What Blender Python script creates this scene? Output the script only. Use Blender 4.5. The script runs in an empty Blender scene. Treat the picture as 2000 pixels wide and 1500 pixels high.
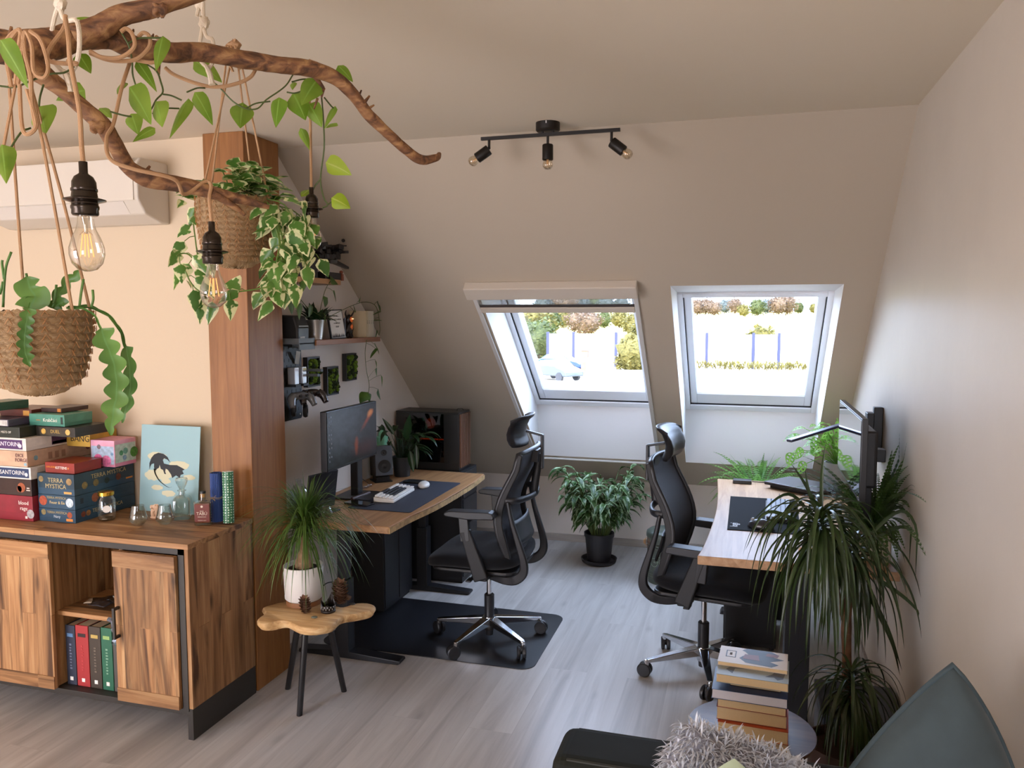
import bpy, math, random
from mathutils import Vector as V, Matrix, noise
D = bpy.data; SC = bpy.context.scene; COL = SC.collection
random.seed(7)
# ---------------------------------------------------------------- camera
FPX = 1540.0; H = 1.7
PITCH = math.radians(4.825); YAW = math.radians(16.405)
fw = V((-math.sin(YAW)*math.cos(PITCH), math.cos(YAW)*math.cos(PITCH), -math.sin(PITCH)))
rt = V((math.cos(YAW), math.sin(YAW), 0)); up = rt.cross(fw)
CAM = V((0, 0, H))
cd = D.cameras.new('camera'); cam = D.objects.new('camera', cd); COL.objects.link(cam)
cd.sensor_fit = 'HORIZONTAL'; cd.sensor_width = 36.0; cd.lens = FPX/2000*36; cd.clip_start = .05; cd.clip_end = 600
cam.matrix_world = Matrix((( rt.x, up.x, -fw.x, 0), (rt.y, up.y, -fw.y, 0), (rt.z, up.z, -fw.z, H), (0, 0, 0, 1)))
SC.camera = cam
# ---------------------------------------------------------------- world, sun, exposure
w = D.worlds.new('sky'); SC.world = w; w.use_nodes = True
bg = w.node_tree.nodes['Background']
bg.inputs[0].default_value = (.59, .73, 1.0, 1); bg.inputs[1].default_value = 12.5
def lamp(kind, name, loc, look, col, power, **k):
    l = D.lights.new(name, kind); l.color = col; l.energy = power
    for a, b in k.items(): setattr(l, a, b)
    o = D.objects.new(name, l); COL.objects.link(o); o.location = loc
    o.rotation_euler = (V(look)-V(loc)).to_track_quat('-Z', 'Y').to_euler(); return o
lamp('SUN', 'sun', (0, -20, 20), (9, 20, 2), (1, .90, .74), 11, angle=.01)
# daylight from the balcony door and the window of the room behind the camera
lamp('AREA', 'balcony_door_daylight', (-3.9, -2.3, 1.1), (-2.4, 3, 2.3), (1, .66, .38), 88, shape='RECTANGLE', size=2.2, size_y=1.8)
lamp('AREA', 'rear_window_daylight', (.0, -2.3, 1.5), (0, 3, 1.4), (1, .72, .46), 24, shape='RECTANGLE', size=.9, size_y=1.1)
SC.view_settings.view_transform = 'Standard'; SC.view_settings.look = 'None'
SC.view_settings.exposure = 0.0; SC.view_settings.gamma = 1; SC.view_settings.use_curve_mapping = False
SC.cycles.max_bounces = 10; SC.cycles.transparent_max_bounces = 24; SC.cycles.sample_clamp_indirect = 8
# ---------------------------------------------------------------- helpers
def at(px, py, X=None, Y=None, Z=None, d=None):
    "world point seen at photo pixel px, py on the plane X=, Y= or Z=, or at depth d"
    r = fw + rt*((px-1000)/FPX) - up*((py-750)/FPX)
    if X is not None: t = X/r.x
    elif Y is not None: t = Y/r.y
    elif Z is not None: t = (Z-H)/r.z
    else: t = d
    return CAM + r*t
def lin(h):
    h = h.lstrip('#'); c = [int(h[i:i+2], 16)/255 for i in (0, 2, 4)]
    return tuple((x/12.92 if x <= .04045 else ((x+.055)/1.055)**2.4) for x in c) + (1,)
MATS = {}
def nt(name):
    m = D.materials.new(name); m.use_nodes = True; t = m.node_tree
    return m, t, t.nodes['Principled BSDF'], t.nodes, t.links
def ramp(N, stops, interp='LINEAR'):
    r = N.new('ShaderNodeValToRGB'); e = r.color_ramp.elements; r.color_ramp.interpolation = interp
    while len(e) < len(stops): e.new(.5)
    for i, (p, c) in enumerate(stops): e[i].position = p; e[i].color = lin(c) if isinstance(c, str) else c
    return r
def P(hexc, rough=.5, metal=0, spec=.5, var=0, vs=8, bump=0, bs=60, coat=0, emit=0, sheen=0, alpha=None):
    "plain procedural material, optional colour variation and fine bump"
    key = (hexc, rough, metal, spec, var, vs, bump, bs, coat, emit, sheen)
    if key in MATS: return MATS[key]
    m, t, b, N, L = nt('m_%d' % len(MATS)); MATS[key] = m; c = lin(hexc)
    b.inputs['Base Color'].default_value = c; b.inputs['Roughness'].default_value = rough
    b.inputs['Metallic'].default_value = metal; b.inputs['Specular IOR Level'].default_value = spec
    b.inputs['Coat Weight'].default_value = coat; b.inputs['Sheen Weight'].default_value = sheen
    tc = N.new('ShaderNodeTexCoord')
    if var:
        n = N.new('ShaderNodeTexNoise'); n.inputs['Scale'].default_value = vs; n.inputs['Detail'].default_value = 6
        L.new(tc.outputs['Object'], n.inputs['Vector'])
        r = ramp(N, [(.3, tuple(max(0, x*(1-var)) for x in c[:3])+(1,)), (.7, tuple(min(1, x*(1+var)) for x in c[:3])+(1,))])
        L.new(n.outputs[0], r.inputs[0]); L.new(r.outputs[0], b.inputs['Base Color'])
    if bump:
        n = N.new('ShaderNodeTexNoise'); n.inputs['Scale'].default_value = bs; n.inputs['Detail'].default_value = 4
        L.new(tc.outputs['Object'], n.inputs['Vector'])
        bp = N.new('ShaderNodeBump'); bp.inputs['Strength'].default_value = bump; bp.inputs['Distance'].default_value = .004
        L.new(n.outputs[0], bp.inputs['Height']); L.new(bp.outputs[0], b.inputs['Normal'])
    if emit:
        b.inputs['Emission Color'].default_value = c; b.inputs['Emission Strength'].default_value = emit
    return m
def wood(name, cols, axis=2, rough=.5, plank=None, knots=0, grain=1.0, seam=.5, var=.5, streak=0, spec=.4):
    "procedural wood, grain along axis (0,1,2); plank=(width,length) adds boards; cols dark,mid,light"
    if name in MATS: return MATS[name]
    m, t, b, N, L = nt(name); MATS[name] = m
    b.inputs['Roughness'].default_value = rough; b.inputs['Specular IOR Level'].default_value = spec
    tc = N.new('ShaderNodeTexCoord'); sx = N.new('ShaderNodeSeparateXYZ'); L.new(tc.outputs['Object'], sx.inputs[0])
    o = [0, 1, 2]; o.remove(axis)
    ad = N.new('ShaderNodeMath'); L.new(sx.outputs[o[0]], ad.inputs[0]); L.new(sx.outputs[o[1]], ad.inputs[1])
    cb = N.new('ShaderNodeCombineXYZ'); L.new(sx.outputs[axis], cb.inputs[0]); L.new(ad.outputs[0], cb.inputs[1])
    vec = tc.outputs['Object']; off = None
    if plank:
        br = N.new('ShaderNodeTexBrick'); L.new(cb.outputs[0], br.inputs['Vector'])
        for k, v_ in (('Scale', 1), ('Mortar Size', .0015), ('Mortar Smooth', .3), ('Brick Width', plank[1]), ('Row Height', plank[0])): br.inputs[k].default_value = v_
        br.inputs['Color1'].default_value = (0, 0, 0, 1); br.inputs['Color2'].default_value = (1, 1, 1, 1); br.inputs['Mortar'].default_value = (.5, .5, .5, 1)
        sc_ = N.new('ShaderNodeVectorMath'); sc_.operation = 'SCALE'; sc_.inputs['Scale'].default_value = 7.3
        L.new(br.outputs['Color'], sc_.inputs[0])
        va = N.new('ShaderNodeVectorMath'); L.new(tc.outputs['Object'], va.inputs[0]); L.new(sc_.outputs[0], va.inputs[1]); vec = va.outputs[0]
    mp = N.new('ShaderNodeMapping'); s = [22*grain]*3; s[axis] = 1.3*grain; mp.inputs['Scale'].default_value = s; L.new(vec, mp.inputs[0])
    n1 = N.new('ShaderNodeTexNoise'); n1.inputs['Scale'].default_value = 1.0; n1.inputs['Detail'].default_value = 9; n1.inputs['Distortion'].default_value = .8; n1.inputs['Roughness'].default_value = .62
    L.new(mp.outputs[0], n1.inputs['Vector'])
    r = ramp(N, [(.28, cols[0]), (.5, cols[1]), (.72, cols[2])]); L.new(n1.outputs[0], r.inputs[0])
    out = r.outputs[0]
    def mixc(mode, fac, a, bb):
        x = N.new('ShaderNodeMix'); x.data_type = 'RGBA'; x.blend_type = mode
        if hasattr(fac, 'links'): L.new(fac, x.inputs[0])
        else: x.inputs[0].default_value = fac
        L.new(a, x.inputs[6])
        if hasattr(bb, 'links'): L.new(bb, x.inputs[7])
        else: x.inputs[7].default_value = bb
        return x.outputs[2]
    if streak:
        mp2 = N.new('ShaderNodeMapping'); s = [9*grain]*3; s[axis] = .9*grain; mp2.inputs['Scale'].default_value = s; L.new(vec, mp2.inputs[0])
        n2 = N.new('ShaderNodeTexNoise'); n2.inputs['Scale'].default_value = 1; n2.inputs['Detail'].default_value = 5; n2.inputs['Distortion'].default_value = 1.2; L.new(mp2.outputs[0], n2.inputs['Vector'])
        r2 = ramp(N, [(.52, '#ffffff'), (.66, '#5a4334')]); L.new(n2.outputs[0], r2.inputs[0]); out = mixc('MULTIPLY', streak, out, r2.outputs[0])
    if knots:
        mp3 = N.new('ShaderNodeMapping'); s = [7]*3; s[axis] = 2.6; mp3.inputs['Scale'].default_value = s; L.new(vec, mp3.inputs[0])
        vo = N.new('ShaderNodeTexVoronoi'); vo.inputs['Scale'].default_value = 1; L.new(mp3.outputs[0], vo.inputs['Vector'])
        r3 = ramp(N, [(.03, '#3b2416'), (.16, '#ffffff')]); L.new(vo.outputs['Distance'], r3.inputs[0]); out = mixc('MULTIPLY', knots, out, r3.outputs[0])
    if plank:
        r4 = ramp(N, [(0, tuple([1-var]*3)+(1,)), (1, (1, 1, 1, 1))]); L.new(br.outputs['Color'], r4.inputs[0]); out = mixc('MULTIPLY', 1.0, out, r4.outputs[0])
        ms = N.new('ShaderNodeMath'); ms.operation = 'MULTIPLY'; ms.inputs[1].default_value = seam; L.new(br.outputs['Fac'], ms.inputs[0])
        out = mixc('MIX', ms.outputs[0], out, lin(cols[0])[:3]+(1,))
    L.new(out, b.inputs['Base Color'])
    bp = N.new('ShaderNodeBump'); bp.inputs['Strength'].default_value = .12; bp.inputs['Distance'].default_value = .002
    L.new(n1.outputs[0], bp.inputs['Height']); L.new(bp.outputs[0], b.inputs['Normal'])
    return m
def leafmat(name, dark, light, rough=.4, varieg=None, transl=.35, vein=None, scale=60):
    if name in MATS: return MATS[name]
    m, t, b, N, L = nt(name); MATS[name] = m
    b.inputs['Roughness'].default_value = rough
    tc = N.new('ShaderNodeTexCoord'); n = N.new('ShaderNodeTexNoise'); n.inputs['Scale'].default_value = 9; n.inputs['Detail'].default_value = 3
    L.new(tc.outputs['Object'], n.inputs['Vector']); r = ramp(N, [(.35, dark), (.65, light)]); L.new(n.outputs[0], r.inputs[0]); out = r.outputs[0]
    uv = N.new('ShaderNodeSeparateXYZ'); L.new(tc.outputs['UV'], uv.inputs[0])
    if varieg:
        n2 = N.new('ShaderNodeTexNoise'); n2.inputs['Scale'].default_value = scale; n2.inputs['Detail'].default_value = 2; L.new(tc.outputs['Object'], n2.inputs['Vector'])
        a = N.new('ShaderNodeMath'); a.operation = 'MULTIPLY_ADD'; a.inputs[1].default_value = .32; L.new(uv.outputs[1], a.inputs[0]); L.new(n2.outputs[0], a.inputs[2])
        r2 = ramp(N, [(varieg[1], (0, 0, 0, 1)), (varieg[1]+.06, (1, 1, 1, 1))]); L.new(a.outputs[0], r2.inputs[0])
        x = N.new('ShaderNodeMix'); x.data_type = 'RGBA'; L.new(r2.outputs[0], x.inputs[0]); L.new(out, x.inputs[6]); x.inputs[7].default_value = lin(varieg[0]); out = x.outputs[2]
    if vein:
        r3 = ramp(N, [(.0, (1, 1, 1, 1)), (.12, (0, 0, 0, 1))]); L.new(uv.outputs[1], r3.inputs[0])
        x = N.new('ShaderNodeMix'); x.data_type = 'RGBA'; L.new(r3.outputs[0], x.inputs[0]); L.new(out, x.inputs[6]); x.inputs[7].default_value = lin(vein); out = x.outputs[2]
    L.new(out, b.inputs['Base Color'])
    tr = N.new('ShaderNodeBsdfTranslucent'); L.new(out, tr.inputs[0]); mx = N.new('ShaderNodeMixShader'); mx.inputs[0].default_value = transl
    L.new(b.outputs[0], mx.inputs[1]); L.new(tr.outputs[0], mx.inputs[2]); L.new(mx.outputs[0], N['Material Output'].inputs[0])
    return m
def glass(name, tint='#ffffff', f=.08, rough=0.0):
    "thin blown glass or a pane: see-through with a fresnel reflection"
    if name in MATS: return MATS[name]
    m, t, b, N, L = nt(name); MATS[name] = m
    tr = N.new('ShaderNodeBsdfTransparent'); tr.inputs[0].default_value = lin(tint); g = N.new('ShaderNodeBsdfGlossy'); g.inputs['Roughness'].default_value = rough
    lw = N.new('ShaderNodeLayerWeight'); lw.inputs[0].default_value = .35; mu = N.new('ShaderNodeMath'); mu.operation = 'MULTIPLY_ADD'; mu.inputs[1].default_value = .8; mu.inputs[2].default_value = f
    L.new(lw.outputs['Facing'], mu.inputs[0])
    if name == 'window_pane': mu.inputs[1].default_value = .1
    mx = N.new('ShaderNodeMixShader'); L.new(mu.outputs[0], mx.inputs[0]); L.new(tr.outputs[0], mx.inputs[1]); L.new(g.outputs[0], mx.inputs[2])
    L.new(mx.outputs[0], N['Material Output'].inputs[0]); return m
def frame3(d):
    d = V(d).normalized(); a = V((0, 0, 1)) if abs(d.z) < .95 else V((1, 0, 0))
    x = a.cross(d).normalized(); return x, d.cross(x).normalized(), d
class MB:
    def __init__(s): s.v = []; s.f = []; s.m = []; s.u = {}
    def add(s, vs, fs, m=0, uv=None):
        o = len(s.v); s.v += [V(p) for p in vs]
        for f in fs: s.f.append([i+o for i in f]); s.m.append(m)
        if uv:
            for i, q in enumerate(uv): s.u[i+o] = q
        return s
    def ribbon(s, path, y, wy, th, m=0):
        "flat bar of width wy in y following a path in the xz plane, in-plane thickness th"
        pts = [V((a, 0, b)) for a, b in path]; n = len(pts); o = len(s.v); th = th if isinstance(th, list) else [th]*n; ys = y if isinstance(y, list) else [y]*n
        for i, q in enumerate(pts):
            t = (pts[min(i+1, n-1)]-pts[max(i-1, 0)]).normalized(); nn = V((-t.z, 0, t.x))
            for a, b in ((-1, -1), (1, -1), (1, 1), (-1, 1)): e = q+nn*(a*th[i]/2); s.v.append(V((e.x, ys[i]+b*wy/2, e.z)))
        for i in range(n-1):
            for j in range(4): a = o+i*4+j; b = o+i*4+(j+1) % 4; s.f.append([a, b, b+4, a+4]); s.m.append(m)
        s.f.append([o+3, o+2, o+1, o]); s.m.append(m); k = o+(n-1)*4; s.f.append([k, k+1, k+2, k+3]); s.m.append(m); return s
    def box(s, x0, y0, z0, x1, y1, z1, m=0):
        return s.add([(x, y, z) for z in (z0, z1) for y in (y0, y1) for x in (x0, x1)], [(0, 2, 3, 1), (4, 5, 7, 6), (0, 1, 5, 4), (2, 6, 7, 3), (0, 4, 6, 2), (1, 3, 7, 5)], m)
    def obox(s, c, sz, R=None, m=0):
        R = R or Matrix.Identity(3); c = V(c); h = V(sz)/2
        return s.add([c+R @ V((x*h.x, y*h.y, z*h.z)) for z in (-1, 1) for y in (-1, 1) for x in (-1, 1)], [(0, 2, 3, 1), (4, 5, 7, 6), (0, 1, 5, 4), (2, 6, 7, 3), (0, 4, 6, 2), (1, 3, 7, 5)], m)
    def beam(s, p0, p1, wd, ht, w1=None, h1=None, m=0):
        p0, p1 = V(p0), V(p1); x, y, z = frame3(p1-p0); w1 = wd if w1 is None else w1; h1 = ht if h1 is None else h1
        q = [p+x*a*ww/2+y*b*hh/2 for p, ww, hh in ((p0, wd, ht), (p1, w1, h1)) for a, b in ((-1, -1), (1, -1), (1, 1), (-1, 1))]
        return s.add(q, [(0, 3, 2, 1), (4, 5, 6, 7), (0, 1, 5, 4), (1, 2, 6, 5), (2, 3, 7, 6), (3, 0, 4, 7)], m)
    def tube(s, pts, r, n=8, cap=True, m=0, closed=False, flat=1.0, lump=0, seed=0):
        pts = [V(p) for p in pts]; k = len(pts); rr = r if isinstance(r, (list, tuple)) else [r]*k
        t0 = (pts[1]-pts[0]).normalized(); x, y, _ = frame3(t0); o = len(s.v); prev = t0
        for i, p in enumerate(pts):
            t = (pts[(i+1) % k if closed else min(i+1, k-1)]-pts[(i-1) % k if closed else max(i-1, 0)]).normalized()
            q = prev.rotation_difference(t); x = q @ x; y = q @ y; prev = t
            for j in range(n):
                a = 2*math.pi*j/n; e = 1
                if lump: e = 1+lump*noise.noise(p*14+V((math.cos(a), math.sin(a), seed))*1.3)+.5*lump*noise.noise(p*45+V((math.cos(a)*2, math.sin(a)*2, seed)))
                s.v.append(p+(x*math.cos(a)+y*math.sin(a)*flat)*rr[i]*e)
        for i in range(k if closed else k-1):
            for j in range(n):
                a, b = o+i*n, o+((i+1) % k)*n; s.f.append([a+j, a+(j+1) % n, b+(j+1) % n, b+j]); s.m.append(m)
        if cap and not closed:
            s.f.append([o+j for j in range(n)][::-1]); s.m.append(m); s.f.append([o+(k-1)*n+j for j in range(n)]); s.m.append(m)
        return s
    def cyl(s, p0, p1, r0, r1=None, n=20, m=0): return s.tube([p0, p1], [r0, r0 if r1 is None else r1], n, m=m)
    def lathe(s, prof, c=(0, 0, 0), n=32, ax=(0, 0, 1), m=0, cap=True, fn=None):
        x, y, z = (V((1, 0, 0)), V((0, 1, 0)), V((0, 0, 1))) if tuple(ax) == (0, 0, 1) else frame3(ax); c = V(c); o = len(s.v)
        for i, (r, h) in enumerate(prof):
            for j in range(n):
                a = 2*math.pi*j/n; q = r*(fn(a, h) if fn else 1); s.v.append(c+x*math.cos(a)*q+y*math.sin(a)*q+z*h)
        for i in range(len(prof)-1):
            for j in range(n): s.f.append([o+i*n+j, o+i*n+(j+1) % n, o+(i+1)*n+(j+1) % n, o+(i+1)*n+j]); s.m.append(m)
        if cap:
            if prof[0][0] > 1e-5: s.f.append([o+j for j in range(n)][::-1]); s.m.append(m)
            if prof[-1][0] > 1e-5: s.f.append([o+(len(prof)-1)*n+j for j in range(n)]); s.m.append(m)
        return s
    def prism(s, poly, a, b, ax=2, m=0):
        "poly in the two remaining axes, extruded from a to b along axis ax"
        def q(p, h): l = list(p); l.insert(ax, h); return l
        n = len(poly); s.add([q(p, a) for p in poly]+[q(p, b) for p in poly], [list(range(n))[::-1], list(range(n, 2*n))]+[[i, (i+1) % n, n+(i+1) % n, n+i] for i in range(n)], m); return s
    def grid(s, fn, nu, nv, m=0, closed_u=False):
        o = len(s.v)
        for i in range(nu+(0 if closed_u else 1)):
            for j in range(nv+1): s.v.append(V(fn(i/nu, j/nv)))
        K = nu if closed_u else nu+1
        for i in range(nu):
            for j in range(nv):
                a, b = o+i*(nv+1)+j, o+((i+1) % K)*(nv+1)+j; s.f.append([a, b, b+1, a+1]); s.m.append(m)
        return s
    def blob(s, c, r, n=12, lump=0, fr=3, m=0, seed=0):
        c = V(c); r = V(r if hasattr(r, '__len__') else (r, r, r))
        def f(u, v_):
            a = 2*math.pi*u; b = math.pi*(v_-.5); d = V((math.cos(a)*math.cos(b), math.sin(a)*math.cos(b), math.sin(b)))
            e = 1+lump*noise.noise(d*fr+V((seed, 0, 0))); return c+V((d.x*r.x, d.y*r.y, d.z*r.z))*e
        return s.grid(f, n*2, n, m, closed_u=True)
    def leaf(s, base, d, L, W, droop=.5, fold=.25, shape='heart', nt_=6, side=None, twist=0, m=0, hang=None):
        base = V(base); d = V(d).normalized(); g = V((0, 0, -1)); sd = V(side) if side else d.cross(V((0, 0, 1)))
        if sd.length < .05: sd = V((random.uniform(-1, 1), random.uniform(-1, 1), 0))
        sd = (sd-d*sd.dot(d)).normalized(); p = base.copy(); vs = []; uv = []; nc = 5 if W > .012 else 3
        for i in range(nt_+1):
            t = i/nt_
            if shape == 'heart': w_ = (math.sin(math.pi*min(1, t**.55))**.8)*(1-.25*t) if t < 1 else 0
            elif shape == 'lance': w_ = math.sin(math.pi*t**.8)
            elif shape == 'strap': w_ = min(1, .55+t*3)*(1-t**3)
            else: w_ = math.sin(math.pi*t**.65)
            if i == nt_: w_ = .02
            nrm = sd.cross(d).normalized()
            for j in range(nc):
                a = j/(nc-1)*2-1; vs.append(p+sd*(a*w_*W/2)+nrm*(abs(a)**1.5*fold*w_*W/2)); uv.append((t, abs(a)))
            p = p+d*(L/nt_); d = (d+g*(droop/nt_)).normalized(); sd = (sd-d*sd.dot(d)).normalized()
            if twist: sd = Matrix.Rotation(twist/nt_, 3, d) @ sd
        s.add(vs, [(i*nc+j, i*nc+j+1, (i+1)*nc+j+1, (i+1)*nc+j) for i in range(nt_) for j in range(nc-1)], m, uv); return s
    def build(s, name, mat, parent=None, smooth=True, bevel=0, seg=2, world=False, kind=None, sub=0, angle=40):
        if not isinstance(mat, (list, tuple)): mat = [mat]
        org = V((0, 0, 0))
        if parent is None:
            xs = [p.x for p in s.v]; ys = [p.y for p in s.v]; org = V(((min(xs)+max(xs))/2, (min(ys)+max(ys))/2, min(p.z for p in s.v)))
        elif world:
            q = parent
            while q: org = org+q.location; q = q.parent
        me = D.meshes.new(name); me.from_pydata([tuple(p-org) for p in s.v], [], s.f); 
        for mm in mat: me.materials.append(mm)
        me.polygons.foreach_set('material_index', s.m)
        if s.u:
            ul = me.uv_layers.new(name='UVMap')
            for lp in me.loops: ul.data[lp.index].uv = s.u.get(lp.vertex_index, (0, .5))
        me.update(); me.validate()
        o = D.objects.new(name, me); COL.objects.link(o)
        if parent is None: o.location = org
        else: o.parent = parent
        if smooth:
            me.polygons.foreach_set('use_smooth', [True]*len(me.polygons))
            if angle < 180: me.set_sharp_from_angle(angle=math.radians(angle))
        if bevel:
            b = o.modifiers.new('bevel', 'BEVEL'); b.width = bevel; b.segments = seg; b.limit_method = 'ANGLE'; b.angle_limit = math.radians(35); b.harden_normals = False
        if sub: q = o.modifiers.new('sub', 'SUBSURF'); q.levels = sub; q.render_levels = sub
        if kind: o['kind'] = kind
        return o
def tag(o, label, cat, group=None):
    o['label'] = label; o['category'] = cat
    if group: o['group'] = group
    return o
def thing(name, label, cat, loc=(0, 0, 0), rz=0, group=None):
    o = D.objects.new(name, None); COL.objects.link(o); o.empty_display_size = .05; o.location = loc; o.rotation_euler = (0, 0, rz)
    return tag(o, label, cat, group)
def struct(o): o['kind'] = 'structure'; return o
def kids(o): return [c for c in D.objects if c.parent == o]
def copy_tree(o, label=None, group=None, loc=None, rz=None, parent=None):
    c = o.copy(); COL.objects.link(c)
    if parent: c.parent = parent
    if loc is not None: c.location = loc
    if rz is not None: c.rotation_euler = (0, 0, rz)
    if label: c['label'] = label
    if group: c['group'] = group
    for k in kids(o): copy_tree(k, parent=c)
    return c
def text(s, size, loc, xd, yd, mat, parent, name='lettering', align='CENTER', world=False, ext=.0004, sx=1.0):
    cu = D.curves.new('t', 'FONT'); cu.body = s; cu.size = size; cu.align_x = align; cu.align_y = 'CENTER'; cu.extrude = ext; cu.resolution_u = 2
    to = D.objects.new('t', cu); COL.objects.link(to); bpy.context.view_layer.update()
    me = D.meshes.new_from_object(to.evaluated_get(bpy.context.evaluated_depsgraph_get())); D.objects.remove(to); D.curves.remove(cu)
    xd = V(xd).normalized(); zd = xd.cross(V(yd)).normalized(); yd = zd.cross(xd)
    org = V(loc)+zd*(ext+.0003)
    if world:
        q = parent
        while q: org = org-q.location; q = q.parent
    for v_ in me.vertices: v_.co = org+xd*v_.co.x*sx+yd*v_.co.y+zd*v_.co.z
    me.materials.clear(); me.materials.append(mat)
    o = D.objects.new(name, me); COL.objects.link(o); o.parent = parent; return o
def spline(pts, k=6):
    "Catmull-Rom through the points"
    pts = [V(p) for p in pts]; q = [pts[0]*2-pts[1]]+pts+[pts[-1]*2-pts[-2]]; out = []
    for i in range(1, len(q)-2):
        a, b, c, d = q[i-1:i+3]
        for j in range(k):
            t = j/k; out.append(.5*((2*b)+(c-a)*t+(2*a-5*b+4*c-d)*t*t+(3*b-a-3*c+d)*t**3))
    out.append(pts[-1]); return out
def lerpl(vals, n): 
    out = []; k = len(vals)-1
    for i in range(n): x = i/(n-1)*k; a = min(int(x), k-1); out.append(vals[a]+(vals[a+1]-vals[a])*(x-a))
    return out
# ================================================================ ROOM
WALL = P('#d8cdc2', .62, spec=.35, bump=.12, bs=90); CEIL = P('#d8cab4', .85, spec=.2)
XR, XL, YB, ZC, YS, YK, ZK, YF, XF = .61, -2.17, 3.05, 2.5, 3.36, 5.78, .49, -2.4, -5.2
TH = math.atan2(ZC-ZK, YK-YS); ct, st = math.cos(TH), math.sin(TH)
def S(x, s_, o=0): return V((x, YS+s_*ct+o*st, ZC-s_*st+o*ct))
FLOOR = wood('floor_laminate', ('#a39d98', '#bab5b0', '#cac6c1'), axis=1, rough=.34, plank=(.19, 1.28), knots=.2, grain=.6, seam=.3, var=.12, streak=.13, spec=.45)
struct(MB().box(XF, YF, -.1, XR, YK, 0).build('floor', FLOOR, smooth=False))
struct(MB().box(XF, YF, ZC, XR, YS+.25, ZC+.12).build('ceiling', CEIL, smooth=False))
sl = [(YS, ZC), (YK, ZK), (YK, 0)]
struct(MB().prism([(YF, 0), (YK+.3, 0), (YK+.3, ZK-.1), (YK+.5, ZK), (YS+.3, ZC+.25), (YF, ZC+.25)], XR, XR+.12, ax=0).build('wall_right', P('#cbc1b3', .45, spec=.4, var=.03, vs=3, bump=.25, bs=14), smooth=False))
struct(MB().prism([(YB, 0), (YK+.1, 0), (YK+.3, ZK), (YS+.2, ZC+.1), (YB, ZC)], XL-.12, XL, ax=0).build('wall_left', WALL, smooth=False))
struct(MB().box(XF, YB, 0, XL-.12, YB+.12, ZC).build('wall_back_left', P('#cdb99d', .7, spec=.3, bump=.1, bs=90), smooth=False))
struct(MB().box(XF-.12, YF, 0, XF, YB, ZC).build('wall_far_left', WALL, smooth=False))
struct(MB().box(XL, YK, 0, XR, YK+.12, ZK+.02).build('wall_knee', WALL, smooth=False))
# wall behind the camera with the openings the daylight comes through
m = MB()
for a in ((XF, -5.05, 0, ZC), (-5.05, -2.75, 2.05, ZC), (-2.75, -.5, 0, ZC), (-.5, .5, 0, .9), (-.5, .5, 2.1, ZC), (.5, XR, 0, ZC)): m.box(a[0], YF-.12, a[2], a[1], YF, a[3])
struct(m.build('wall_rear', WALL, smooth=False))
# sloping wall with two roof window openings
WO = [(-1.42, -.555), (-.37, .455)]; SI0, SI1, SO0, SO1, OF = 1.0, 2.82, 1.36, 2.50, .27
SMAX = (YK-YS)/ct
m = MB()
xs = [XL-.05, WO[0][0], WO[0][1], WO[1][0], WO[1][1], XR+.05]
for off, ra, rb in ((0, SI0, SI1), (OF, SO0, SO1)):
    ss = [-.02 if off == 0 else -.3, ra, rb, SMAX+(.0 if off == 0 else .25)]
    for i in range(5):
        for j in range(3):
            if j == 1 and i in (1, 3): continue
            q = [S(xs[i], ss[j], off), S(xs[i+1], ss[j], off), S(xs[i+1], ss[j+1], off), S(xs[i], ss[j+1], off)]
            m.add(q if off == 0 else q[::-1], [(0, 1, 2, 3)])
for a, b in WO:
    i0, i1, o0, o1 = (S(a, SI0), S(b, SI0)), (S(a, SI1), S(b, SI1)), (S(a, SO0, OF), S(b, SO0, OF)), (S(a, SO1, OF), S(b, SO1, OF))
    m.add([i0[0], i0[1], o0[1], o0[0]], [(0, 1, 2, 3)], 1); m.add([i1[0], o1[0], o1[1], i1[1]], [(0, 1, 2, 3)], 1)
    m.add([i0[0], o0[0], o1[0], i1[0]], [(0, 1, 2, 3)], 1); m.add([i0[1], i1[1], o1[1], o0[1]], [(0, 1, 2, 3)], 1)
struct(m.build('wall_slope', [P('#b5a794', .7, spec=.3, bump=.1, bs=90), P('#e2e0de', .6, spec=.3)], smooth=False))
WHITE = P('#e9ebee', .35, spec=.5); RUB = P('#2a2c30', .6); PANE = glass('window_pane', '#fbfdff', .01)
def sframe(mb, x0, x1, s0, s1, wl, wr, wt, wb, o0, o1):
    "a rectangular frame lying in the plane of the slope"
    def bx(xa, xb, sa, sb): mb.add([S(x, s_, o) for o in (o0, o1) for s_ in (sa, sb) for x in (xa, xb)], [(0, 2, 3, 1), (4, 5, 7, 6), (0, 1, 5, 4), (2, 6, 7, 3), (0, 4, 6, 2), (1, 3, 7, 5)])
    bx(x0, x0+wl, s0, s1); bx(x1-wr, x1, s0, s1); bx(x0+wl, x1-wr, s0, s0+wt); bx(x0+wl, x1-wr, s1-wb, s1)
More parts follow.
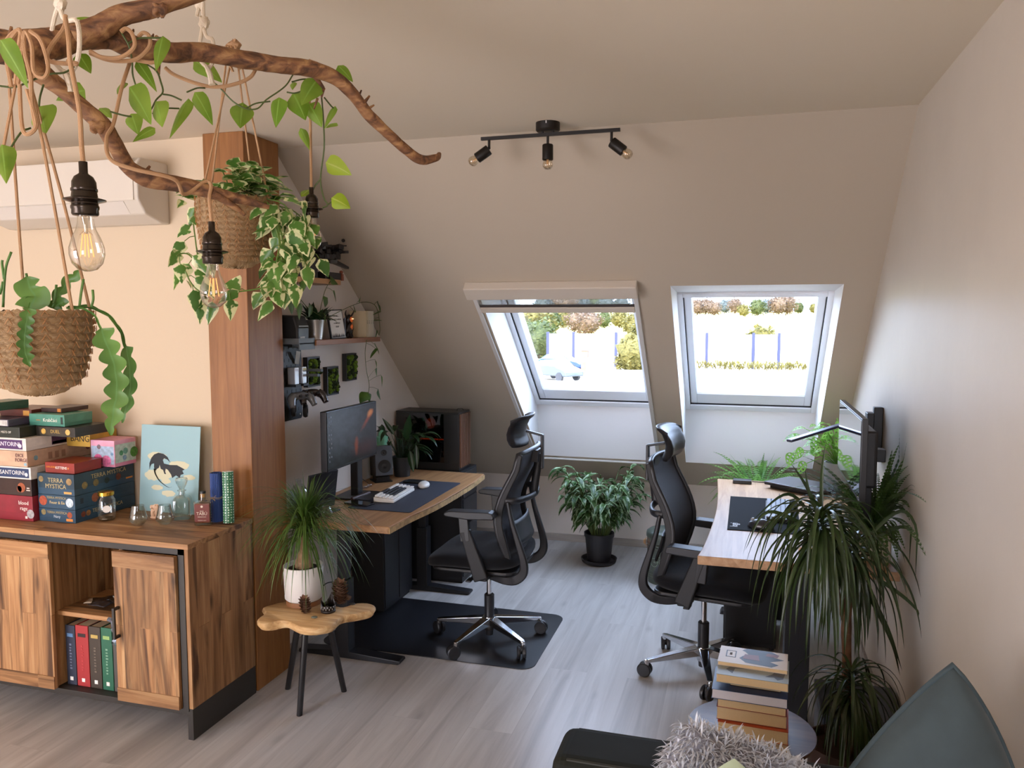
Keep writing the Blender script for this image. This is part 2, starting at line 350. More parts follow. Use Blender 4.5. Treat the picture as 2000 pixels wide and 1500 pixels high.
for k, (a, b) in enumerate(WO):
    f = MB(); sframe(f, a-.005, b+.005, SO0-.02, SO1+.015, .035, .035, .03, .05, OF-.03, OF+.09)
    f = f.build('window_%d' % (k+1), WHITE, smooth=False, bevel=.003); struct(f)
    sa = MB(); sframe(sa, a+.034, b-.034, SO0+.0, SO1-.04, .042, .042, .03, .11, OF-.012, OF+.07); sa.build('sash', WHITE, f, world=True, smooth=False, bevel=.004)
    g = MB(); sframe(g, a+.028, b-.028, SO0+.0, SO1-.032, .006, .006, .004, .004, OF-.02, OF-.0085); g.build('rubber_seal', RUB, f, world=True, smooth=False)
    g = MB(); sframe(g, a+.072, b-.072, SO0+.02, SO1-.146, .006, .006, .005, .007, OF-.006, OF+.06); g.build('glazing_bead', P('#b9bbc0', .4), f, world=True, smooth=False)
    g = MB(); sframe(g, a+.07, b-.07, SO0+.02, SO1-.14, 1, 0, 0, 0, OF+.02, OF+.03) if 0 else None
    x0, x1, s0, s1 = a+.074, b-.074, SO0+.025, SO1-.148
    g = MB(); g.add([S(x, s_, o) for o in (OF+.02, OF+.034) for s_ in (s0, s1) for x in (x0, x1)], [(0, 2, 3, 1), (4, 5, 7, 6), (0, 1, 5, 4), (2, 6, 7, 3), (0, 4, 6, 2), (1, 3, 7, 5)])
    g.build('pane', PANE, f, world=True, smooth=False)
# pleated blind cassette, rails and lowered bar on the left roof window
bl = thing('roof_window_blind', 'white roller blind cassette with side rails around the left roof window', 'blind', S(-.99, SI0))
def sbox(x0, x1, s0, s1, o0, o1): return MB().add([S(x, s_, o) for o in (o0, o1) for s_ in (s0, s1) for x in (x0, x1)], [(0, 1, 3, 2), (4, 6, 7, 5), (0, 4, 5, 1), (2, 3, 7, 6), (0, 2, 6, 4), (1, 5, 7, 3)])
BLW = P('#c4b8a8', .45)
sbox(-1.475, -.535, SI0-.05, SI0+.04, -.055, 0.0).build('cassette', BLW, bl, world=True, smooth=False, bevel=.006)
for x in (-1.447, -.553): sbox(x-.012, x+.012, SI0+.03, SI1+.02, -.016, .0).build('side_rail', P('#c9c5bf', .4), bl, world=True, smooth=False, bevel=.002)
sbox(-1.435, -.565, 1.15, 1.19, -.02, .0).build('pull_bar', BLW, bl, world=True, smooth=False, bevel=.004)
sbox(-1.435, -.565, 1.135, 1.15, -.012, -.004).build('bar_seal', P('#3a3330', .5), bl, world=True, smooth=False)
sbox(-1.43, -.57, SI0+.035, 1.14, -.009, -.006).build('insect_screen', glass('screen_net', '#eff0ee', .0, .6), bl, world=True, smooth=False)
# sill strip below both openings, skirtings
t = MB().box(-1.47, YK-.26, .672, -.54, YK-.215, .684); struct(t.build('trim_1', P('#cfcac4', .45), smooth=False, bevel=.003))
SK = wood('skirting', ('#8f867d', '#a69c92', '#b7aea4'), axis=0, rough=.45)
struct(MB().box(XL, YK-.014, 0, XR, YK, .055).build('baseboard_knee', SK, smooth=False, bevel=.002))
struct(MB().box(XL, YB+.25, 0, XL+.014, YK, .055).build('baseboard_left', SK, smooth=False, bevel=.002))
struct(MB().box(XR-.014, YF, 0, XR, YK, .055).build('baseboard_right', SK, smooth=False, bevel=.002))
struct(MB().box(XF, YB-.014, 0, XL-.14, YB, .055).build('baseboard_back_left', SK, smooth=False, bevel=.002))
# boxed-in timber column
OAK = wood('oak_veneer', ('#74491f', '#8c5c2f', '#9d6b3b'), axis=2, rough=.45, grain=1.6)
c = tag(MB().box(-2.295, 3.0, 0, -2.09, 3.27, ZC).build('wooden_column', OAK, smooth=False, bevel=.003), 'floor-to-ceiling oak-veneered square column beside the sideboard', 'column')
# ================================================================ SIDEBOARD and what stands in it
BLK = P('#2b2723', .5); RUS = ('#76502f', '#ab7c50', '#c9a070')
RV = wood('rustic_upright', RUS, axis=2, rough=.55, plank=(.075, .9), knots=.8, var=.35, streak=.85, grain=1.3)
RH = wood('rustic_level', RUS, axis=0, rough=.5, plank=(.11, .8), knots=.6, var=.35, streak=.7, grain=1.3)
RE = wood('rustic_plain', RUS, axis=2, rough=.55, knots=.3, streak=.5, grain=1.3)
CF, CB, CR, CL, CT = 2.56, 2.985, -2.088, -3.62, .808
cb = thing('sideboard', 'rustic plank-look sideboard with dark frame standing against the beige wall', 'cabinet', (-2.85, 2.77, 0))
def cbx(name, mat, *a, bevel=.0015, parent=None): return MB().box(*a).build(name, mat, parent or cb, world=True, smooth=False, bevel=bevel)
cbx('tabletop', RH, CL, CF-.004, CT-.022, CR+.004, CB, CT)
cbx('side_panel', RV, CR-.02, CF, .13, CR, CB, CT-.022); cbx('side_panel', RV, CL, CF, .13, CL+.02, CB, CT-.022)
for x in (CR-.028, CL): cbx('sled_leg', BLK, x, CF-.0, 0, x+.026, CB, .13)
f = MB().box(CR-.045, CF-.004, .12, CR-.018, CF+.02, CT-.022).box(CL, CF-.004, CT-.045, CR-.018, CF+.02, CT-.022); f.build('front_frame', BLK, cb, world=True, smooth=False)
cbx('bottom_panel', BLK, CL+.02, CF+.004, .1, CR-.02, CB, .125)
cbx('back_panel', RE, CL+.02, CB-.012, .12, CR-.02, CB, CT-.02)
cbx('partition', RV, -2.805, CF+.012, .125, -2.785, CB-.012, CT-.04); cbx('partition', RV, -2.44, CF+.02, .125, -2.42, CB-.012, CT-.04)
cbx('shelf', RH, -2.785, CF+.03, .435, -2.44, CB-.012, .455)
def door(x0, x1, hx):
    d = MB()
    d.box(x0, CF-.018, .13, x1, CF, CT-.05)
    d = d.build('door', RV, cb, world=True, smooth=False, bevel=.002)
    for a, b in ((.13, .185), (CT-.115, CT-.05)): MB().box(x0, CF-.022, a, x1, CF-.0175, b).build('rail', RH, d, world=True, smooth=False, bevel=.001)
    if hx:
        h = MB().box(hx-.006, CF-.05, .40, hx+.006, CF-.04, .53).box(hx-.006, CF-.045, .40, hx+.006, CF-.018, .412).box(hx-.006, CF-.045, .518, hx+.006, CF-.018, .53)
        h.build('handle', BLK, d, world=True, smooth=False, bevel=.002)
door(-2.438, -2.137, -2.418); door(-3.10, -2.765, 0); door(-3.58, -3.104, -3.14)
# ---- books in the open compartment
BK = [('#2c3142', 'dark navy rulebook, leftmost spine on the bottom shelf of the sideboard', 'P'), ('#a02a2c', 'red hardback standing in the sideboard between navy and dark brown books', ''),
      ('#3a3027', 'dark brown hardback standing between the red and green books', 'B'), ('#1f5c44', 'green hardback standing right of the dark brown book', ''), ('#4a4542', 'thin grey book half hidden by the sideboard door', '')]
x = -2.765; PAGE = P('#c9b596', .85, bump=.2, bs=200)
for i, (c, lab, _) in enumerate(BK):
    wd = (.052, .068, .062, .058, .03)[i]; hh = (.262, .268, .27, .272, .24)[i]
    b = thing('hardback_book', lab, 'book', (x+wd/2, CF+.045, .126), 0, 'books on the bottom shelf of the sideboard')
    CV = P(c, .5); w2 = wd/2-.001
    MB().box(-w2, 0, 0, w2, .006, hh).box(-w2, .003, 0, -w2+.003, .2, hh).box(w2-.003, .003, 0, w2, .2, hh).build('cover', CV, b, smooth=False, bevel=.0015)
    MB().box(-w2+.003, .006, .004, w2-.003, .195, hh-.004).build('pages', PAGE, b, smooth=False)
    t = P('#c2b48a', .5)
    if i < 4:
        text(('SHADOW', 'RISE', 'BRISINGR', 'LEGENDS')[i] if 0 else ('I· · ·', '·', '· · ·', '· ·')[i], .02, (0, 0, hh*.75), (0, 0, -1), (1, 0, 0), t, b) if 0 else None
        MB().box(-.008, -.0012, .02, .008, 0, .036).build('publisher_mark', P('#e6e2da', .6), b, smooth=False)
        MB().box(-w2*.6, -.0012, hh-.05, w2*.6, 0, hh-.035).build('spine_emblem', P(('#5a7fa8', '#2c1a1a', '#b59a52', '#8fae66')[i], .6), b, smooth=False)
        text(('ANDOR', 'ELDEST', 'BRISINGR', 'INHERITANCE')[i] if 0 else ('· E L D E N ·', '· E R A G ·', 'B R I S I N G R', 'E R A G O N')[i] if 0 else 'I I I I I I'[:9], .0001, (0, 0, .1), (0, 0, -1), (1, 0, 0), t, b) if 0 else None
        sp = MB(); rr = random.Random(i)
        for k in range(9): sp.box(-.006, -.0011, .07+k*.013, .006*rr.uniform(.2, 1), 0, .076+k*.013+rr.uniform(-.002, .002))
        sp.build('spine_lettering', P(('#6d7488', '#b33a3c', '#6b6154', '#7fa58c')[i], .6), b, smooth=False)
    x += wd+.002
# game box standing behind, card packs on the shelf
g = thing('game_box', 'dark plum box standing at the back of the sideboard shelf', 'box', (-2.52, CF+.33, .456))
MB().box(-.16, -.03, 0, .075, .03, .3).build('box_body', P('#35232a', .5), g, smooth=False, bevel=.002)
GOLD = P('#e8d9a6', .5)
text('D', .036, (-.002, -.03, .165), (1, 0, 0), (0, 0, 1), GOLD, g)
text('J', .036, (.006, -.03, .115), (1, 0, 0), (0, 0, 1), GOLD, g)
MB().tube([(.012+.022*math.cos(a), -.0308, .215+.022*math.sin(a)) for a in [math.radians(q) for q in range(60, 301, 20)]], .0026, 5).box(.006, -.0315, .2, .009, -.030, .232).build('emblem', GOLD, g)
rr = random.Random(5)
for i in range(9):
    px = -2.70+.023*i; py = CF+.11+rr.uniform(0, .08)
    c = ('#c9b8a0', '#1b1b1d', '#26262a', '#3a3a40', '#17171a', '#b8b4ae', '#202024', '#1d1d20', '#303036')[i]
    s = MB(); R = Matrix.Rotation(rr.uniform(-.8, .8), 3, 'Z')
    def pk(u, v_, R=R, px=px, py=py, i=i): p = R @ V(((u-.5)*.09, (v_-.5)*.06, 0)); return V((px+p.x, py+p.y, .4575+i*.0035+.003*math.sin(u*9+i)*math.sin(v_*7)+.005))
    s.grid(pk, 8, 6); o = s.build('card_pack', P(c, .25, coat=.5), bevel=0)
    sm = o.modifiers.new('thick', 'SOLIDIFY'); sm.thickness = .002
    tag(o, 'small foil card packet in the loose heap on the sideboard shelf', 'card pack', 'card packets heaped on the sideboard shelf')
def bagf(u, v_): return V((-2.485+.03*math.sin(v_*3)+.022*math.cos(u*6.28)*(1-.5*v_), CF+.012+.012*math.sin(u*6.28)+.01*math.sin(v_*14), .455-.11*v_+.006*math.sin(u*19)))
tag(MB().grid(bagf, 14, 10, closed_u=True).build('foil_bag', P('#8b98a8', .25, metal=.4, var=.6, vs=30, coat=.6), smooth=True), 'silvery blue foil bag hanging over the shelf edge', 'bag')
# ================================================================ THINGS ON THE SIDEBOARD
def gbox(x0, y0, x1, y1, z0, z1, col, label, sides=None, front=None, side=None, rz=0, lid='', cat='board game'):
    b = thing('board_game_box', label, cat, ((x0+x1)/2, (y0+y1)/2, z0), rz, 'stacked board games on the sideboard')
    w2, d2, h = (x1-x0)/2, (y1-y0)/2, z1-z0-.0006
    MB().box(-w2, -d2, 0, w2, d2, h*.94).build('box_body', P(col, .38, var=.12, vs=14), b, smooth=False, bevel=.001)
    MB().box(-w2-.0006, -d2-.0006, h*.3, w2+.0006, d2+.0006, h).build('lid', P(lid or col, .35, var=.18, vs=18), b, smooth=False, bevel=.001)
    def deco(face, items):
        for it in items:
            k = it[0]
            if face == 'f': org = lambda u, v_: V((-w2+2*w2*u, -d2-.0009, h*v_)); xd = V((1, 0, 0)); W = 2*w2
            else: org = lambda u, v_: V((w2+.0009, -d2+2*d2*u, h*v_)); xd = V((0, 1, 0)); W = 2*d2
            if k == 'T': text(it[1], h*it[2], org(it[3], it[4]), xd, (0, 0, 1), P(it[5], .5), b, sx=it[6] if len(it) > 6 else 1)
            elif k == 'R':
                a = org(it[1], it[2]); c_ = org(it[3], it[4]); mb = MB(); n_ = V((0, -.0004, 0)) if face == 'f' else V((.0004, 0, 0))
                mb.add([a+n_, V((c_.x, c_.y, a.z))+n_, c_+n_, V((a.x, a.y, c_.z))+n_], [(0, 1, 2, 3)]); mb.build('printed_panel', P(it[5], .5, var=it[6] if len(it) > 6 else 0, vs=60), b, smooth=False)
            elif k == 'C':
                a = org(it[1], it[2]); mb = MB(); r_ = it[3]*h; nn = 18; yd = V((0, 0, 1)); n_ = V((0, -.0006, 0)) if face == 'f' else V((.0006, 0, 0))
                mb.add([a+n_+xd*math.cos(q*6.283/nn)*r_+yd*math.sin(q*6.283/nn)*r_ for q in range(nn)], [tuple(range(nn))]); mb.build('printed_medallion', P(it[4], .45, var=.35, vs=90), b, smooth=False)
    deco('f', front or []); deco('s', side or [])
    return b
T0 = CT+.0005
zz = [at(148, py, Y=2.687).z for py in (997, 970, 928)]
G = '#b9a878'; BL = '#2b4a60'
gx = (-2.962, 2.687, -2.764, 3.035)
gbox(*gx, T0, zz[0], BL, 'dark blue strategy game box at the bottom of the three matching blue ones', front=[('T', 'TERRA MYSTICA', .26, .5, .72, G), ('T', 'Navy', .3, .5, .42, '#c8d2d8'), ('C', .13, .7, .22, '#8a7a4c'), ('C', .85, .6, .24, '#9c4a2a'), ('R', .75, .12, .93, .32, '#d98a3a')], side=[('C', .12, .55, .22, '#7d3f2a'), ('C', .2, .55, .22, '#9c6a3a'), ('T', 'TERRA MYSTICA', .42, .52, .6, G)])
gbox(*gx, zz[0]+.0005, zz[1], BL, 'dark blue strategy game box in the middle of the three matching blue ones', front=[('T', 'TERRA MYSTICA', .24, .5, .8, G), ('T', 'Feuer & Eis', .3, .52, .45, '#d6c08a'), ('C', .13, .55, .36, '#a8492a'), ('C', .86, .5, .34, '#c3d2da')], side=[('C', .32, .55, .34, '#a05a34'), ('R', .08, .35, .13, .75, '#22303c')])
gbox(*gx, zz[1]+.0005, zz[2], BL, 'topmost of the three matching dark blue game boxes, under the small red box', lid='#27404f', front=[('T', 'TERRA', .3, .5, .68, G), ('T', 'MYSTICA', .3, .5, .4, G), ('C', .1, .72, .14, '#8a7448'), ('C', .87, .66, .16, '#96784a'), ('R', .72, .08, .93, .18, '#e0a050')],
     side=[('T', 'TERRA MYSTICA', .3, .56, .72, G), ('C', .16, .4, .17, '#8a7a4a'), ('C', .34, .4, .17, '#7a6a3a'), ('C', .52, .38, .15, '#1c2a26'), ('C', .72, .42, .17, '#6a3a2a'), ('R', .85, .2, .97, .28, '#d08a3a')])
rb = (-2.93, 2.70, -2.772, 2.85)
gbox(*rb, zz[2]+.0008, zz[2]+.047, '#8a2b20', 'small dark red card game box lying on the blue boxes', front=[('T', 'EXPLODING', .22, .22, .55, '#e8963a'), ('T', 'KITTENS', .36, .56, .5, '#f0e8dc'), ('C', .8, .5, .1, '#e07a3a')])
gbox(-2.85, 2.875, -2.72, 3.005, zz[2]+.0008, zz[2]+.122, '#d98aa6', 'pink and pale green cube-shaped game box on the back of the blue boxes', lid='#e3a2b6', front=[('R', .02, .1, .98, .78, '#a9bccf', .25), ('C', .3, .28, .2, '#d9669a'), ('C', .65, .22, .22, '#e27fae'), ('C', .35, .75, .09, '#7d6a70'), ('C', .9, .5, .06, '#6b8fb0')],
     side=[('R', .02, .14, .98, .84, '#b9c9bd', .2), ('C', .3, .5, .1, '#4f8a62'), ('C', .5, .55, .12, '#6b9a8a'), ('C', .9, .45, .2, '#4f8a3a'), ('C', .45, .3, .1, '#7f9ab0')], cat='board game')
zf = lambda py, px=40: at(px, py, Y=2.66).z
A = [ # x1, y-top(px), y0, y1, colour, label, front, side
 (-2.968, 968, '#8a2430', 'deep red fantasy game box at the bottom of the tall stack', [('T', 'blood', .22, .84, .72, '#e8dcd0'), ('T', 'rage', .22, .84, .5, '#e8dcd0'), ('C', .96, .3, .18, '#a9a3a3'), ('R', .86, .1, .9, .2, '#e8dcd0')], None, None),
 (-2.970, 936, '#35211a', 'dark brown game box second from the bottom of the tall stack', [('C', .82, .5, .3, '#9c4f2a'), ('C', .78, .4, .2, '#7a3a20'), ('R', .92, .45, .97, .52, '#d8cabb'), ('R', .91, .32, .98, .38, '#d8cabb')], None, None),
 (-2.969, 912, '#d9d4cc', 'white-edged game box with a navy front in the tall stack', [('R', .3, .12, .97, .88, '#23365c'), ('T', 'SANTORINI', .5, .66, .5, '#e4e2e0'), ('C', .92, .4, .16, '#d9d9dd')], [('R', .1, .1, .9, .9, '#cfc6b6')], None),
 (-2.985, 881, '#c4a184', 'tan cardboard game box in the middle of the tall stack', [('T', 'DICE', .3, .86, .72, '#5a2433'), ('T', 'FORGE', .32, .89, .42, '#5a2433'), ('R', .94, .08, .99, .25, '#8fb0bb')], [('C', .12, .5, .16, '#7fa0a8'), ('R', .3, .25, .36, .7, '#a07a60'), ('R', .4, .25, .46, .7, '#a07a60'), ('R', .5, .25, .56, .7, '#a07a60'), ('C', .92, .6, .2, '#6a2f38')], .36),
 (-2.987, 856, '#dcd2c8', 'white game box with a purple front above the tan one', [('R', .3, .12, .93, .86, '#4b2a5c'), ('T', 'SANTORINI', .48, .64, .5, '#e8e2ea'), ('C', .88, .4, .18, '#d6d0d8')], [('R', .55, .15, .9, .85, '#4b2f55'), ('R', .57, .2, .88, .42, '#cfc4cc')], .24),
]
z = T0
for x1, py, col, lab, fr, sd, dep in A:
    z1 = zf(py); gbox(-3.27, 2.66, x1, 2.66+(dep or .33), z, z1, col, lab, front=fr, side=sd or []); z = z1+.0006
zA = z
# yellow box sharing the layer of the purple one, then the upper boxes
gbox(-3.05, 2.875, -2.855, 3.035, zA-.066, zA-.0012, '#c39a3f', 'mustard yellow game box lying behind the white and purple box', side=[], front=[('T', 'BANG', .62, .72, .55, '#33241a')])
gbox(-3.25, 2.66, -3.02, 2.86, zA, zA+.047, '#242a22', 'black game box at the left of the upper tall stack', front=[('T', 'MISTS OF', .3, .68, .5, '#ddd8cc')])
gbox(-3.015, 2.74, -2.80, 2.93, zA, zA+.043, '#2a2620', 'black and gold card duel box at the right of the upper stack', front=[('R', .1, .12, .9, .9, '#3a2f1c', .3), ('T', 'DUEL', .5, .5, .5, '#b99a4a'), ('C', .2, .5, .3, '#c9a04a'), ('C', .82, .5, .3, '#d0a85a')], side=[])
gbox(-3.26, 2.66, -3.08, 2.84, zA+.048, zA+.079, '#4d4656', 'thin purplish game box with a barcode above the black one', front=[('R', .72, .1, .98, .9, '#c9c4bd', .3), ('C', .3, .5, .2, '#a9552f')])
gbox(-3.055, 2.745, -2.86, 2.90, zA+.0445, zA+.097, '#3f7a68', 'teal green game box near the top of the tall stack', lid='#4b8672', front=[('T', 'Krabčáci', .42, .6, .5, '#e8e6dc'), ('R', .2, .45, .32, .52, '#b9703a'), ('R', .9, .2, .96, .8, '#1e2622')], side=[])
gbox(-3.24, 2.76, -3.06, 2.93, zA+.080, zA+.112, '#5a2a22', 'dark red game box behind the teal one on top of the stack', front=[('R', .75, .15, .95, .85, '#c08a3a')])
gbox(-3.045, 2.80, -2.93, 2.95, zA+.0985, zA+.118, '#3a2420', 'thin dark box topmost of the tall stack', front=[('R', .8, .1, .97, .9, '#c77a2c')])
gbox(-3.265, 2.68, -3.15, 2.83, zA+.1125, zA+.15, '#23503f', 'small dark green box at the top left of the stack')
# jar with gold lid
CG = glass('clear_glass', '#f1f5f3', .03)
j = thing('glass_jar', 'round glass jar with gold lid in front of the blue game boxes', 'jar', at(209, 1015, Z=CT+.001))
MB().lathe([(0, .001), (.03, .001), (.036, .008), (.037, .09), (.03, .103), (.029, .112)], n=32, cap=False).build('jar_body', CG, j)
MB().lathe([(0, .128), (.029, .128), (.033, .126), (.033, .112), (.03, .11)], n=32, cap=False).build('lid', P('#c9a13c', .25, metal=.9), j)
MB().blob((0, 0, .008), (.03, .03, .007), 8, .5).build('coins', P('#6b5a4a', .4, metal=.5, var=.5, vs=60), j)
d_ = (CAM-j.location).normalized()
q = MB().lathe([(0, .0), (.016, 0), (.016, .0008), (0, .0008)], c=(d_.x*.037, d_.y*.037, .055), ax=(d_.x, d_.y, 0), n=24, cap=False); q.build('round_label', P('#e9e5dc', .6), j)
# two tumblers, decanter, bottle, carved figure
def tumbler(px, py, lab):
    t = tag(MB().lathe([(0, .004), (.012, .003), (.022, .006), (.036, .022), (.039, .03), (.033, .05), (.026, .075), (.0245, .088), (.0235, .088), (.025, .075), (.0315, .05), (.037, .03), (.034, .023), (.02, .009), (0, .008)], c=at(px, py, Z=CT+.0005), n=40, cap=False).build('tasting_glass', CG), lab, 'glass', 'stemless tasting glasses'); return t
tumbler(271, 1026, 'empty stemless tasting glass standing left of its twin'); tumbler(323, 1025, 'empty stemless tasting glass in front of the glass decanter')
DG, _t, _b, _n, _l = nt('solid_glass'); _b.inputs['Transmission Weight'].default_value = 1; _b.inputs['Roughness'].default_value = .02; _b.inputs['IOR'].default_value = 1.3; _b.inputs['Base Color'].default_value = (.95, .98, 1, 1)
p = at(357, 1012, Z=CT+.0005)
d = thing('glass_decanter', 'square glass decanter with a tall faceted stopper', 'decanter', p, .5)
sq = lambda a, h: min(1.28, 1/max(abs(math.cos(a)), abs(math.sin(a)))) if h < .1 else 1
MB().lathe([(0, .0), (.034, .0), (.036, .01), (.037, .085), (.03, .098), (.014, .108), (.012, .122), (.019, .125), (.019, .128), (.008, .128), (.008, .105), (.026, .095), (.032, .084), (.031, .018), (0, .016)], n=32, cap=False, fn=sq).build('bottle_body', CG, d, angle=30)
MB().lathe([(0, .118), (.008, .12), (.009, .13), (.02, .15), (.027, .172), (.024, .182), (0, .184)], n=8, cap=False).build('stopper', CG, d, smooth=False)
p = at(398, 1025, Z=CT+.0005)
b = thing('rum_bottle', 'square bottle of amber rum with black stopper beside the decanter', 'bottle', p, .33)
MB().box(-.037, -.018, .0, .037, .018, .105).build('glass_body', CG, b, smooth=False, bevel=.007, seg=3)
MB().box(-.032, -.0145, .012, .032, .0145, .096).build('rum', P('#7a3312', .12, coat=.8, spec=.8), b, smooth=False, bevel=.004)
MB().lathe([(.02, .104), (.013, .108), (.0115, .114), (.0115, .138)], n=24, cap=False).build('neck', CG, b)
MB().lathe([(0, .122), (.011, .122), (.011, .139), (.0, .139)], n=20, cap=False).build('cork', P('#c79a62', .7), b)
MB().lathe([(0, .138), (.0125, .138), (.0125, .147), (0, .148)], n=24, cap=False).build('stopper', P('#17171a', .4), b)
MB().box(-.031, -.0185, .018, .031, -.0181, .092).build('label', P('#6a2616', .5), b, smooth=False)
LT = P('#d8c7b0', .5)
text('RON', .007, (0, -.0187, .064), (1, 0, 0), (0, 0, 1), LT, b); text('TABÚ', .019, (0, -.0187, .053), (1, 0, 0), (0, 0, 1), LT, b, sx=.95)
text('PREMIUM RUM', .0055, (0, -.0187, .039), (1, 0, 0), (0, 0, 1), LT, b); text('Caribbean spirit', .0055, (0, -.0187, .024), (1, 0, 0), (0, 0, 1), LT, b)
MB().lathe([(0, 0), (.005, 0), (.005, .0006), (0, .0006)], c=(0, -.0186, .084), ax=(0, -1, 0), n=18, cap=False).build('medallion', LT, b, world=False)
p = at(303, 1012, Z=CT+.0005)
c = MB(); c.blob(p+V((-.012, 0, .02)), (.009, .009, .022), 8, .5, 4).blob(p+V((.014, 0, .026)), (.013, .011, .028), 8, .6, 5, seed=3).blob(p+V((-.016, 0, .05)), (.008, .008, .009), 8, .3, 4).blob(p+V((.008, 0, .052)), (.015, .009, .011), 8, .6, 6, seed=5).blob(p+V((0, 0, .004)), (.024, .014, .006), 8, .3, 3).tube([p+V((-.014, -.004, .04)), p+V((0, -.006, .036)), p+V((.01, -.004, .045))], .004, 6)
tag(c.build('carved_figurine', P('#d9b596', .6, var=.15, vs=40)), 'small pale pink carved figurine behind the two tasting glasses', 'figurine')
# rolled paper, blue roll with twine, dotted green roll
p = at(414, 1004, Z=CT+.0005); r_ = thing('rolled_scroll', 'short cream paper scroll with red band beside the blue roll', 'scroll', (p.x+.012, p.y+.05, p.z))
MB().lathe([(.01, 0), (.01, .14), (.008, .14), (.008, .0)], n=20, cap=False).build('paper', P('#e3d3b4', .8), r_); MB().lathe([(.0108, .075), (.0112, .088), (.0108, .1)], n=20, cap=False).build('band', P('#7d2a22', .6), r_)
p = V((-2.205, 2.90, CT+.0005)); r_ = thing('blue_paper_roll', 'dark blue corrugated roll tied with twine, standing against the column', 'roll', p)
ridg = lambda a, h: 1+.035*math.cos(a*24)
MB().lathe([(.0245, 0), (.0245, .215), (.019, .215), (.019, .0)], n=96, cap=False, fn=ridg).build('corrugated_sheet', P('#1f3d7a', .6), r_)
tw = MB()
for q in (.104, .109): tw.tube([(.0262*math.cos(a), .0262*math.sin(a), q+.002*math.sin(a*3)) for a in [i*.3927 for i in range(16)]], .0012, 5, closed=True)
tw.tube(spline([(0, -.027, .107), (.014, -.034, .114), (.022, -.033, .122)]), .001, 5).tube(spline([(0, -.027, .107), (-.016, -.036, .108), (-.02, -.034, .102), (0, -.028, .105), (.016, -.036, .104), (.018, -.034, .098), (0, -.028, .105)]), .001, 5)
tw.build('twine_bow', P('#a08a6a', .8), r_)
p = V((-2.135, 2.885, CT+.002)); r_ = thing('dotted_paper_roll', 'green wrapping paper roll with white polka dots leaning on the column', 'roll', p)
R = Matrix.Rotation(math.radians(-3), 4, 'Y') @ Matrix.Rotation(math.radians(-5), 4, 'X')
GRN, t_, b_, N_, L_ = nt('polka'); 
tc = N_.new('ShaderNodeTexCoord'); vo = N_.new('ShaderNodeTexVoronoi'); vo.inputs['Scale'].default_value = 1; vo.inputs['Randomness'].default_value = .25
mp = N_.new('ShaderNodeMapping'); mp.inputs['Scale'].default_value = (16, 90, 1); L_.new(tc.outputs['UV'], mp.inputs[0]); mp.inputs['Scale'].default_value = (12, 20, 1); L_.new(mp.outputs[0], vo.inputs['Vector'])
rp = ramp(N_, [(.24, '#cfe0cd'), (.30, '#2f6b45')]); L_.new(vo.outputs['Distance'], rp.inputs[0]); L_.new(rp.outputs[0], b_.inputs['Base Color']); b_.inputs['Roughness'].default_value = .35
m = MB(); n = 32
for i in range(2):
    for j in range(n+1):
        a = 6.28318*j/n; m.v.append(R @ V((.0235*math.cos(a), .0235*math.sin(a), i*.222))); m.u[len(m.v)-1] = (j/n, i*1.0)
for j in range(n): m.f.append([j, j+1, n+2+j, n+1+j]); m.m.append(0)
m.build('printed_paper', GRN, r_)
mm = MB().lathe([(.0232, .0), (.0232, .2225), (.018, .2225), (.018, 0)], n=32, cap=False); mm.v = [R @ q for q in mm.v]; mm.build('paper_core', P('#e8e4da', .8), r_)
# leaning print: winged silhouette over a cloudy sky
p0 = V((-2.515, 2.995, CT+.001)); pr_ = thing('leaning_picture', 'pale blue unframed print of a black winged dragon silhouette leaning on the wall', 'picture', p0)
W_, H_ = .32, .40; tl = math.radians(4)
pl = lambda u, v_, o=0: V((W_*(u-.5)+.012*v_, -.006+v_*H_*math.sin(tl)*.9-.028-o, v_*H_*math.cos(tl)))
m = MB().add([pl(0, 0), pl(1, 0), pl(1, 1), pl(0, 1), pl(0, 0, -.003), pl(1, 0, -.003), pl(1, 1, -.003), pl(0, 1, -.003)], [(0, 1, 2, 3), (4, 7, 6, 5), (0, 4, 5, 1), (1, 5, 6, 2), (2, 6, 7, 3), (3, 7, 4, 0)])
m.build('board', P('#94b6ba', .6), pr_, smooth=False)
cl = MB()
for k, (u, v_, a, b) in enumerate(((.28, .64, .16, .05), (.66, .55, .17, .05), (.22, .42, .14, .06), (.40, .46, .18, .08), (.84, .42, .10, .03), (.3, .28, .10, .03), (.5, .22, .12, .035), (.45, .36, .08, .03))):
    cl.add([pl(u+a*math.cos(q*.3491)*(1+.3*noise.noise(V((q*.8, k, 0)))), v_+b*math.sin(q*.3491)*(1+.35*noise.noise(V((q*.8, k, 5)))), .0004+.00005*k) for q in range(18)], [tuple(range(18))])
cl.build('clouds', P('#cdc8a6', .6), pr_, smooth=False)
dr = MB(); o = .001
body = spline([pl(.3, .64, o), pl(.36, .66, o), pl(.42, .62, o), pl(.47, .57, o), pl(.44, .5, o)], 4)
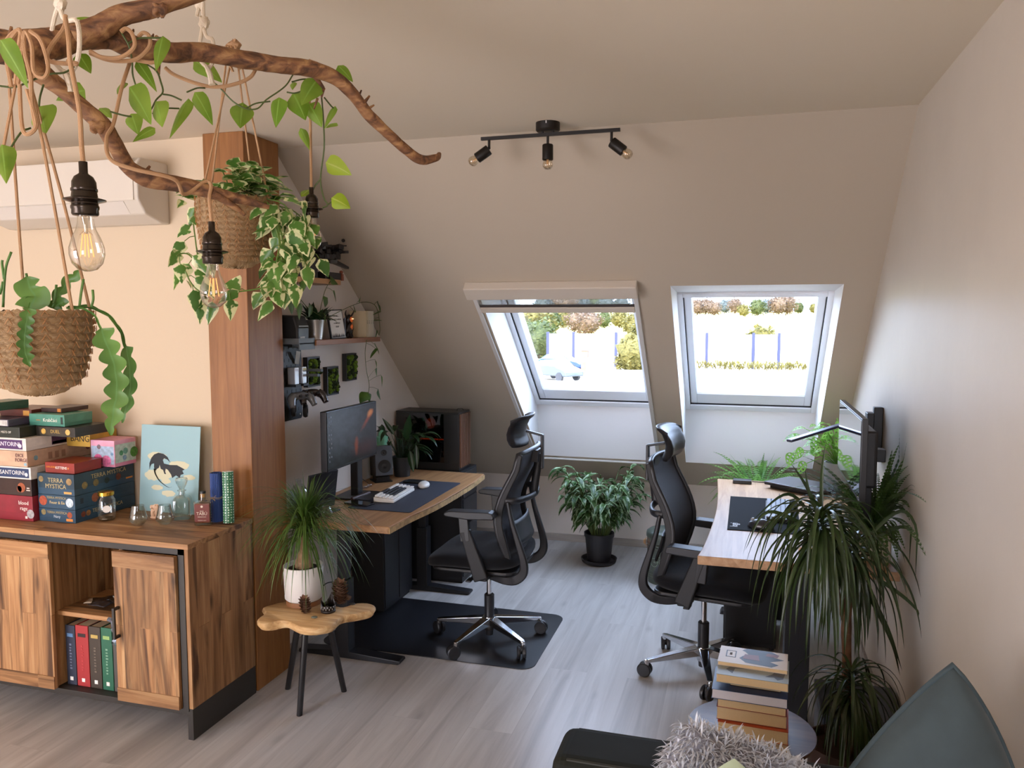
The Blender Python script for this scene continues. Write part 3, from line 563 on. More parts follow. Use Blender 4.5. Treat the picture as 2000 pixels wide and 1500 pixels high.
for poly in ([(0.158, 0.48), (0.155, 0.555), (0.186, 0.618), (0.232, 0.659), (0.305, 0.682), (0.392, 0.672), (0.464, 0.638), (0.51, 0.578), (0.46, 0.609), (0.407, 0.621), (0.384, 0.601), (0.406, 0.561), (0.51, 0.549), (0.629, 0.552), (0.762, 0.509), (0.722, 0.492), (0.748, 0.457), (0.698, 0.443), (0.682, 0.408), (0.618, 0.434), (0.555, 0.4), (0.533, 0.44), (0.475, 0.492), (0.439, 0.503), (0.432, 0.469), (0.449, 0.44), (0.418, 0.443), (0.395, 0.486), (0.355, 0.498), (0.332, 0.544), (0.324, 0.509), (0.292, 0.495), (0.268, 0.472), (0.237, 0.509), (0.237, 0.555), (0.195, 0.547), (0.17, 0.515)],):
    import mathutils.geometry as mg
    pts = [pl(u, v_, o) for u, v_ in poly]; dr.add(pts, mg.tessellate_polygon([pts]))
tail = spline([pl(u, v_, o) for u, v_ in [(0.254, 0.498), (0.272, 0.44), (0.338, 0.366), (0.429, 0.316), (0.51, 0.289), (0.556, 0.3)]], 5)
dr.tube(tail, lerpl([.009, .007, .005, .003, .001], len(tail)), 6, flat=.1)
dr.build('winged_silhouette', P('#1d2024', .6), pr_, smooth=False)
# ---------------------------------------------------------------- air conditioner
ac = thing('air_conditioner', 'white wall-mounted air conditioner indoor unit on the beige wall', 'air conditioner', (-2.95, YB, 2.12))
AW = P('#c9bfb0', .4)
MB().prism([(0, .0), (0, .27), (-.17, .27), (-.195, .24), (-.195, .09), (-.15, .03), (-.05, 0)], -.46, .43, ax=0).build('housing', AW, ac, smooth=False, bevel=.008, seg=3)
MB().box(-.44, -.1995, .085, .41, -.1955, .262).build('front_panel', P('#cec4b5', .35), ac, smooth=False, bevel=.004)
MB().prism([(-.192, .082), (-.152, .032), (-.149, .034), (-.189, .085)], -.38, .35, ax=0).build('air_flap', P('#cdc4b8', .4), ac, smooth=False)
# ================================================================ DRIFTWOOD BRANCH, CORDS, VINE, BULBS, HANGING BASKETS
BARK, t_, b_, N_, L_ = nt('driftwood'); b_.inputs['Roughness'].default_value = .75
tc = N_.new('ShaderNodeTexCoord'); mp = N_.new('ShaderNodeMapping'); mp.inputs['Scale'].default_value = (9, 30, 30); L_.new(tc.outputs['Object'], mp.inputs[0])
n_ = N_.new('ShaderNodeTexNoise'); n_.inputs['Scale'].default_value = 1.6; n_.inputs['Detail'].default_value = 9; n_.inputs['Distortion'].default_value = .7; L_.new(mp.outputs[0], n_.inputs['Vector'])
r_ = ramp(N_, [(.34, '#4a2f1c'), (.5, '#7b5334'), (.68, '#a67c50')]); L_.new(n_.outputs[0], r_.inputs[0]); L_.new(r_.outputs[0], b_.inputs['Base Color'])
bp = N_.new('ShaderNodeBump'); bp.inputs['Strength'].default_value = .8; bp.inputs['Distance'].default_value = .006; L_.new(n_.outputs[0], bp.inputs['Height']); L_.new(bp.outputs[0], b_.inputs['Normal'])
def pp(l, d0, d1=None):
    d1 = d0 if d1 is None else d1; n = len(l)-1
    return [at(a[0], a[1], d=(a[2] if len(a) > 2 else d0+(d1-d0)*i/max(1, n))) for i, a in enumerate(l)]
br = MB()
def limb(l, rad, d0, d1, k=7, n=14, lump=.16, seed=0):
    c = spline(pp(l, d0, d1), k); ds = lerpl([d0, d1], len(c)); br.tube(c, [r*dd/FPX for r, dd in zip(lerpl(rad, len(c)), ds)], n, lump=lump, seed=seed)
limb([(-140, 60), (-40, 82), (30, 95), (95, 88), (150, 72), (210, 70), (260, 92), (330, 102), (400, 102), (470, 116), (540, 126), (605, 134), (650, 150), (690, 185), (720, 225), (760, 262), (790, 290), (822, 312), (852, 308), (858, 301)], [34, 34, 33, 32, 28, 25, 22, 20, 18, 17, 16, 15, 14, 12, 11, 10, 10, 9, 7, 4], 1.5, 2.05)
limb([(150, 72), (200, 52), (240, 30), (300, 14), (350, 0), (420, -25), (500, -60)], [24, 22, 20, 19, 16, 13, 11], 1.6, 1.62, seed=4)
limb([(20, 120), (60, 130), (100, 158), (150, 200), (200, 243), (228, 288), (250, 325), (285, 347), (330, 357), (380, 366), (430, 380), (480, 392), (526, 405)], [30, 22, 17, 15, 17, 16, 15, 18, 15, 14, 12, 9, 4], 1.52, 1.76, seed=8)
limb([(415, 378), (440, 392), (465, 408), (478, 420)], [9, 7, 5, 3], 1.70, 1.74, seed=2, k=4)
for a, b, r in (((308, 118), (310, 145), 6), ((285, 335), (293, 324), 4), ((700, 190), (706, 176), 3), ((712, 200), (722, 187), 3.5), ((720, 212), (731, 205), 3), ((755, 262), (748, 266), 3), ((20, 70), (22, 52), 5), ((712, 215), (707, 221), 3), ((615, 150), (632, 172), 6), ((632, 172), (628, 190), 4), ((620, 192), (613, 213), 3), ((260, 62), (261, 57), 3), ((298, 72), (300, 66), 3)):
    dd = 1.5+a[0]/860*.55 if a[1] < 300 else 1.66
    br.tube(pp([a, b], dd), [r*dd/FPX, r*.5*dd/FPX], 7, lump=.3)
for px, py, dd in ((312, 20, 1.6), (190, 247, 1.6)): br.blob(at(px, py, d=dd-.01), (.017, .014, .013), 8, .8, 4)
branch = tag(br.build('driftwood_branch', BARK, angle=180), 'large brown driftwood branch hung on white ropes under the ceiling', 'branch')
ROPE = P('#e2d2ba', .85, bump=.5, bs=400); CORD = P('#b28a64', .8, bump=.4, bs=500)
def ceil_pt(p): return V((p.x, p.y, ZC-.002))
def rope(pt, lab, r, knot):
    p = at(*pt[:2], d=pt[2]); m = MB(); top = ceil_pt(p)
    m.tube(spline([top, p+V((0, 0, .03)), p+V((r*1.3, -.01, 0)), p+V((r*1.0, 0, -r*1.6)), p+V((0, .01, -r*2.3)), p+V((-r*1.1, .01, -r*1.2)), p+V((-r*.5, 0, .01)), p+V((0, 0, .05))]), .0045, 8)
    m.blob(p+V((0, 0, .045)), (.011, .011, .014), 7, .5, 4); m.tube(spline([p+V((0, 0, -r*2.2)), p+V((.01, 0, -r*2.2-.02)), p+V((.016, 0, -r*2.2-.045))]), [.004, .004, .005, .005, .006, .006, .006, .006, .006, .006, .006, .007, .008][:13], 6)
    if knot: m.blob(at(390, 8, d=pt[2]), (.009, .009, .014), 7, .5, 4); m.tube([at(390, 8, d=pt[2]), at(384, 32, d=pt[2])], .004, 6)
    return tag(m.build('hanging_rope', ROPE), lab, 'rope')
rope((400, 84, 1.79), 'thin white knotted rope holding the middle of the driftwood branch', .022, True)
rope((120, 52, 1.56), 'thick white rope looped around the left trunk of the branch', .038, False)
# pendant bulbs
BRZ = P('#3b332c', .22, metal=.85, spec=.6); BULB = glass('bulb_glass', '#fbf7f0', .05)
def pendant(px, py, d, sc, lab, path):
    p = at(px, py, d=d); t = thing('pendant_bulb', lab, 'lamp', p, 0, 'filament bulbs hung from the branch')
    s = sc
    MB().lathe([(0, .0), (.0075, 0), (.0075, -.02), (.009, -.022), (.016, -.027), (.0205, -.036), (.021, -.048), (.0225, -.0485), (.0225, -.053), (.021, -.054), (.0225, -.064), (.036, -.068), (.036, -.070), (.0225, -.074), (.0225, -.078), (.024, -.080), (.024, -.084), (.0225, -.087), (.023, -.094), (.021, -.097), (0, -.097)], n=32, cap=False).build('bulb_holder', BRZ, t, angle=60)
    b = MB().lathe([(.013, -.092), (.014, -.11), (.017, -.122), (.0245, -.138), (.0298, -.155), (.0302, -.168), (.026, -.184), (.0165, -.195), (.006, -.1985), (0, -.199)], n=36, cap=False).build('glass_bulb', BULB, t, angle=180)
    f = MB()
    f.lathe([(.008, -.1), (.004, -.115), (.003, -.128), (0, -.13)], n=12, cap=False)
    for a in range(4):
        an = a*1.57+.5; f2 = None
        f.tube([(.004*math.cos(an), .004*math.sin(an), -.125), (.011*math.cos(an), .011*math.sin(an), -.132)], .0005, 4)
    f.build('glass_stem', glass('stem_glass', '#f3efe6', .2), b)
    f = MB()
    for a in range(4): an = a*1.57+.5; f.tube([(.006*math.cos(an), .006*math.sin(an), -.13), (.0115*math.cos(an), .0115*math.sin(an), -.172)], .0011, 6)
    f.build('filament', P('#ffb870', .5, emit=.9), b)  # bulbs are off; emission put in only for the peach filament colour
    for c in kids(t)+kids(b):
        if c.parent == t: c.scale = (s, s, s)
    c = MB(); pts = spline(pp(path, d)+[p+V((0, 0, .0))], 8); c.tube(pts, .0036*s+.0006, 8); c.build('fabric_cord', CORD, t, world=True); return t
pendant(162, 316, 1.44, 1.0, 'clear filament bulb in bronze holder hanging in front of the air conditioner', [(128, 36, 1.50), (134, 75, 1.44), (137, 120), (148, 175), (156, 225), (159, 280)])
pendant(413, 433, 1.68, .92, 'clear filament bulb hanging before the large variegated pothos basket', [(255, 118, 1.66), (238, 170, 1.60), (222, 240, 1.60), (208, 270, 1.58), (215, 310, 1.56), (260, 330, 1.56), (340, 350, 1.6), (360, 380, 1.66), (400, 355, 1.70), (412, 362, 1.7), (409, 385, 1.69), (411, 410, 1.68)])
pendant(608, 366, 2.0, .78, 'clear filament bulb hanging right of the pothos basket, in front of the shelves', [(604, 118, 1.93), (626, 128, 1.92), (632, 148, 1.94), (612, 155, 1.96), (604, 165, 1.98), (606, 230), (607, 300)])
# loose loops of lamp cord wound around the branch
c = MB(); c0 = c
def loop(l, d0, d1, r=.0042): c.tube(spline(pp(l, d0, d1), 6), r, 7)
c = MB()
loop([(322, 132), (340, 146), (380, 162), (420, 170), (460, 164), (490, 150), (505, 125), (522, 112), (535, 118)], 1.78, 1.84)
tag(c.build('cord_loop', CORD), 'beige lamp cord sagging in a wide arc below the middle branch', 'cord'); c = MB()
loop([(176, 100), (200, 112), (235, 112), (262, 92), (258, 66), (246, 56), (236, 62)], 1.60, 1.58)
loop([(176, 104), (215, 118), (262, 117), (290, 94), (292, 72), (280, 64), (270, 72)], 1.62, 1.62)
loop([(262, 117), (300, 122), (318, 108), (318, 84), (305, 72)], 1.63, 1.66)
tag(c.build('cord_loop', CORD), 'beige fabric lamp cord coiled around the branch fork', 'cord'); c = MB()
loop([(130, 120), (150, 125), (105, 122), (92, 112), (100, 90), (125, 55), (128, 30)], 1.47, 1.5)
tag(c.build('cord_loop', CORD), 'beige lamp cord looped beside the thick white rope', 'cord')
# ---- woven baskets
SG, t_, b_, N_, L_ = nt('seagrass'); b_.inputs['Roughness'].default_value = .8
tc = N_.new('ShaderNodeTexCoord'); sp_ = N_.new('ShaderNodeSeparateXYZ'); L_.new(tc.outputs['UV'], sp_.inputs[0])
mp = N_.new('ShaderNodeMapping'); mp.inputs['Scale'].default_value = (26, 60, 1); mp.inputs['Rotation'].default_value = (0, 0, 0); L_.new(tc.outputs['UV'], mp.inputs[0])
n_ = N_.new('ShaderNodeTexNoise'); n_.inputs['Scale'].default_value = 1; n_.inputs['Detail'].default_value = 5; L_.new(mp.outputs[0], n_.inputs['Vector'])
wv = N_.new('ShaderNodeTexWave'); wv.bands_direction = 'DIAGONAL'; wv.inputs['Scale'].default_value = 14; wv.inputs['Distortion'].default_value = 3; wv.inputs['Detail'].default_value = 3
mp2 = N_.new('ShaderNodeMapping'); mp2.inputs['Scale'].default_value = (1.2, 6, 1); L_.new(tc.outputs['UV'], mp2.inputs[0]); L_.new(mp2.outputs[0], wv.inputs['Vector'])
ad = N_.new('ShaderNodeMath'); ad.operation = 'MULTIPLY'; L_.new(n_.outputs[0], ad.inputs[0]); L_.new(wv.outputs[1], ad.inputs[1])
r_ = ramp(N_, [(.05, '#a8743f'), (.16, '#d9ab74'), (.34, '#f0d2a4')]); L_.new(ad.outputs[0], r_.inputs[0]); L_.new(r_.outputs[0], b_.inputs['Base Color'])
bp = N_.new('ShaderNodeBump'); bp.inputs['Strength'].default_value = .9; bp.inputs['Distance'].default_value = .004; L_.new(ad.outputs[0], bp.inputs['Height']); L_.new(bp.outputs[0], b_.inputs['Normal'])
def basket(t, R, Hh, taper, coils, rz=0):
    m = MB(); n = 96; prof = []
    steps = coils*6
    for i in range(steps+1):
        u = i/steps; z = -Hh*(1-u); k = math.sin(math.pi*(u*coils % 1))
        ang = min(1, u*4.2); r = R*(taper+(1-taper)*min(1, u*1.4))*(math.sin(ang*1.5708)**.45 if u < .24 else 1)
        prof.append((max(r, .01)-.006*(1-k), z))
    o = 0
    for i, (r, z) in enumerate(prof):
        for j in range(n+1):
            a = 6.28318*j/n; q = noise.noise(V((math.cos(a)*2.2, math.sin(a)*2.2, z*16))); e = 1+.02*q+.010*math.sin(a*34+i*1.05)+.006*noise.noise(V((math.cos(a)*26, math.sin(a)*26, z*110)))
            m.v.append(V((r*e*math.cos(a), r*e*math.sin(a), z+.006*q*(1 if 0 < i < steps else .4)+.0022*math.sin(a*34+i*1.05)))); m.u[len(m.v)-1] = (j/n*3, i/len(prof)*2)
    for i in range(len(prof)-1):
        for j in range(n): a = i*(n+1)+j; b = a+n+1; m.f.append([a, a+1, b+1, b]); m.m.append(0)
    m.lathe([(R-.008, -.002), (R-.014, -.03), (0, -.03)], n=32, cap=False, m=1)
    st_ = MB(); 
    b = m.build('woven_basket', [SG, P('#3a2a1c', .95, bump=.6, bs=120)], t, angle=180)
    rr = random.Random(3)
    for i in range(coils):
        z = -Hh*(1-(i+.5)/coils); 
        if z < -Hh*.92: continue
        u = 1+z/Hh; r = R*(taper+(1-taper)*min(1, u*1.4))+.002
        if u < .24: r *= math.sin(min(1, u*4.2)*1.5708)**.45
        for j in range(46):
            a = 6.283*j/46+rr.uniform(-.04, .04); a2 = a+.07*(1 if j % 2 else -1)
            st_.tube([(r*math.cos(a), r*math.sin(a), z-.004), (r*math.cos(a2), r*math.sin(a2), z+.0075)], .0007, 3, cap=False)
    st_.build('binding_thread', P('#a87342', .7), b)
    return b
POTH = leafmat('pothos_variegated', '#3c6426', '#64903e', .3, ('#dcdca8', .69), .25, scale=48)
GREEN = leafmat('philodendron', '#74992e', '#9ebc4c', .35, None, .5, vein='#9cc45a')
YGREEN = leafmat('philodendron_young', '#8fae28', '#b2c63c', .35, None, .5, vein='#c8d468')
STEM = P('#5f7a30', .5); DSTEM = P('#4b5a2a', .55)
# middle basket with variegated pothos
pc = at(457, 388, d=1.97); Rb = .0905
hp = thing('hanging_planter', 'seagrass basket of cream-variegated pothos hanging before the timber column', 'hanging plant', pc)
basket(hp, Rb, .172, .80, 13)
kn = at(458, 105, d=1.935)
for k, (a, px, py) in enumerate(((2.9, 441, 125), (4.4, 449, 130), (1.6, 465, 128), (.15, 472, 126))):
    MB().tube([at(px, py, d=1.925)-pc, V((Rb*math.cos(a), Rb*math.sin(a), -.004))], .0023, 6).build('hanger_cord', CORD, hp)
m = MB()
for k, (x0, x1) in enumerate(((448, 455), (452, 470), (458, 452), (466, 474))):
    m.tube(spline(pp([(455, 84, 1.93), (x0-6, 92, 1.91), (x0-2, 118, 1.905), (x1, 140-k*5, 1.92)], 1.9), 5), .0035, 6)
m.blob(at(457, 88, d=1.92), (.016, .014, .013), 8, .7, 5); m.build('hanger_knot', CORD, hp, world=True)
rr = random.Random(11); lf = MB(); sm = MB()
def rnd_leaf(mb, p, L, W=None, outward=None, droop=1.0, upw=.2, shape='heart', fold=.3):
    a = rr.uniform(0, 6.283); o = V((math.cos(a), math.sin(a), 0)) if outward is None else (V(outward).normalized()+V((rr.uniform(-.6, .6), rr.uniform(-.6, .6), 0))*.8)
    d = (o+V((0, 0, upw+rr.uniform(-.3, .3)))).normalized(); mb.leaf(p, d, L, W or L*.62, droop=droop, fold=fold, shape=shape, side=(-d.y+rr.uniform(-.4, .4), d.x, rr.uniform(-.4, .4)))
for i in range(120):
    a = rr.uniform(0, 6.283); r = rr.uniform(.2, 1.12)*Rb
    if math.cos(a-.2) < 0 and rr.random() < .45: a = rr.uniform(-1.2, 1.4)
    p = V((r*math.cos(a), r*math.sin(a), rr.uniform(.0, .05)*(1.4 if math.cos(a) > 0 else .8))); rnd_leaf(lf, p, rr.uniform(.045, .07), outward=(math.cos(a), math.sin(a), 0), droop=rr.uniform(.6, 1.6), upw=.35)
    if i % 3 == 0: sm.tube(spline([V((r*.3*math.cos(a), r*.3*math.sin(a), -.02)), p*.6, p], 3), .0015, 5)
def strand(l, d0, d1, nl, L, mb=lf, sb=sm, mat=None, off=pc, r=.0018, droop=1.0):
    c_ = [q-off for q in spline(pp(l, d0, d1), 5)]; sb.tube(c_, r, 5)
    for k in range(nl):
        q = c_[int((k+.6)/nl*(len(c_)-1))]; d = V((rr.uniform(-1, 1), rr.uniform(-.8, .3), rr.uniform(-.9, .2))).normalized(); e = q+d*rr.uniform(.008, .03)
        sb.tube([q, q*.5+e*.5+V((0, 0, .004)), e], .001, 4); L = .058; mb.leaf(e, (d.x, d.y, d.z-.5), L*rr.uniform(.7, 1.2), L*.66, droop=droop*rr.uniform(.4, 1), fold=.25, side=(rt.x+rr.uniform(-.5, .5), rt.y, rr.uniform(-.5, .5)))
strand([(520, 388), (555, 400), (575, 440), (585, 490), (600, 520)], 1.95, 1.93, 14, .05)
strand([(522, 395), (540, 430), (548, 480), (556, 530), (580, 545)], 1.93, 1.90, 14, .05)
strand([(522, 400), (570, 410), (600, 440), (612, 470), (612, 500)], 2.0, 2.02, 12, .05)
strand([(530, 410), (548, 450), (555, 500), (545, 530), (548, 560), (548, 590)], 1.93, 1.9, 9, .055)
strand([(530, 420), (545, 470), (540, 510), (535, 530), (520, 550)], 1.92, 1.9, 8, .045)
strand([(520, 395), (560, 425), (570, 470), (560, 520), (540, 540)], 2.02, 2.02, 12, .05)
strand([(395, 385), (378, 420), (382, 470), (386, 500)], 2.0, 2.02, 7, .04)
strand([(527, 560), (480, 568), (430, 572), (400, 575), (375, 555), (362, 530)], 1.86, 1.82, 8, .042)
strand([(395, 500), (390, 520), (370, 498), (355, 495), (345, 500)], 1.9, 1.86, 4, .045)
for a, b, w_ in (((352, 490), (326, 520), .035), ((352, 522), (338, 566), .024), ((365, 548), (374, 562), .018), ((400, 350), (378, 372), .03), ((575, 495), (563, 535), .035), ((530, 545), (552, 570), .04), ((535, 562), (552, 600), .045), ((452, 545), (468, 570), .05), ((360, 392), (345, 405), .025), ((598, 395), (594, 430), .04), ((580, 395), (600, 405), .04)):
    A_, B_ = at(*a, d=1.9)-pc, at(*b, d=1.88)-pc; lf.leaf(A_, B_-A_, (B_-A_).length, w_, droop=.25, side=(B_-A_).cross(fw))
sm.build('stems', STEM, hp); lf.build('foliage', POTH, hp, angle=180)
# left basket with fishbone cactus
pc = at(70, 606, d=1.52); Rb = .1
hp = thing('hanging_planter', 'large seagrass basket with a fishbone cactus hanging over the board games', 'hanging plant', pc)
basket(hp, Rb, .165, .72, 11)
for k, (a, px, py, dd) in enumerate(((2.6, 18, 165, 1.48), (4.0, 30, 165, 1.46), (-.05, 40, 60, 1.46), (.8, 58, 160, 1.47))):
    tp = at(px, py, d=dd)-pc; MB().tube(spline([tp, tp*.5+V((Rb*math.cos(a), Rb*math.sin(a), -.004))*.5, V((Rb*.93*math.cos(a), Rb*.93*math.sin(a), -.004))], 3), .003, 6).build('hanger_cord', CORD, hp)
m = MB()
for l in ([(22, 170), (12, 100), (32, 62), (40, 62), (36, 100), (30, 165)], [(35, 165), (46, 80), (50, 62), (62, 90), (66, 140), (85, 152), (94, 130), (80, 80), (58, 60)], [(5, 90), (20, 70), (34, 60), (44, 68), (50, 110), (60, 150), (62, 200), (70, 250)], [(38, 165), (42, 240), (50, 262), (66, 255), (70, 235), (52, 175)]): m.tube(spline(pp(l, 1.455), 5), .0038, 6)
m.build('hanger_loops', CORD, hp, world=True)
FISH = leafmat('fishbone', '#466f30', '#6f9a4a', .35, None, .2, vein='#6a9a58')
fb = MB()
def fish(l, d0, d1, w_, lobes, t0=0.0, side=None):
    c_ = [q-pc for q in spline(pp(l, d0, d1), 12)]; n = len(c_); o = len(fb.v)
    L = [0]
    for i in range(1, n): L.append(L[-1]+(c_[i]-c_[i-1]).length)
    for i, q in enumerate(c_):
        t = (c_[min(i+1, n-1)]-c_[max(i-1, 0)]).normalized(); view = (q+pc-CAM).normalized(); s_ = t.cross(view).normalized()
        if side: s_ = (s_+V(side)*.5).normalized()
        u = L[i]/L[-1]; ww = w_ if u > t0 else w_*.12
        a = lambda ph: ww*(.30+.70*abs(math.sin(math.pi*(u*lobes+ph)))**.8)*min(1, (1-u)*6+.15)
        nn = s_.cross(t)*.003
        for e, uu in ((-a(0), 1), (-a(0)*.5, .5), (0, 0), (a(.5)*.5, .5), (a(.5), 1)): fb.v.append(q+s_*e+nn*(1-uu)); fb.u[len(fb.v)-1] = (u, uu)
    for i in range(n-1):
        for j in range(4): a_ = o+i*5+j; fb.f.append([a_, a_+1, a_+6, a_+5]); fb.m.append(0)
fish([(128, 602), (165, 604), (188, 622), (205, 665), (222, 710), (228, 760), (222, 800), (215, 850)], 1.50, 1.46, .022, 9, .32)
fish([(135, 600), (175, 602), (215, 618), (240, 660), (252, 710), (254, 760), (245, 800), (238, 826)], 1.54, 1.54, .013, 8, .5)
fish([(130, 601), (180, 600), (225, 630), (246, 680), (250, 725), (246, 730)], 1.56, 1.57, .004, 5)
fish([(58, 590), (56, 605), (50, 640), (48, 680), (58, 716)], 1.43, 1.415, .013, 7, .1)
fish([(100, 602), (108, 585), (122, 565), (135, 548), (158, 528)], 1.54, 1.55, .012, 3)
fish([(60, 604), (64, 590), (68, 578), (60, 565), (52, 540)], 1.47, 1.47, .026, 1.4)
fish([(105, 604), (112, 595), (120, 592), (124, 598)], 1.5, 1.5, .012, 1.2)
for l in ([(6, 600), (8, 560), (12, 520), (22, 492)], [(8, 545), (4, 515), (5, 508)], [(155, 600), (158, 575), (163, 545)], [(178, 600), (182, 585), (181, 566)], [(103, 602), (108, 580), (110, 556)], [(55, 570), (54, 550), (51, 534)], [(0, 575), (6, 550)]): fb.tube([q-pc for q in spline(pp(l, 1.5), 4)], .0024, 6)
fb.build('cactus_stems', FISH, hp, angle=180)
# heart-leaf vine growing along the branch
vine = thing('climbing_vine', 'bright green heart-leaf vine trailing along the driftwood branch', 'vine', at(300, 120, d=1.8)); o_ = vine.location
sm = MB(); lf = MB(); ly = MB()
for l, d0, d1 in (([(0, 168), (30, 170), (60, 158), (95, 145), (125, 142), (145, 130)], 1.45, 1.5), ([(236, 62), (252, 90), (258, 120), (260, 150), (275, 190), (292, 215), (305, 195), (318, 180), (314, 160), (305, 138), (280, 122)], 1.62, 1.68), ([(378, 118), (400, 145), (430, 172), (455, 198), (480, 212), (503, 212), (520, 195), (545, 178), (560, 165), (572, 146)], 1.85, 1.93), ([(622, 150), (628, 190), (632, 240), (633, 290), (626, 350), (632, 385), (640, 400), (630, 406)], 1.98, 2.0), ([(85, 165), (78, 190), (76, 210)], 1.5, 1.5), ([(215, 218), (240, 225), (257, 228)], 1.58, 1.6), ([(318, 184), (335, 187), (355, 196)], 1.68, 1.7), ([(298, 222), (320, 212), (350, 212)], 1.66, 1.7), ([(365, 180), (385, 172), (400, 172)], 1.75, 1.8), ([(250, 85), (270, 75), (300, 74), (318, 74)], 1.6, 1.62), ([(480, 212), (500, 202), (528, 198)], 1.9, 1.92), ([(560, 180), (575, 182), (590, 178), (602, 176)], 1.93, 1.95), ([(633, 190), (645, 205), (652, 212)], 1.98, 2), ([(626, 350), (616, 362), (612, 370)], 2, 2.01), ([(570, 160), (590, 155), (605, 155)], 1.9, 1.93), ([(640, 400), (650, 392), (646, 388)], 2, 2), ([(0, 330), (15, 300), (40, 260), (60, 250)], 1.45, 1.5)):
    sm.tube([q-o_ for q in spline(pp(l, d0, d1), 4)], .0019, 6)
LV = [(0, 78, 49, 172, 50, 1.30), (74, 208, 88, 264, 62, 1.5), (3, 282, 12, 360, 44, 1.42), (152, 104, 171, 147, 32, 1.62), (186, 38, 152, 50, 22, 1.7), (318, 70, 306, 140, 32, 1.6), (166, 176, 116, 205, 38, 1.66), (252, 170, 292, 244, 56, 1.6), (240, 160, 231, 192, 22, 1.68), (266, 118, 301, 181, 24, 1.66), (194, 211, 215, 240, 24, 1.7), (304, 198, 316, 252, 42, 1.6), (256, 222, 266, 264, 36, 1.66), (303, 250, 268, 285, 20, 1.66), (368, 192, 334, 270, 34, 1.7), (380, 180, 411, 245, 34, 1.72), (378, 118, 430, 164, 34, 1.85), (474, 200, 470, 252, 46, 1.92), (545, 190, 540, 248, 38, 1.92), (572, 182, 594, 236, 46, 1.94), (622, 152, 592, 207, 44, 1.9), (603, 203, 624, 250, 38, 1.95), (573, 160, 572, 184, 14, 1.93), (587, 250, 603, 296, 18, 1.97), (660, 128, 683, 164, 26, 2.0), (655, 207, 637, 254, 16, 2.0), (658, 240, 640, 259, 14, 2.0)]
LY = [(636, 318, 682, 348, 40, 1.98), (647, 387, 680, 414, 34, 1.98), (606, 370, 591, 392, 24, 2.03)]
for mb, Ls in ((lf, LV), (ly, LY)):
    for i, (x0, y0, x1, y1, w_, dd) in enumerate(Ls):
        a, b = at(x0, y0, d=dd)-o_, at(x1, y1, d=dd-.02*(i % 3))-o_; tl = ((i*37) % 7-3)*.12
        mb.leaf(a, b-a+V((0, 0, .02)), (b-a).length*1.03, w_*dd/FPX*1.05, droop=.35, fold=.22+.1*(i % 3), side=(b-a).cross(fw).normalized()+fw*tl*1.2, nt_=10)
sm.build('stems', DSTEM, vine); lf.build('leaves', GREEN, vine, angle=180); o = ly.build('young_leaves', YGREEN, vine, angle=180); o['label'] = 'yellow-green young leaves'
# ---- three-spot ceiling lamp
tk = at(1070, 240, Z=ZC); cl = thing('ceiling_spotlight', 'black three-spot ceiling lamp on a slim bar above the window wall', 'lamp', tk)
BM = P('#18130f', .45, metal=.3)
MB().lathe([(0, 0), (.05, 0), (.05, -.03), (.045, -.035), (0, -.035)], n=36, cap=False).build('ceiling_rose', BM, cl)
MB().box(.003, -.051, -.012, .007, -.049, -.002).build('fixing_screw', P('#d8d8d8', .3, metal=.8), cl, smooth=False)
e0, e1 = at(971, 268, Z=ZC-.047)-tk, at(1174, 248, Z=ZC-.047)-tk
e0.y = e1.y = -.01; e0.x = -.285; e1.x = .30
MB().beam(V((-.29, 0, -.047)), V((.30, 0, -.047)), .013, .013).build('bar', BM, cl, smooth=False)
MB().cyl((-.022, 0, -.03), (-.022, 0, -.045), .005).cyl((.022, 0, -.03), (.022, 0, -.045), .005).build('bar_mount', BM, cl)
BG2 = glass('small_bulb', '#f6eede', .1)
for k, (x, dirv) in enumerate(((-.255, V((-.83, -.1, -.55))), (0, V((0, 0, -1))), (.265, V((.78, .05, -.62))))):
    s_ = V((x, 0, -.052)); j = s_+V((0, 0, -.035)); d = dirv.normalized(); MB().cyl(s_, j, .0055).blob(j, .0065, 6).build('swivel_stem', BM, cl)
    a = j+d*(.0 if k == 1 else .0)+(V((0, 0, 0)) if k == 1 else V((0, 0, -.006)))
    h = MB().lathe([(0, 0), (.02, 0), (.0225, .003), (.0225, .062), (.02, .064), (.0, .05)], c=a, ax=d, n=28, cap=False).build('lamp_holder', BM, cl)
    b = MB().lathe([(.01, .05), (.017, .066), (.021, .08), (.0205, .09), (.013, .1), (0, .103)], c=a, ax=d, n=24, cap=False).build('glass_bulb', BG2, cl, angle=180)
    MB().lathe([(0, .055), (.006, .055), (.004, .085), (0, .088)], c=a, ax=d, n=8, cap=False).build('filament', P('#d9b48a', .3, metal=.6), b)
# ================================================================ LEFT DESK AND WALL
DZ = .73
def cmat(name='desk_oak', axis=1): return wood(name, ('#8f6640', '#b0845a', '#c59a6c'), axis=axis, rough=.38, plank=(.11, 1.6), knots=.15, var=.14, grain=1.2, seam=.2, streak=.1)
ld = thing('standing_desk', 'live-edge oak desk on black frame along the shelf wall', 'desk', (-1.86, 3.95, 0))
e = [(-1.563, 3.285), (-1.553, 3.50), (-1.525, 3.76), (-1.516, 4.05), (-1.518, 4.34), (-1.535, 4.6)]; e = [(q.x, q.y) for q in spline([(x, y, 0) for x, y in e], 4)]
MB().prism([(XL+.006, 3.285)]+e+[(XL+.006, 4.62)], DZ-.035, DZ).build('tabletop', cmat(), ld, world=True, smooth=False, bevel=.004)
MB().prism([(x-.001+.006*math.sin(i*1.7), y) for i, (x, y) in enumerate(e)]+[(x+.004, y) for x, y in e[::-1]], DZ-.033, DZ-.006).build('live_edge', P('#b08f60', .7, var=.35, vs=30, bump=.6, bs=40), ld, world=True, smooth=False)
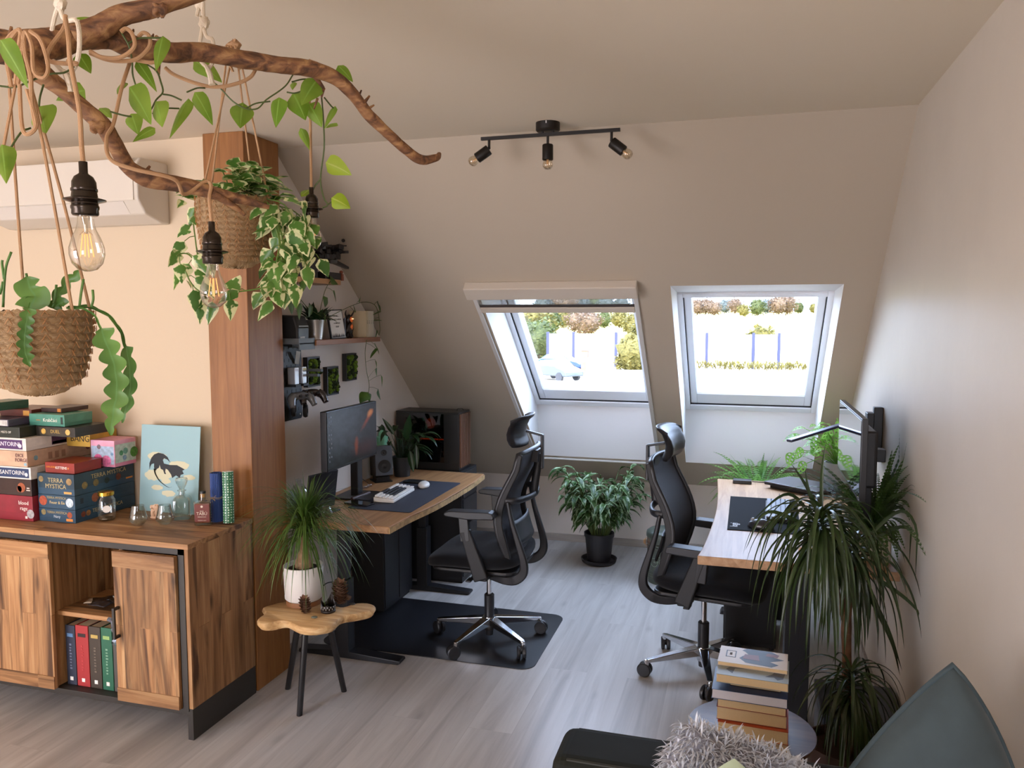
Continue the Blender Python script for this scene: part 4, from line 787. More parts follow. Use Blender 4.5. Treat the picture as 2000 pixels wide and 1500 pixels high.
FR = P('#1b1c20', .45, metal=.2)
for y in (3.46, 4.48):
    MB().box(-1.93, y-.035, .03, -1.86, y+.035, .40).build('leg', FR, ld, world=True, smooth=False, bevel=.003)
    MB().box(-1.92, y-.025, .40, -1.87, y+.025, DZ-.05).build('leg_post', FR, ld, world=True, smooth=False, bevel=.003)
    MB().prism([(-2.14, 0), (-1.595, 0), (-1.58, .008), (-1.585, .02), (-1.86, .035), (-1.93, .035), (-2.14, .02)], y-.035, y+.035, ax=1).build('foot', FR, ld, world=True, smooth=False, bevel=.004)
    MB().box(-2.14, y-.02, DZ-.06, -1.6, y+.02, DZ-.036).build('bracket', FR, ld, world=True, smooth=False)
MB().box(-1.925, 3.46, DZ-.085, -1.865, 4.48, DZ-.05).build('crossbar', FR, ld, world=True, smooth=False, bevel=.002)
DK = P('#131418', .5)
dw = thing('drawer_cabinet', 'tall black drawer cabinet under the far end of the left desk', 'cabinet', (-1.94, 4.72, 0))
MB().box(XL+.02, 4.64, 0, -1.70, 4.93, .722).build('body', DK, dw, world=True, smooth=False, bevel=.002)
for k in range(4): MB().box(-1.70, 4.655, .04+k*.17, -1.692, 4.915, .20+k*.17).build('drawer', P('#1f2226', .35), dw, world=True, smooth=False, bevel=.002)
ub = thing('undertable_cabinet', 'black cabinet standing against the wall below the desk', 'cabinet', (-2.05, 4.25, 0))
MB().box(XL+.02, 4.02, .02, -1.95, 4.42, .62).build('body', DK, ub, world=True, smooth=False, bevel=.002)
MB().box(-1.95, 4.03, .03, -1.944, 4.215, .61).build('door', DK, ub, world=True, smooth=False, bevel=.002); MB().box(-1.95, 4.225, .03, -1.944, 4.41, .61).build('door', DK, ub, world=True, smooth=False, bevel=.002)
MB().box(XL+.03, 4.04, 0, -1.96, 4.40, .02).build('plinth', DK, ub, world=True, smooth=False)
# floor mat
def rrect(x0, y0, x1, y1, r, n=6):
    out = []
    for cx, cy, a0 in ((x1-r, y1-r, 0), (x0+r, y1-r, 90), (x0+r, y0+r, 180), (x1-r, y0+r, 270)):
        for i in range(n+1): a = math.radians(a0+90*i/n); out.append((cx+r*math.cos(a), cy+r*math.sin(a)))
    return out
tag(MB().prism(rrect(-2.10, 3.55, -.945, 4.285, .07), .0005, .004).build('floor_mat', P('#15161b', .42, spec=.5), smooth=False), 'black rounded floor mat under the left office chair', 'mat')
# desk mat, keyboard, mouse, phone, pen case
Z0 = DZ+.0006
q_ = [(-1.915, 3.60), (-1.60, 3.52), (-1.548, 4.28), (-1.945, 4.30)]
tag(MB().prism(rrect(-1.925, 3.555, -1.575, 4.29, .015), Z0, Z0+.003).build('desk_mat', P('#262a38', .75, bump=.2, bs=400), smooth=False), 'dark navy desk mat on the left desk', 'desk mat')
kb = thing('keyboard', 'white mechanical keyboard with black centre keys on the navy mat', 'keyboard', (-1.80, 3.86, Z0+.004), math.radians(3))
WP = P('#e6e3dd', .4); 
MB().prism([(-.057, 0), (.057, 0), (.057, .014), (-.057, .026)], -.155, .155, ax=1).build('case', WP, kb, smooth=False, bevel=.003)
rr = random.Random(2)
for r in range(5):
    x = .044-r*.022; z = .0145+.0026*r; y = -.148; c = 0
    n = 15
    while y < .146:
        w_ = .0185
        if r == 0 and 4 <= c <= 4: w_ = .115
        blk = (.0 < 1) and (r in (1, 2, 3) and 2 < c < 13) or (r == 4 and 3 < c < 9)
        MB().obox((x, y+w_/2, z+.006), (.0165, w_-.0022, .009)).build('key', P('#2a2b31', .5) if blk else WP, kb, smooth=False, bevel=.0015, seg=1)
        y += w_+.0008; c += 1
p = at(828, 952, Z=Z0)
ms = thing('computer_mouse', 'white wireless mouse beside the white keyboard', 'mouse', (p.x, p.y, Z0+.0035), math.radians(15))
MB().blob((0, 0, .011), (.033, .058, .021), 12).build('shell', P('#e2e0db', .3), ms); ms.children[0].data.transform(Matrix.Translation((0, 0, .0)))
for v_ in ms.children[0].data.vertices: v_.co.z = max(0, v_.co.z)
MB().cyl((-.004, .04, .026), (.004, .04, .026), .007).build('scroll_wheel', P('#8a8a88', .4), ms)
def phone(x, y, z, rz, lab):
    t = thing('smartphone', lab, 'phone', (x, y, z), rz); MB().prism(rrect(-.036, -.075, .036, .075, .009), 0, .008).build('body', P('#15151a', .3), t, smooth=False, bevel=.001); MB().prism(rrect(-.034, -.073, .034, .073, .008), .008, .0084).build('screen', P('#08090c', .08, coat=.5), t, smooth=False)
p = at(693, 990, Z=Z0); phone(p.x, p.y+.05, Z0+.0038, math.radians(80), 'black smartphone lying on the near corner of the navy mat')
p = at(822, 935, Z=Z0)
tag(MB().box(-1.90, 4.19, Z0+.0035, -1.80, 4.27, Z0+.012).build('charging_pad', P('#26292c', .3), smooth=False, bevel=.003), 'small black charger pad at the back of the navy mat', 'charger')
p = at(745, 955, Z=Z0+.01)
tag(MB().lathe([(0, 0), (.009, .003), (.0105, .01), (.0105, .15), (.0085, .17), (0, .172)], c=(-1.975, 3.70, Z0+.0108), ax=(.12, 1, 0), n=16, cap=False).build('wooden_pen_case', P('#3a1f17', .5)), 'dark brown round case lying behind the white keyboard', 'case')
g = MB(); 
for k in range(9): g.tube([(-2.045+.012*math.cos(a)+.002*k, 3.90+.026*k*.6+.01*math.sin(a), Z0+.012+.003*math.sin(k*2)) for a in [i*.785 for i in range(8)]], .0012, 5, closed=True)
g.tube([(-2.05+.003*math.sin(k*1.9), 3.88+.02*k, Z0+.010+.006*math.cos(k*2.3)) for k in range(11)], .0035, 6)
tag(g.build('bracelet_chain', P('#8a7a70', .3, metal=.6)), 'thin metal chain lying behind the pen case', 'chain')
c = MB().tube(spline([(-2.14, 3.72, Z0+.004), (-2.08, 3.78, Z0+.004), (-2.02, 3.80, Z0+.004), (-1.99, 3.86, Z0+.004), (-2.0, 3.93, Z0+.005)]), .0035, 7)
tag(c.build('usb_cable', P('#d8d4cc', .5)), 'white cable running from the wall toward the keyboard', 'cable')
# monitor
MX = -1.95; a = at(637, 805, X=MX); b_ = at(735, 785, X=MX); c0 = at(733, 889, X=MX); c1 = at(636, 926, X=MX)
mon = thing('computer_monitor', 'black curved-corner monitor showing a dark fiery wallpaper on the left desk', 'monitor', (MX, (a.y+b_.y)/2, DZ))
my0, my1 = -(b_.y-a.y)/2, (b_.y-a.y)/2; mz0, mz1 = c1.z-DZ+.002, a.z-DZ
MB().box(-.035, my0, mz0, .0, my1, mz1).build('housing', P('#101013', .35), mon, smooth=False, bevel=.004)
MB().box(-.06, -.1, mz0+.06, -.03, .1, mz1-.06).build('rear_bulge', P('#17171a', .5), mon, smooth=False, bevel=.008)
SCR, t_, bs_, N_, L_ = nt('screen_wallpaper'); tc = N_.new('ShaderNodeTexCoord')
def gblob(cx, cy, sx, sy, rot=0):
    mp = N_.new('ShaderNodeMapping'); mp.vector_type = 'TEXTURE'; mp.inputs['Location'].default_value = (cx, cy, 0); mp.inputs['Rotation'].default_value = (0, 0, rot); mp.inputs['Scale'].default_value = (sx, sy, 1)
    L_.new(tc.outputs['UV'], mp.inputs[0]); n = N_.new('ShaderNodeTexNoise'); n.inputs['Scale'].default_value = 9; n.inputs['Detail'].default_value = 4; L_.new(tc.outputs['UV'], n.inputs['Vector'])
    mm = N_.new('ShaderNodeVectorMath'); mm.operation = 'SCALE'; mm.inputs['Scale'].default_value = .8; L_.new(n.outputs[1], mm.inputs[0]); ad = N_.new('ShaderNodeVectorMath'); L_.new(mp.outputs[0], ad.inputs[0]); L_.new(mm.outputs[0], ad.inputs[1])
    su = N_.new('ShaderNodeVectorMath'); su.operation = 'SUBTRACT'; su.inputs[1].default_value = (.4, .4, .4); L_.new(ad.outputs[0], su.inputs[0])
    g = N_.new('ShaderNodeTexGradient'); g.gradient_type = 'SPHERICAL'; L_.new(su.outputs[0], g.inputs[0]); return g.outputs[1]
def addc(a_, fac, col, k=1.0):
    m1 = N_.new('ShaderNodeMath'); m1.operation = 'MULTIPLY'; m1.inputs[1].default_value = k; L_.new(fac, m1.inputs[0]); m1.use_clamp = True
    x = N_.new('ShaderNodeMix'); x.data_type = 'RGBA'; L_.new(m1.outputs[0], x.inputs[0]); x.inputs[7].default_value = lin(col)
    if isinstance(a_, str): x.inputs[6].default_value = lin(a_)
    else: L_.new(a_, x.inputs[6])
    return x.outputs[2]
o1 = addc('#0b0c10', gblob(.12, .75, .75, .8), '#5c6570', .75); o1 = addc(o1, gblob(.80, .70, .26, .05, .9), '#8a3c1c', 1.2); o1 = addc(o1, gblob(.86, .82, .10, .07, .9), '#c97a3c', 1.5); o1 = addc(o1, gblob(.56, .25, .05, .2), '#9a4a20', 1.3); o1 = addc(o1, gblob(.75, .2, .35, .2), '#3a1410', .9)
L_.new(o1, bs_.inputs['Emission Color']); bs_.inputs['Emission Strength'].default_value = .6; bs_.inputs['Base Color'].default_value = (.01, .01, .012, 1); bs_.inputs['Roughness'].default_value = .25
m = MB(); m.add([(.0008, my0+.006, mz0+.014), (.0008, my1-.006, mz0+.014), (.0008, my1-.006, mz1-.006), (.0008, my0+.006, mz1-.006)], [(0, 1, 2, 3)], uv=[(0, 0), (1, 0), (1, 1), (0, 1)]); m.build('screen', SCR, mon, smooth=False)
ic = MB(); rr = random.Random(9)
for c_ in range(2):
    for r in range(11):
        if rr.random() < .75: y = my0+.02+c_*.02; z = mz1-.035-r*.022; ic.box(.001, y, z, .0014, y+.009, z+.009)
ic.build('desktop_icons', P('#7c8288', .5), mon, smooth=False)
MB().box(-.075, .1, 0, -.03, .155, mz0+.1).build('stand_column', P('#18181b', .4), mon, smooth=False, bevel=.004)
MB().prism(rrect(-.15, .03, .07, .24, .02), 0, .01).build('stand_base', P('#1c1c20', .4), mon, smooth=False, bevel=.002)
# upright dark tablet / laptop left of the monitor, glass bell lamp and bowl behind the palm
lp = thing('upright_laptop', 'dark folded laptop standing on edge at the near end of the left desk', 'laptop', (-2.0, 3.44, Z0), math.radians(-14))
MB().obox((0, 0, .1), (.012, .2, .19), Matrix.Rotation(math.radians(9), 3, 'Y')).build('body', P('#17181d', .35), lp, smooth=False, bevel=.003); MB().box(-.04, -.08, 0, .05, .08, .008).build('stand', P('#222227', .4), lp, smooth=False, bevel=.002)
for v_ in lp.children[0].data.vertices: v_.co.z += .01
p = at(572, 985, Z=DZ); cd_ = thing('glass_cloche', 'clear glass bell with a copper cone inside behind the palm', 'decoration', (-2.115, 3.42, Z0))
MB().lathe([(.045, 0), (.048, .05), (.045, .10), (.03, .13), (.012, .145), (.012, .16), (.016, .165), (0, .17)], n=32, cap=False).build('bell', CG, cd_, angle=180)
MB().lathe([(0, .004), (.022, .004), (.02, .03), (.004, .075), (0, .076)], n=20, cap=False).build('copper_cone', P('#9a5a38', .3, metal=.7), cd_); MB().lathe([(0, 0), (.043, 0), (.043, .004), (0, .004)], n=28, cap=False).build('base', P('#5a4032', .5), cd_)
p = at(634, 975, Z=DZ); tag(MB().lathe([(0, .002), (.02, .004), (.03, .02), (.031, .035), (.022, .05), (.02, .056), (.018, .05), (.027, .035), (.02, .01), (0, .008)], c=(-1.93, 3.36, Z0), n=28, cap=False).build('glass_bowl', CG), 'small round glass bowl at the near end of the left desk', 'bowl')
# speaker on stand
sp = thing('bookshelf_speaker', 'small black bookshelf speaker with two round drivers beside the monitor', 'speaker', (-2.05, 4.22, Z0), math.radians(42))
SB = P('#16171a', .5); R = Matrix.Rotation(math.radians(-7), 3, 'X')
MB().prism(rrect(-.055, -.05, .055, .075, .01), 0, .004).build('stand', SB, sp, smooth=False); MB().box(-.04, -.03, .004, .04, .05, .03).build('stand_wedge', SB, sp, smooth=False)
MB().obox((0, .01, .122), (.105, .12, .175), R).build('cabinet', SB, sp, smooth=False, bevel=.004)
fc = R @ V((0, -.061, 0))+V((0, .01, .122)); nn = R @ V((0, -1, 0)); uu = R @ V((0, 0, 1))
MB().obox(fc, (.103, .006, .173), R).build('front_baffle', P('#4a5058', .5), sp, smooth=False, bevel=.003)
dm = P('#1a1b1e', .5)
MB().lathe([(.037, 0), (.039, .003), (.034, .004), (.02, -.001), (.012, .0), (0, .006)], c=fc+nn*.004-uu*.032, ax=nn, n=28, cap=False).build('woofer', dm, sp); MB().lathe([(.017, 0), (.018, .003), (.012, .003), (.008, 0), (0, .004)], c=fc+nn*.004+uu*.048, ax=nn, n=24, cap=False).build('tweeter', dm, sp)
# mint figure cup, potted lily
p = V((-2.105, 4.34, Z0)); mc = MB().lathe([(0, 0), (.03, 0), (.03, .215), (.036, .216), (.038, .245), (.03, .248), (.022, .25), (.02, .27), (.008, .285), (0, .287)], c=p, n=28, cap=False)
tag(mc.build('mint_container', P('#7fc3a0', .4), angle=50), 'mint green stacked container behind the speaker', 'container')
p = V((-2.0, 4.40, Z0)); pl_ = thing('potted_lily', 'dark potted peace lily with drooping leaves in front of the computer case', 'potted plant', p)
MB().lathe([(0, 0), (.048, 0), (.06, .12), (.056, .12), (.05, .1), (0, .1)], n=32, cap=False).build('plant_pot', P('#23262a', .45), pl_)
lf = MB(); rr = random.Random(4); LIL = leafmat('lily_leaf', '#16301a', '#2a4c28', .3, None, .2)
for i in range(34):
    a = rr.uniform(0, 6.283); u = V((math.cos(a), math.sin(a), rr.uniform(.9, 2.6))).normalized(); b0 = V((.02*math.cos(a), .02*math.sin(a), .1)); e_ = b0+u*rr.uniform(.07, .2)
    e_.x = max(e_.x, -.13)
    lf.tube([b0, (b0+e_)/2+V((0, 0, .01)), e_], .0016, 4); dd = V((math.cos(a), math.sin(a), .5 if e_.z > .2 else .1)); dd.x = max(dd.x, -.2); lf.leaf(e_, dd, rr.uniform(.09, .14), .036, droop=rr.uniform(1, 2.4), fold=.3, shape='lance', nt_=8)
for (x0, y0, x1, y1, w_) in ((792, 862, 800, 808, .05), (770, 850, 748, 815, .03), (800, 880, 808, 922, .045), (812, 868, 815, 915, .035)):
    A_, B_ = at(x0, y0, Y=4.36)-p, at(x1, y1, Y=4.34)-p; lf.tube([V((0, 0, .1)), A_*.6+V((0, 0, .08)), A_], .0018, 4); lf.leaf(A_, B_-A_, (B_-A_).length, w_, droop=.2, fold=.3, shape='lance', side=(B_-A_).cross(fw), nt_=8)
lf.build('foliage', LIL, pl_, angle=180)
# computer case
PY0, PY1, PX0, PX1, PZ = 4.655, 4.86, -2.155, -1.725, .375
pc = thing('computer_case', 'black computer tower with wooden slat front and orange light on the far desk end', 'computer', (0, 0, .7235))
pc.location = ((PX0+PX1)/2, (PY0+PY1)/2, .7235)
def pb(name, mat, *a, bevel=.002): return MB().box(a[0], a[1], a[2]+.7235, a[3], a[4], a[5]+.7235).build(name, mat, pc, world=True, smooth=False, bevel=bevel)
CASE = P('#141517', .4)
pb('rear_shell', CASE, PX0, PY0+.02, 0, PX1, PY1, PZ-.01); pb('top_panel', P('#1d2122', .4), PX0, PY0, PZ-.012, PX1, PY1, PZ)
pb('bottom_panel', CASE, PX0, PY0, 0, PX1, PY0+.022, .05); pb('side_strip', P('#1b1d1f', .35), PX1-.1, PY0, .05, PX1, PY0+.022, PZ-.012)
OR = P('#ff4a1c', .5, emit=5); ORD = P('#7a2410', .5)
pb('light_strip', OR, PX0+.16, PY0+.012, .195, PX1-.105, PY0+.018, .201)
MB().lathe([(0, 0), (.032, 0), (.032, .004), (0, .004)], c=(PX0+.235, PY0+.018, .7235+.30), ax=(0, -1, 0), n=28, cap=False).build('pump_light', P('#e0501c', .5, emit=2), pc, world=True)
MB().tube([(PX0+.06+.0*k, PY0+.016, .7235+.26+.012*k+.0) for k in range(6)], .008, 6).build('coolant_tube', P('#d0481c', .4, emit=.35), pc, world=True)
pb('graphics_card', P('#0d0e10', .4), PX0+.12, PY0+.008, .15, PX1-.13, PY0+.02, .19)
MB().box(PX0+.002, PY0, .7235+.05, PX1-.1, PY0+.003, .7235+PZ-.012).build('glass_side', glass('smoked_glass', '#6c6c6e', .05), pc, world=True, smooth=False)
for k in range(7): pb('front_slat', wood('walnut_slat', ('#4e3528', '#6d4c3a', '#8a6650'), axis=2, rough=.4), PX1, PY0+.012+k*.028, .02, PX1+.014, PY0+.026+k*.028, PZ-.012, bevel=.001)
pb('front_frame', CASE, PX1-.001, PY0, 0, PX1+.004, PY1, PZ)
MB().tube(spline([(PX1-.045, PY0+.1, .7235+PZ), (PX1-.04, PY0+.1, .7235+PZ+.014), (PX1-.01, PY0+.1, .7235+PZ+.016), (PX1, PY0+.1, .7235+PZ+.004)]), .0018, 6).build('headset_hook', CASE, pc, world=True)
# desk cables
tag(MB().tube(spline([(-2.14, 4.0, .62), (-2.12, 4.05, .45), (-2.14, 4.03, .3), (-2.13, 3.9, .2)]), .003, 6).tube(spline([(-2.135, 3.9, .2), (-2.10, 3.7, .28), (-2.08, 3.56, .3), (-2.12, 3.5, .2)]), .003, 6).build('power_cable', P('#17181b', .5)), 'black cable hanging in a loop below the left desk', 'cable')
tag(MB().tube(spline([(-2.16, 4.08, 1.0), (-2.13, 4.10, .9), (-2.12, 4.06, .80), (-2.09, 4.12, Z0+.004)]), .0022, 6).build('monitor_cable', P('#2a2a2d', .5)), 'thin cable hanging down the wall behind the monitor stand', 'cable')
# ---- shelves
WSH = wood('shelf_walnut', ('#5a3823', '#7d5236', '#96684a'), axis=1, rough=.45)
a = at(633, 670, X=-2.02); b_ = at(743, 662, X=-2.02); c_ = at(666, 556, X=-2.02)
tag(MB().box(XL+.001, 3.455, 1.562, -2.02, b_.y, 1.588).build('wall_shelf', WSH, smooth=False, bevel=.0015), 'lower walnut wall shelf holding books, plant and framed saying', 'shelf')
tag(MB().box(XL+.001, 3.32, c_.z-.002, -2.02, c_.y, c_.z+.024).build('wall_shelf', wood('shelf_oak', ('#7a5333', '#a0744c', '#b58b60'), axis=1, rough=.45), smooth=False, bevel=.0015), 'upper oak wall shelf partly hidden by the hanging pothos', 'shelf')
S1, S2 = 1.5886, c_.z+.0246
# model spacecraft and small figure on the upper shelf
sm_ = MB(); rr = random.Random(8); p = V((-2.075, 3.62, S2))
sm_.box(p.x-.05, p.y-.06, p.z, p.x+.05, p.y+.10, p.z+.035)
sm_.cyl(p+V((0, 0, .03)), p+V((.01, .05, .10)), .006)
for k in range(46): c0 = p+V((rr.uniform(-.05, .05), rr.uniform(-.09, .16), .13+rr.uniform(-.035, .04))); sm_.obox(c0, (rr.uniform(.012, .05), rr.uniform(.02, .07), rr.uniform(.008, .025)), Matrix.Rotation(rr.uniform(-.5, .2), 3, 'X') @ Matrix.Rotation(rr.uniform(-.6, .6), 3, 'Z'))
sm_.beam(p+V((0, .1, .17)), p+V((.02, .22, .15)), .03, .012, .012, .006).beam(p+V((0, .1, .10)), p+V((.02, .23, .07)), .03, .02, .02, .012).beam(p+V((0, .12, .18)), p+V((.03, .2, .185)), .01, .006).blob(p+V((.03, .17, .21)), .010, 6)
tag(sm_.build('model_spacecraft', P('#141417', .4, var=.5, vs=60), smooth=False), 'black brick-built model craft tilted on a stand on the upper shelf', 'model')
fg = MB(); q = V((-2.06, 3.79, S2)); fg.box(q.x-.008, q.y-.012, q.z, q.x+.008, q.y+.012, q.z+.02).box(q.x-.008, q.y-.01, q.z+.02, q.x+.008, q.y+.01, q.z+.035).blob(q+V((0, 0, .044)), .010, 6).build
tag(fg.build('toy_figure', P('#8a4a34', .5)), 'tiny reddish toy figure beside the black model on the upper shelf', 'figure')
tag(MB().box(-2.1, 3.33, S2, -2.03, 3.50, S2+.1).build('black_box', P('#17171a', .5), smooth=False, bevel=.003), 'black box at the near end of the upper shelf', 'box')
# lower shelf: pot with trailing pothos, framed saying, dark demon figurine, white books
p = at(624, 664, X=-2.075); p = V((-2.09, 3.565, S1))
tp = thing('potted_pothos', 'trailing pothos in a brushed steel pot on the lower shelf', 'potted plant', p)
STL, t_, b2, N_, L_ = nt('brushed_steel'); b2.inputs['Metallic'].default_value = .9; b2.inputs['Roughness'].default_value = .3; b2.inputs['Base Color'].default_value = (.62, .6, .57, 1)
MB().lathe([(0, .0), (.034, 0), (.0345, .008), (.036, .009), (.046, .098), (.047, .1), (.044, .1), (.043, .085), (0, .085)], n=40, cap=False).build('steel_pot', STL, tp)
lf = MB(); sm = MB(); rr = random.Random(21); DKG = leafmat('pothos_plain', '#35561f', '#587a30', .35, None, .35)
dkl = MB()
for i in range(40):
    a = rr.uniform(0, 6.283); b0 = V((.02*math.cos(a), .02*math.sin(a), .085)); dd = V((max(-.3, math.cos(a)), math.sin(a), rr.uniform(.5, 2))); dkl.leaf(b0, dd, rr.uniform(.07, .12), .026, droop=rr.uniform(.3, 1.4), fold=.35, shape='lance')
def strand2(l, X0, X1, leaves):
    c_ = spline([at(x, y, X=X0+(X1-X0)*i/(len(l)-1))-p for i, (x, y) in enumerate(l)], 4); sm.tube(c_, .0017, 5)
    for x0, y0, x1, y1, w_ in leaves:
        A_, B_ = at(x0, y0, X=X1)-p, at(x1, y1, X=X1)-p; e_ = min(c_, key=lambda q: (q-A_).length); sm.tube([e_, (e_+A_)/2+V((0, 0, .004)), A_], .0011, 4)
        lf.leaf(A_, B_-A_, (B_-A_).length, w_*(A_+p-CAM).length/FPX, droop=.3, fold=.25, side=(B_-A_).cross(fw)+fw*rr.uniform(-.5, .5), nt_=8)
strand2([(622, 622), (634, 570), (648, 545)], -2.06, -2.01, [(645, 545, 661, 552, 18), (650, 568, 657, 590, 20), (640, 582, 634, 600, 24)])
strand2([(628, 618), (600, 600), (575, 570), (555, 560)], -2.04, -2.0, [(612, 600, 602, 618, 26), (588, 592, 584, 625, 22), (572, 580, 570, 615, 32), (560, 562, 558, 580, 14), (590, 548, 590, 572, 22), (632, 612, 636, 633, 16)])
strand2([(632, 625), (660, 610), (690, 596), (715, 590), (735, 600), (742, 640), (740, 655)], -2.06, -2.03, [(700, 588, 704, 578, 18), (736, 590, 743, 610, 24), (731, 625, 746, 622, 18), (735, 645, 732, 664, 20), (693, 610, 690, 595, 16), (740, 608, 728, 612, 16)])
strand2([(716, 664), (713, 690), (716, 725), (721, 750), (719, 775)], -2.01, -2.0, [(731, 672, 741, 690, 16), (733, 680, 722, 698, 18), (732, 702, 736, 718, 13), (736, 718, 736, 736, 12), (744, 732, 746, 756, 13), (718, 766, 702, 784, 24), (721, 768, 722, 786, 12), (738, 760, 744, 781, 16)])
for q_ in lf.v+dkl.v+sm.v: q_.x = max(q_.x, XL+.006-p.x)
tp.location = p; sm.build('stems', DSTEM, tp); lf.build('leaves', DKG, tp, angle=180); o = dkl.build('dark_leaves', LIL, tp, angle=180); o['label'] = 'dark upright leaves'
# framed saying
y0_, y1_ = at(648, 660, X=-2.05).y, at(681, 660, X=-2.05).y
fr = thing('framed_saying', 'narrow black frame with a handwritten saying on white paper, lower shelf', 'picture frame', (-2.06, (y0_+y1_)/2+.005, S1), 0)
w2 = .056; hh = .155; LE = Matrix.Rotation(math.radians(-9), 3, 'Y') @ Matrix.Rotation(math.radians(-14), 3, 'Z')
m = MB().box(-.012, -w2, 0, .0, w2, hh); m.v = [LE @ q for q in m.v]; m.build('frame', P('#17181a', .4), fr, smooth=False, bevel=.001)
m = MB().box(0, -w2+.006, .006, .0008, w2-.006, hh-.006); m.v = [LE @ q for q in m.v]; m.build('paper', P('#d4d2cc', .6), fr, smooth=False)
INK = P('#26262a', .6)
for k, s_ in enumerate(('IT ALL', 'STARTS WITH', 'A SINGLE', 'STEP')): text(s_, .0115, LE @ V((.001, 0, hh-.035-k*.019)), LE @ V((0, 1, 0)), LE @ V((0, 0, 1)), INK, fr)
m = MB(); rr = random.Random(6)
for k in range(14): y = -.045+k*.0068; m.add([V((.0013, y-.004, .008)), V((.0013, y+.004, .008)), V((.0013, y+rr.uniform(-.003, .003), .014+rr.uniform(.004, .022)))], [(0, 1, 2)])
m.v = [LE @ q for q in m.v]; m.build('skyline_drawing', INK, fr, smooth=False)
# dark winged figurine with glowing face
p = V((-2.06, 3.86, S1)); fg = thing('winged_figurine', 'black and fiery orange winged creature figurine before the white books', 'figurine', p)
BKF = P('#1a1112', .35, var=.5, vs=40)
m = MB().blob((0, 0, .05), (.022, .026, .04), 10, .5, 4).blob((0, 0, .1), (.02, .022, .025), 8, .5, 5)
for s_ in (-1, 1):
    m.tube(spline([(0, s_*.015, .11), (.004, s_*.04, .13), (.012, s_*.045, .15)], 4), lerpl([.007, .002], 9), 6)
    m.grid(lambda u, v_, s_=s_: V((-.012+.014*math.sin(u*3.14), s_*(.012+.045*u), .03+.095*v_*(1-.35*u*u)+.012*math.sin(u*9)*(1-v_))), 8, 4)
    m.tube([(.0, s_*.012, .03), (.006, s_*.02, .0)], [.009, .006], 6)
m.tube(spline([(0, .01, .03), (.01, .03, .012), (.02, -.0, .006), (.025, -.04, .012)], 4), .004, 5)
m.build('body', BKF, fg, angle=180)
MB().blob((.016, 0, .1), (.01, .013, .014), 8, .4, 5).blob((.018, 0, .06), (.006, .011, .018), 8, .6, 5).build('fiery_core', P('#b5561f', .5, var=.5, vs=60, emit=.3), fg)
MB().blob((.026, -.006, .104), .0028, 6).blob((.026, .006, .104), .0028, 6).build('glowing_eyes', P('#ffe9b0', .4, emit=1.2), fg)
# white books
yb = at(729, 655, X=-2.045).y
for k in range(4):
    t = .0225; y1 = yb-k*(t+.0008); b = thing('white_paperback', ['white paperback at the far right end of the lower shelf', 'cream paperback second from the right on the lower shelf', 'cream paperback third from the right on the lower shelf', 'cream paperback with broad cover beside the winged figurine'][k], 'book', (-2.04, y1-t/2, S1), 0, 'pale paperbacks on the lower shelf')
    cc = P(('#ddd6c6', '#d8cdb8', '#d6cab4', '#d3c2a0')[k], .6); h_ = .148
    MB().box(-.105, -t/2, 0, 0, -t/2+.0015, h_).box(-.105, t/2-.0015, 0, 0, t/2, h_).box(-.0015, -t/2, 0, 0, t/2, h_).build('cover', cc, b, smooth=False); MB().box(-.103, -t/2+.0015, .002, -.0015, t/2-.0015, h_-.003).build('pages', PAGE, b, smooth=False)
    text("III IIIII", .011, (0, 0, .085), (0, 0, -1), (0, 1, 0), INK, b, sx=.8)
# moss frames
MOSS = P('#3f5a1a', .95, var=.75, vs=30, bump=.8, bs=200)
for k, (xa, ya, xb, yb2, lab) in enumerate(((601, 697, 624, 755, 'moss picture in a black frame, nearest to the pegboard'), (638, 716, 662, 771, 'moss picture in a black frame, lowest and middle of the three'), (675, 690, 697, 743, 'moss picture in a black frame, furthest from the pegboard'))):
    a, b_ = at(xa, ya, X=-2.14), at(xb, yb2, X=-2.14); h2 = .155/2; w2 = .062; c_ = V((XL, (a.y+b_.y)/2+.01, (a.z+b_.z)/2))
    t = thing('moss_picture', lab, 'picture frame', (c_.x, c_.y, c_.z-h2), 0, 'framed moss pictures')
    m = MB().box(.0, -w2, 0, .026, -w2+.008, 2*h2).box(0, w2-.006, 0, .026, w2, 2*h2).box(0, -w2+.008, 0, .026, w2-.006, .008).box(0, -w2+.008, 2*h2-.008, .026, w2-.006, 2*h2).box(0, -w2+.008, .008, .012, w2-.006, 2*h2-.008); m.build('frame', P('#1b1b1e', .45), t, smooth=False)
    rr = random.Random(k+30); m = MB(); m2 = MB()
    for i in range(90):
        y, z = rr.uniform(-w2+.02, w2-.004), rr.uniform(.018, 2*h2-.018); r = rr.uniform(.007, .013); (m if noise.noise(V((y*40, z*28, k*7))) > -.02 else m2).blob((.016+rr.uniform(0, .014), y, z), (r, r, r), 6, .4, 5, seed=i)
    m.build('moss', P('#5c7a1e', .95, var=.35, vs=60, bump=.8, bs=250), t); o = m2.build('moss', P('#1f3010', .95, var=.4, vs=60, bump=.8, bs=250), t); o['label'] = 'dark green moss'
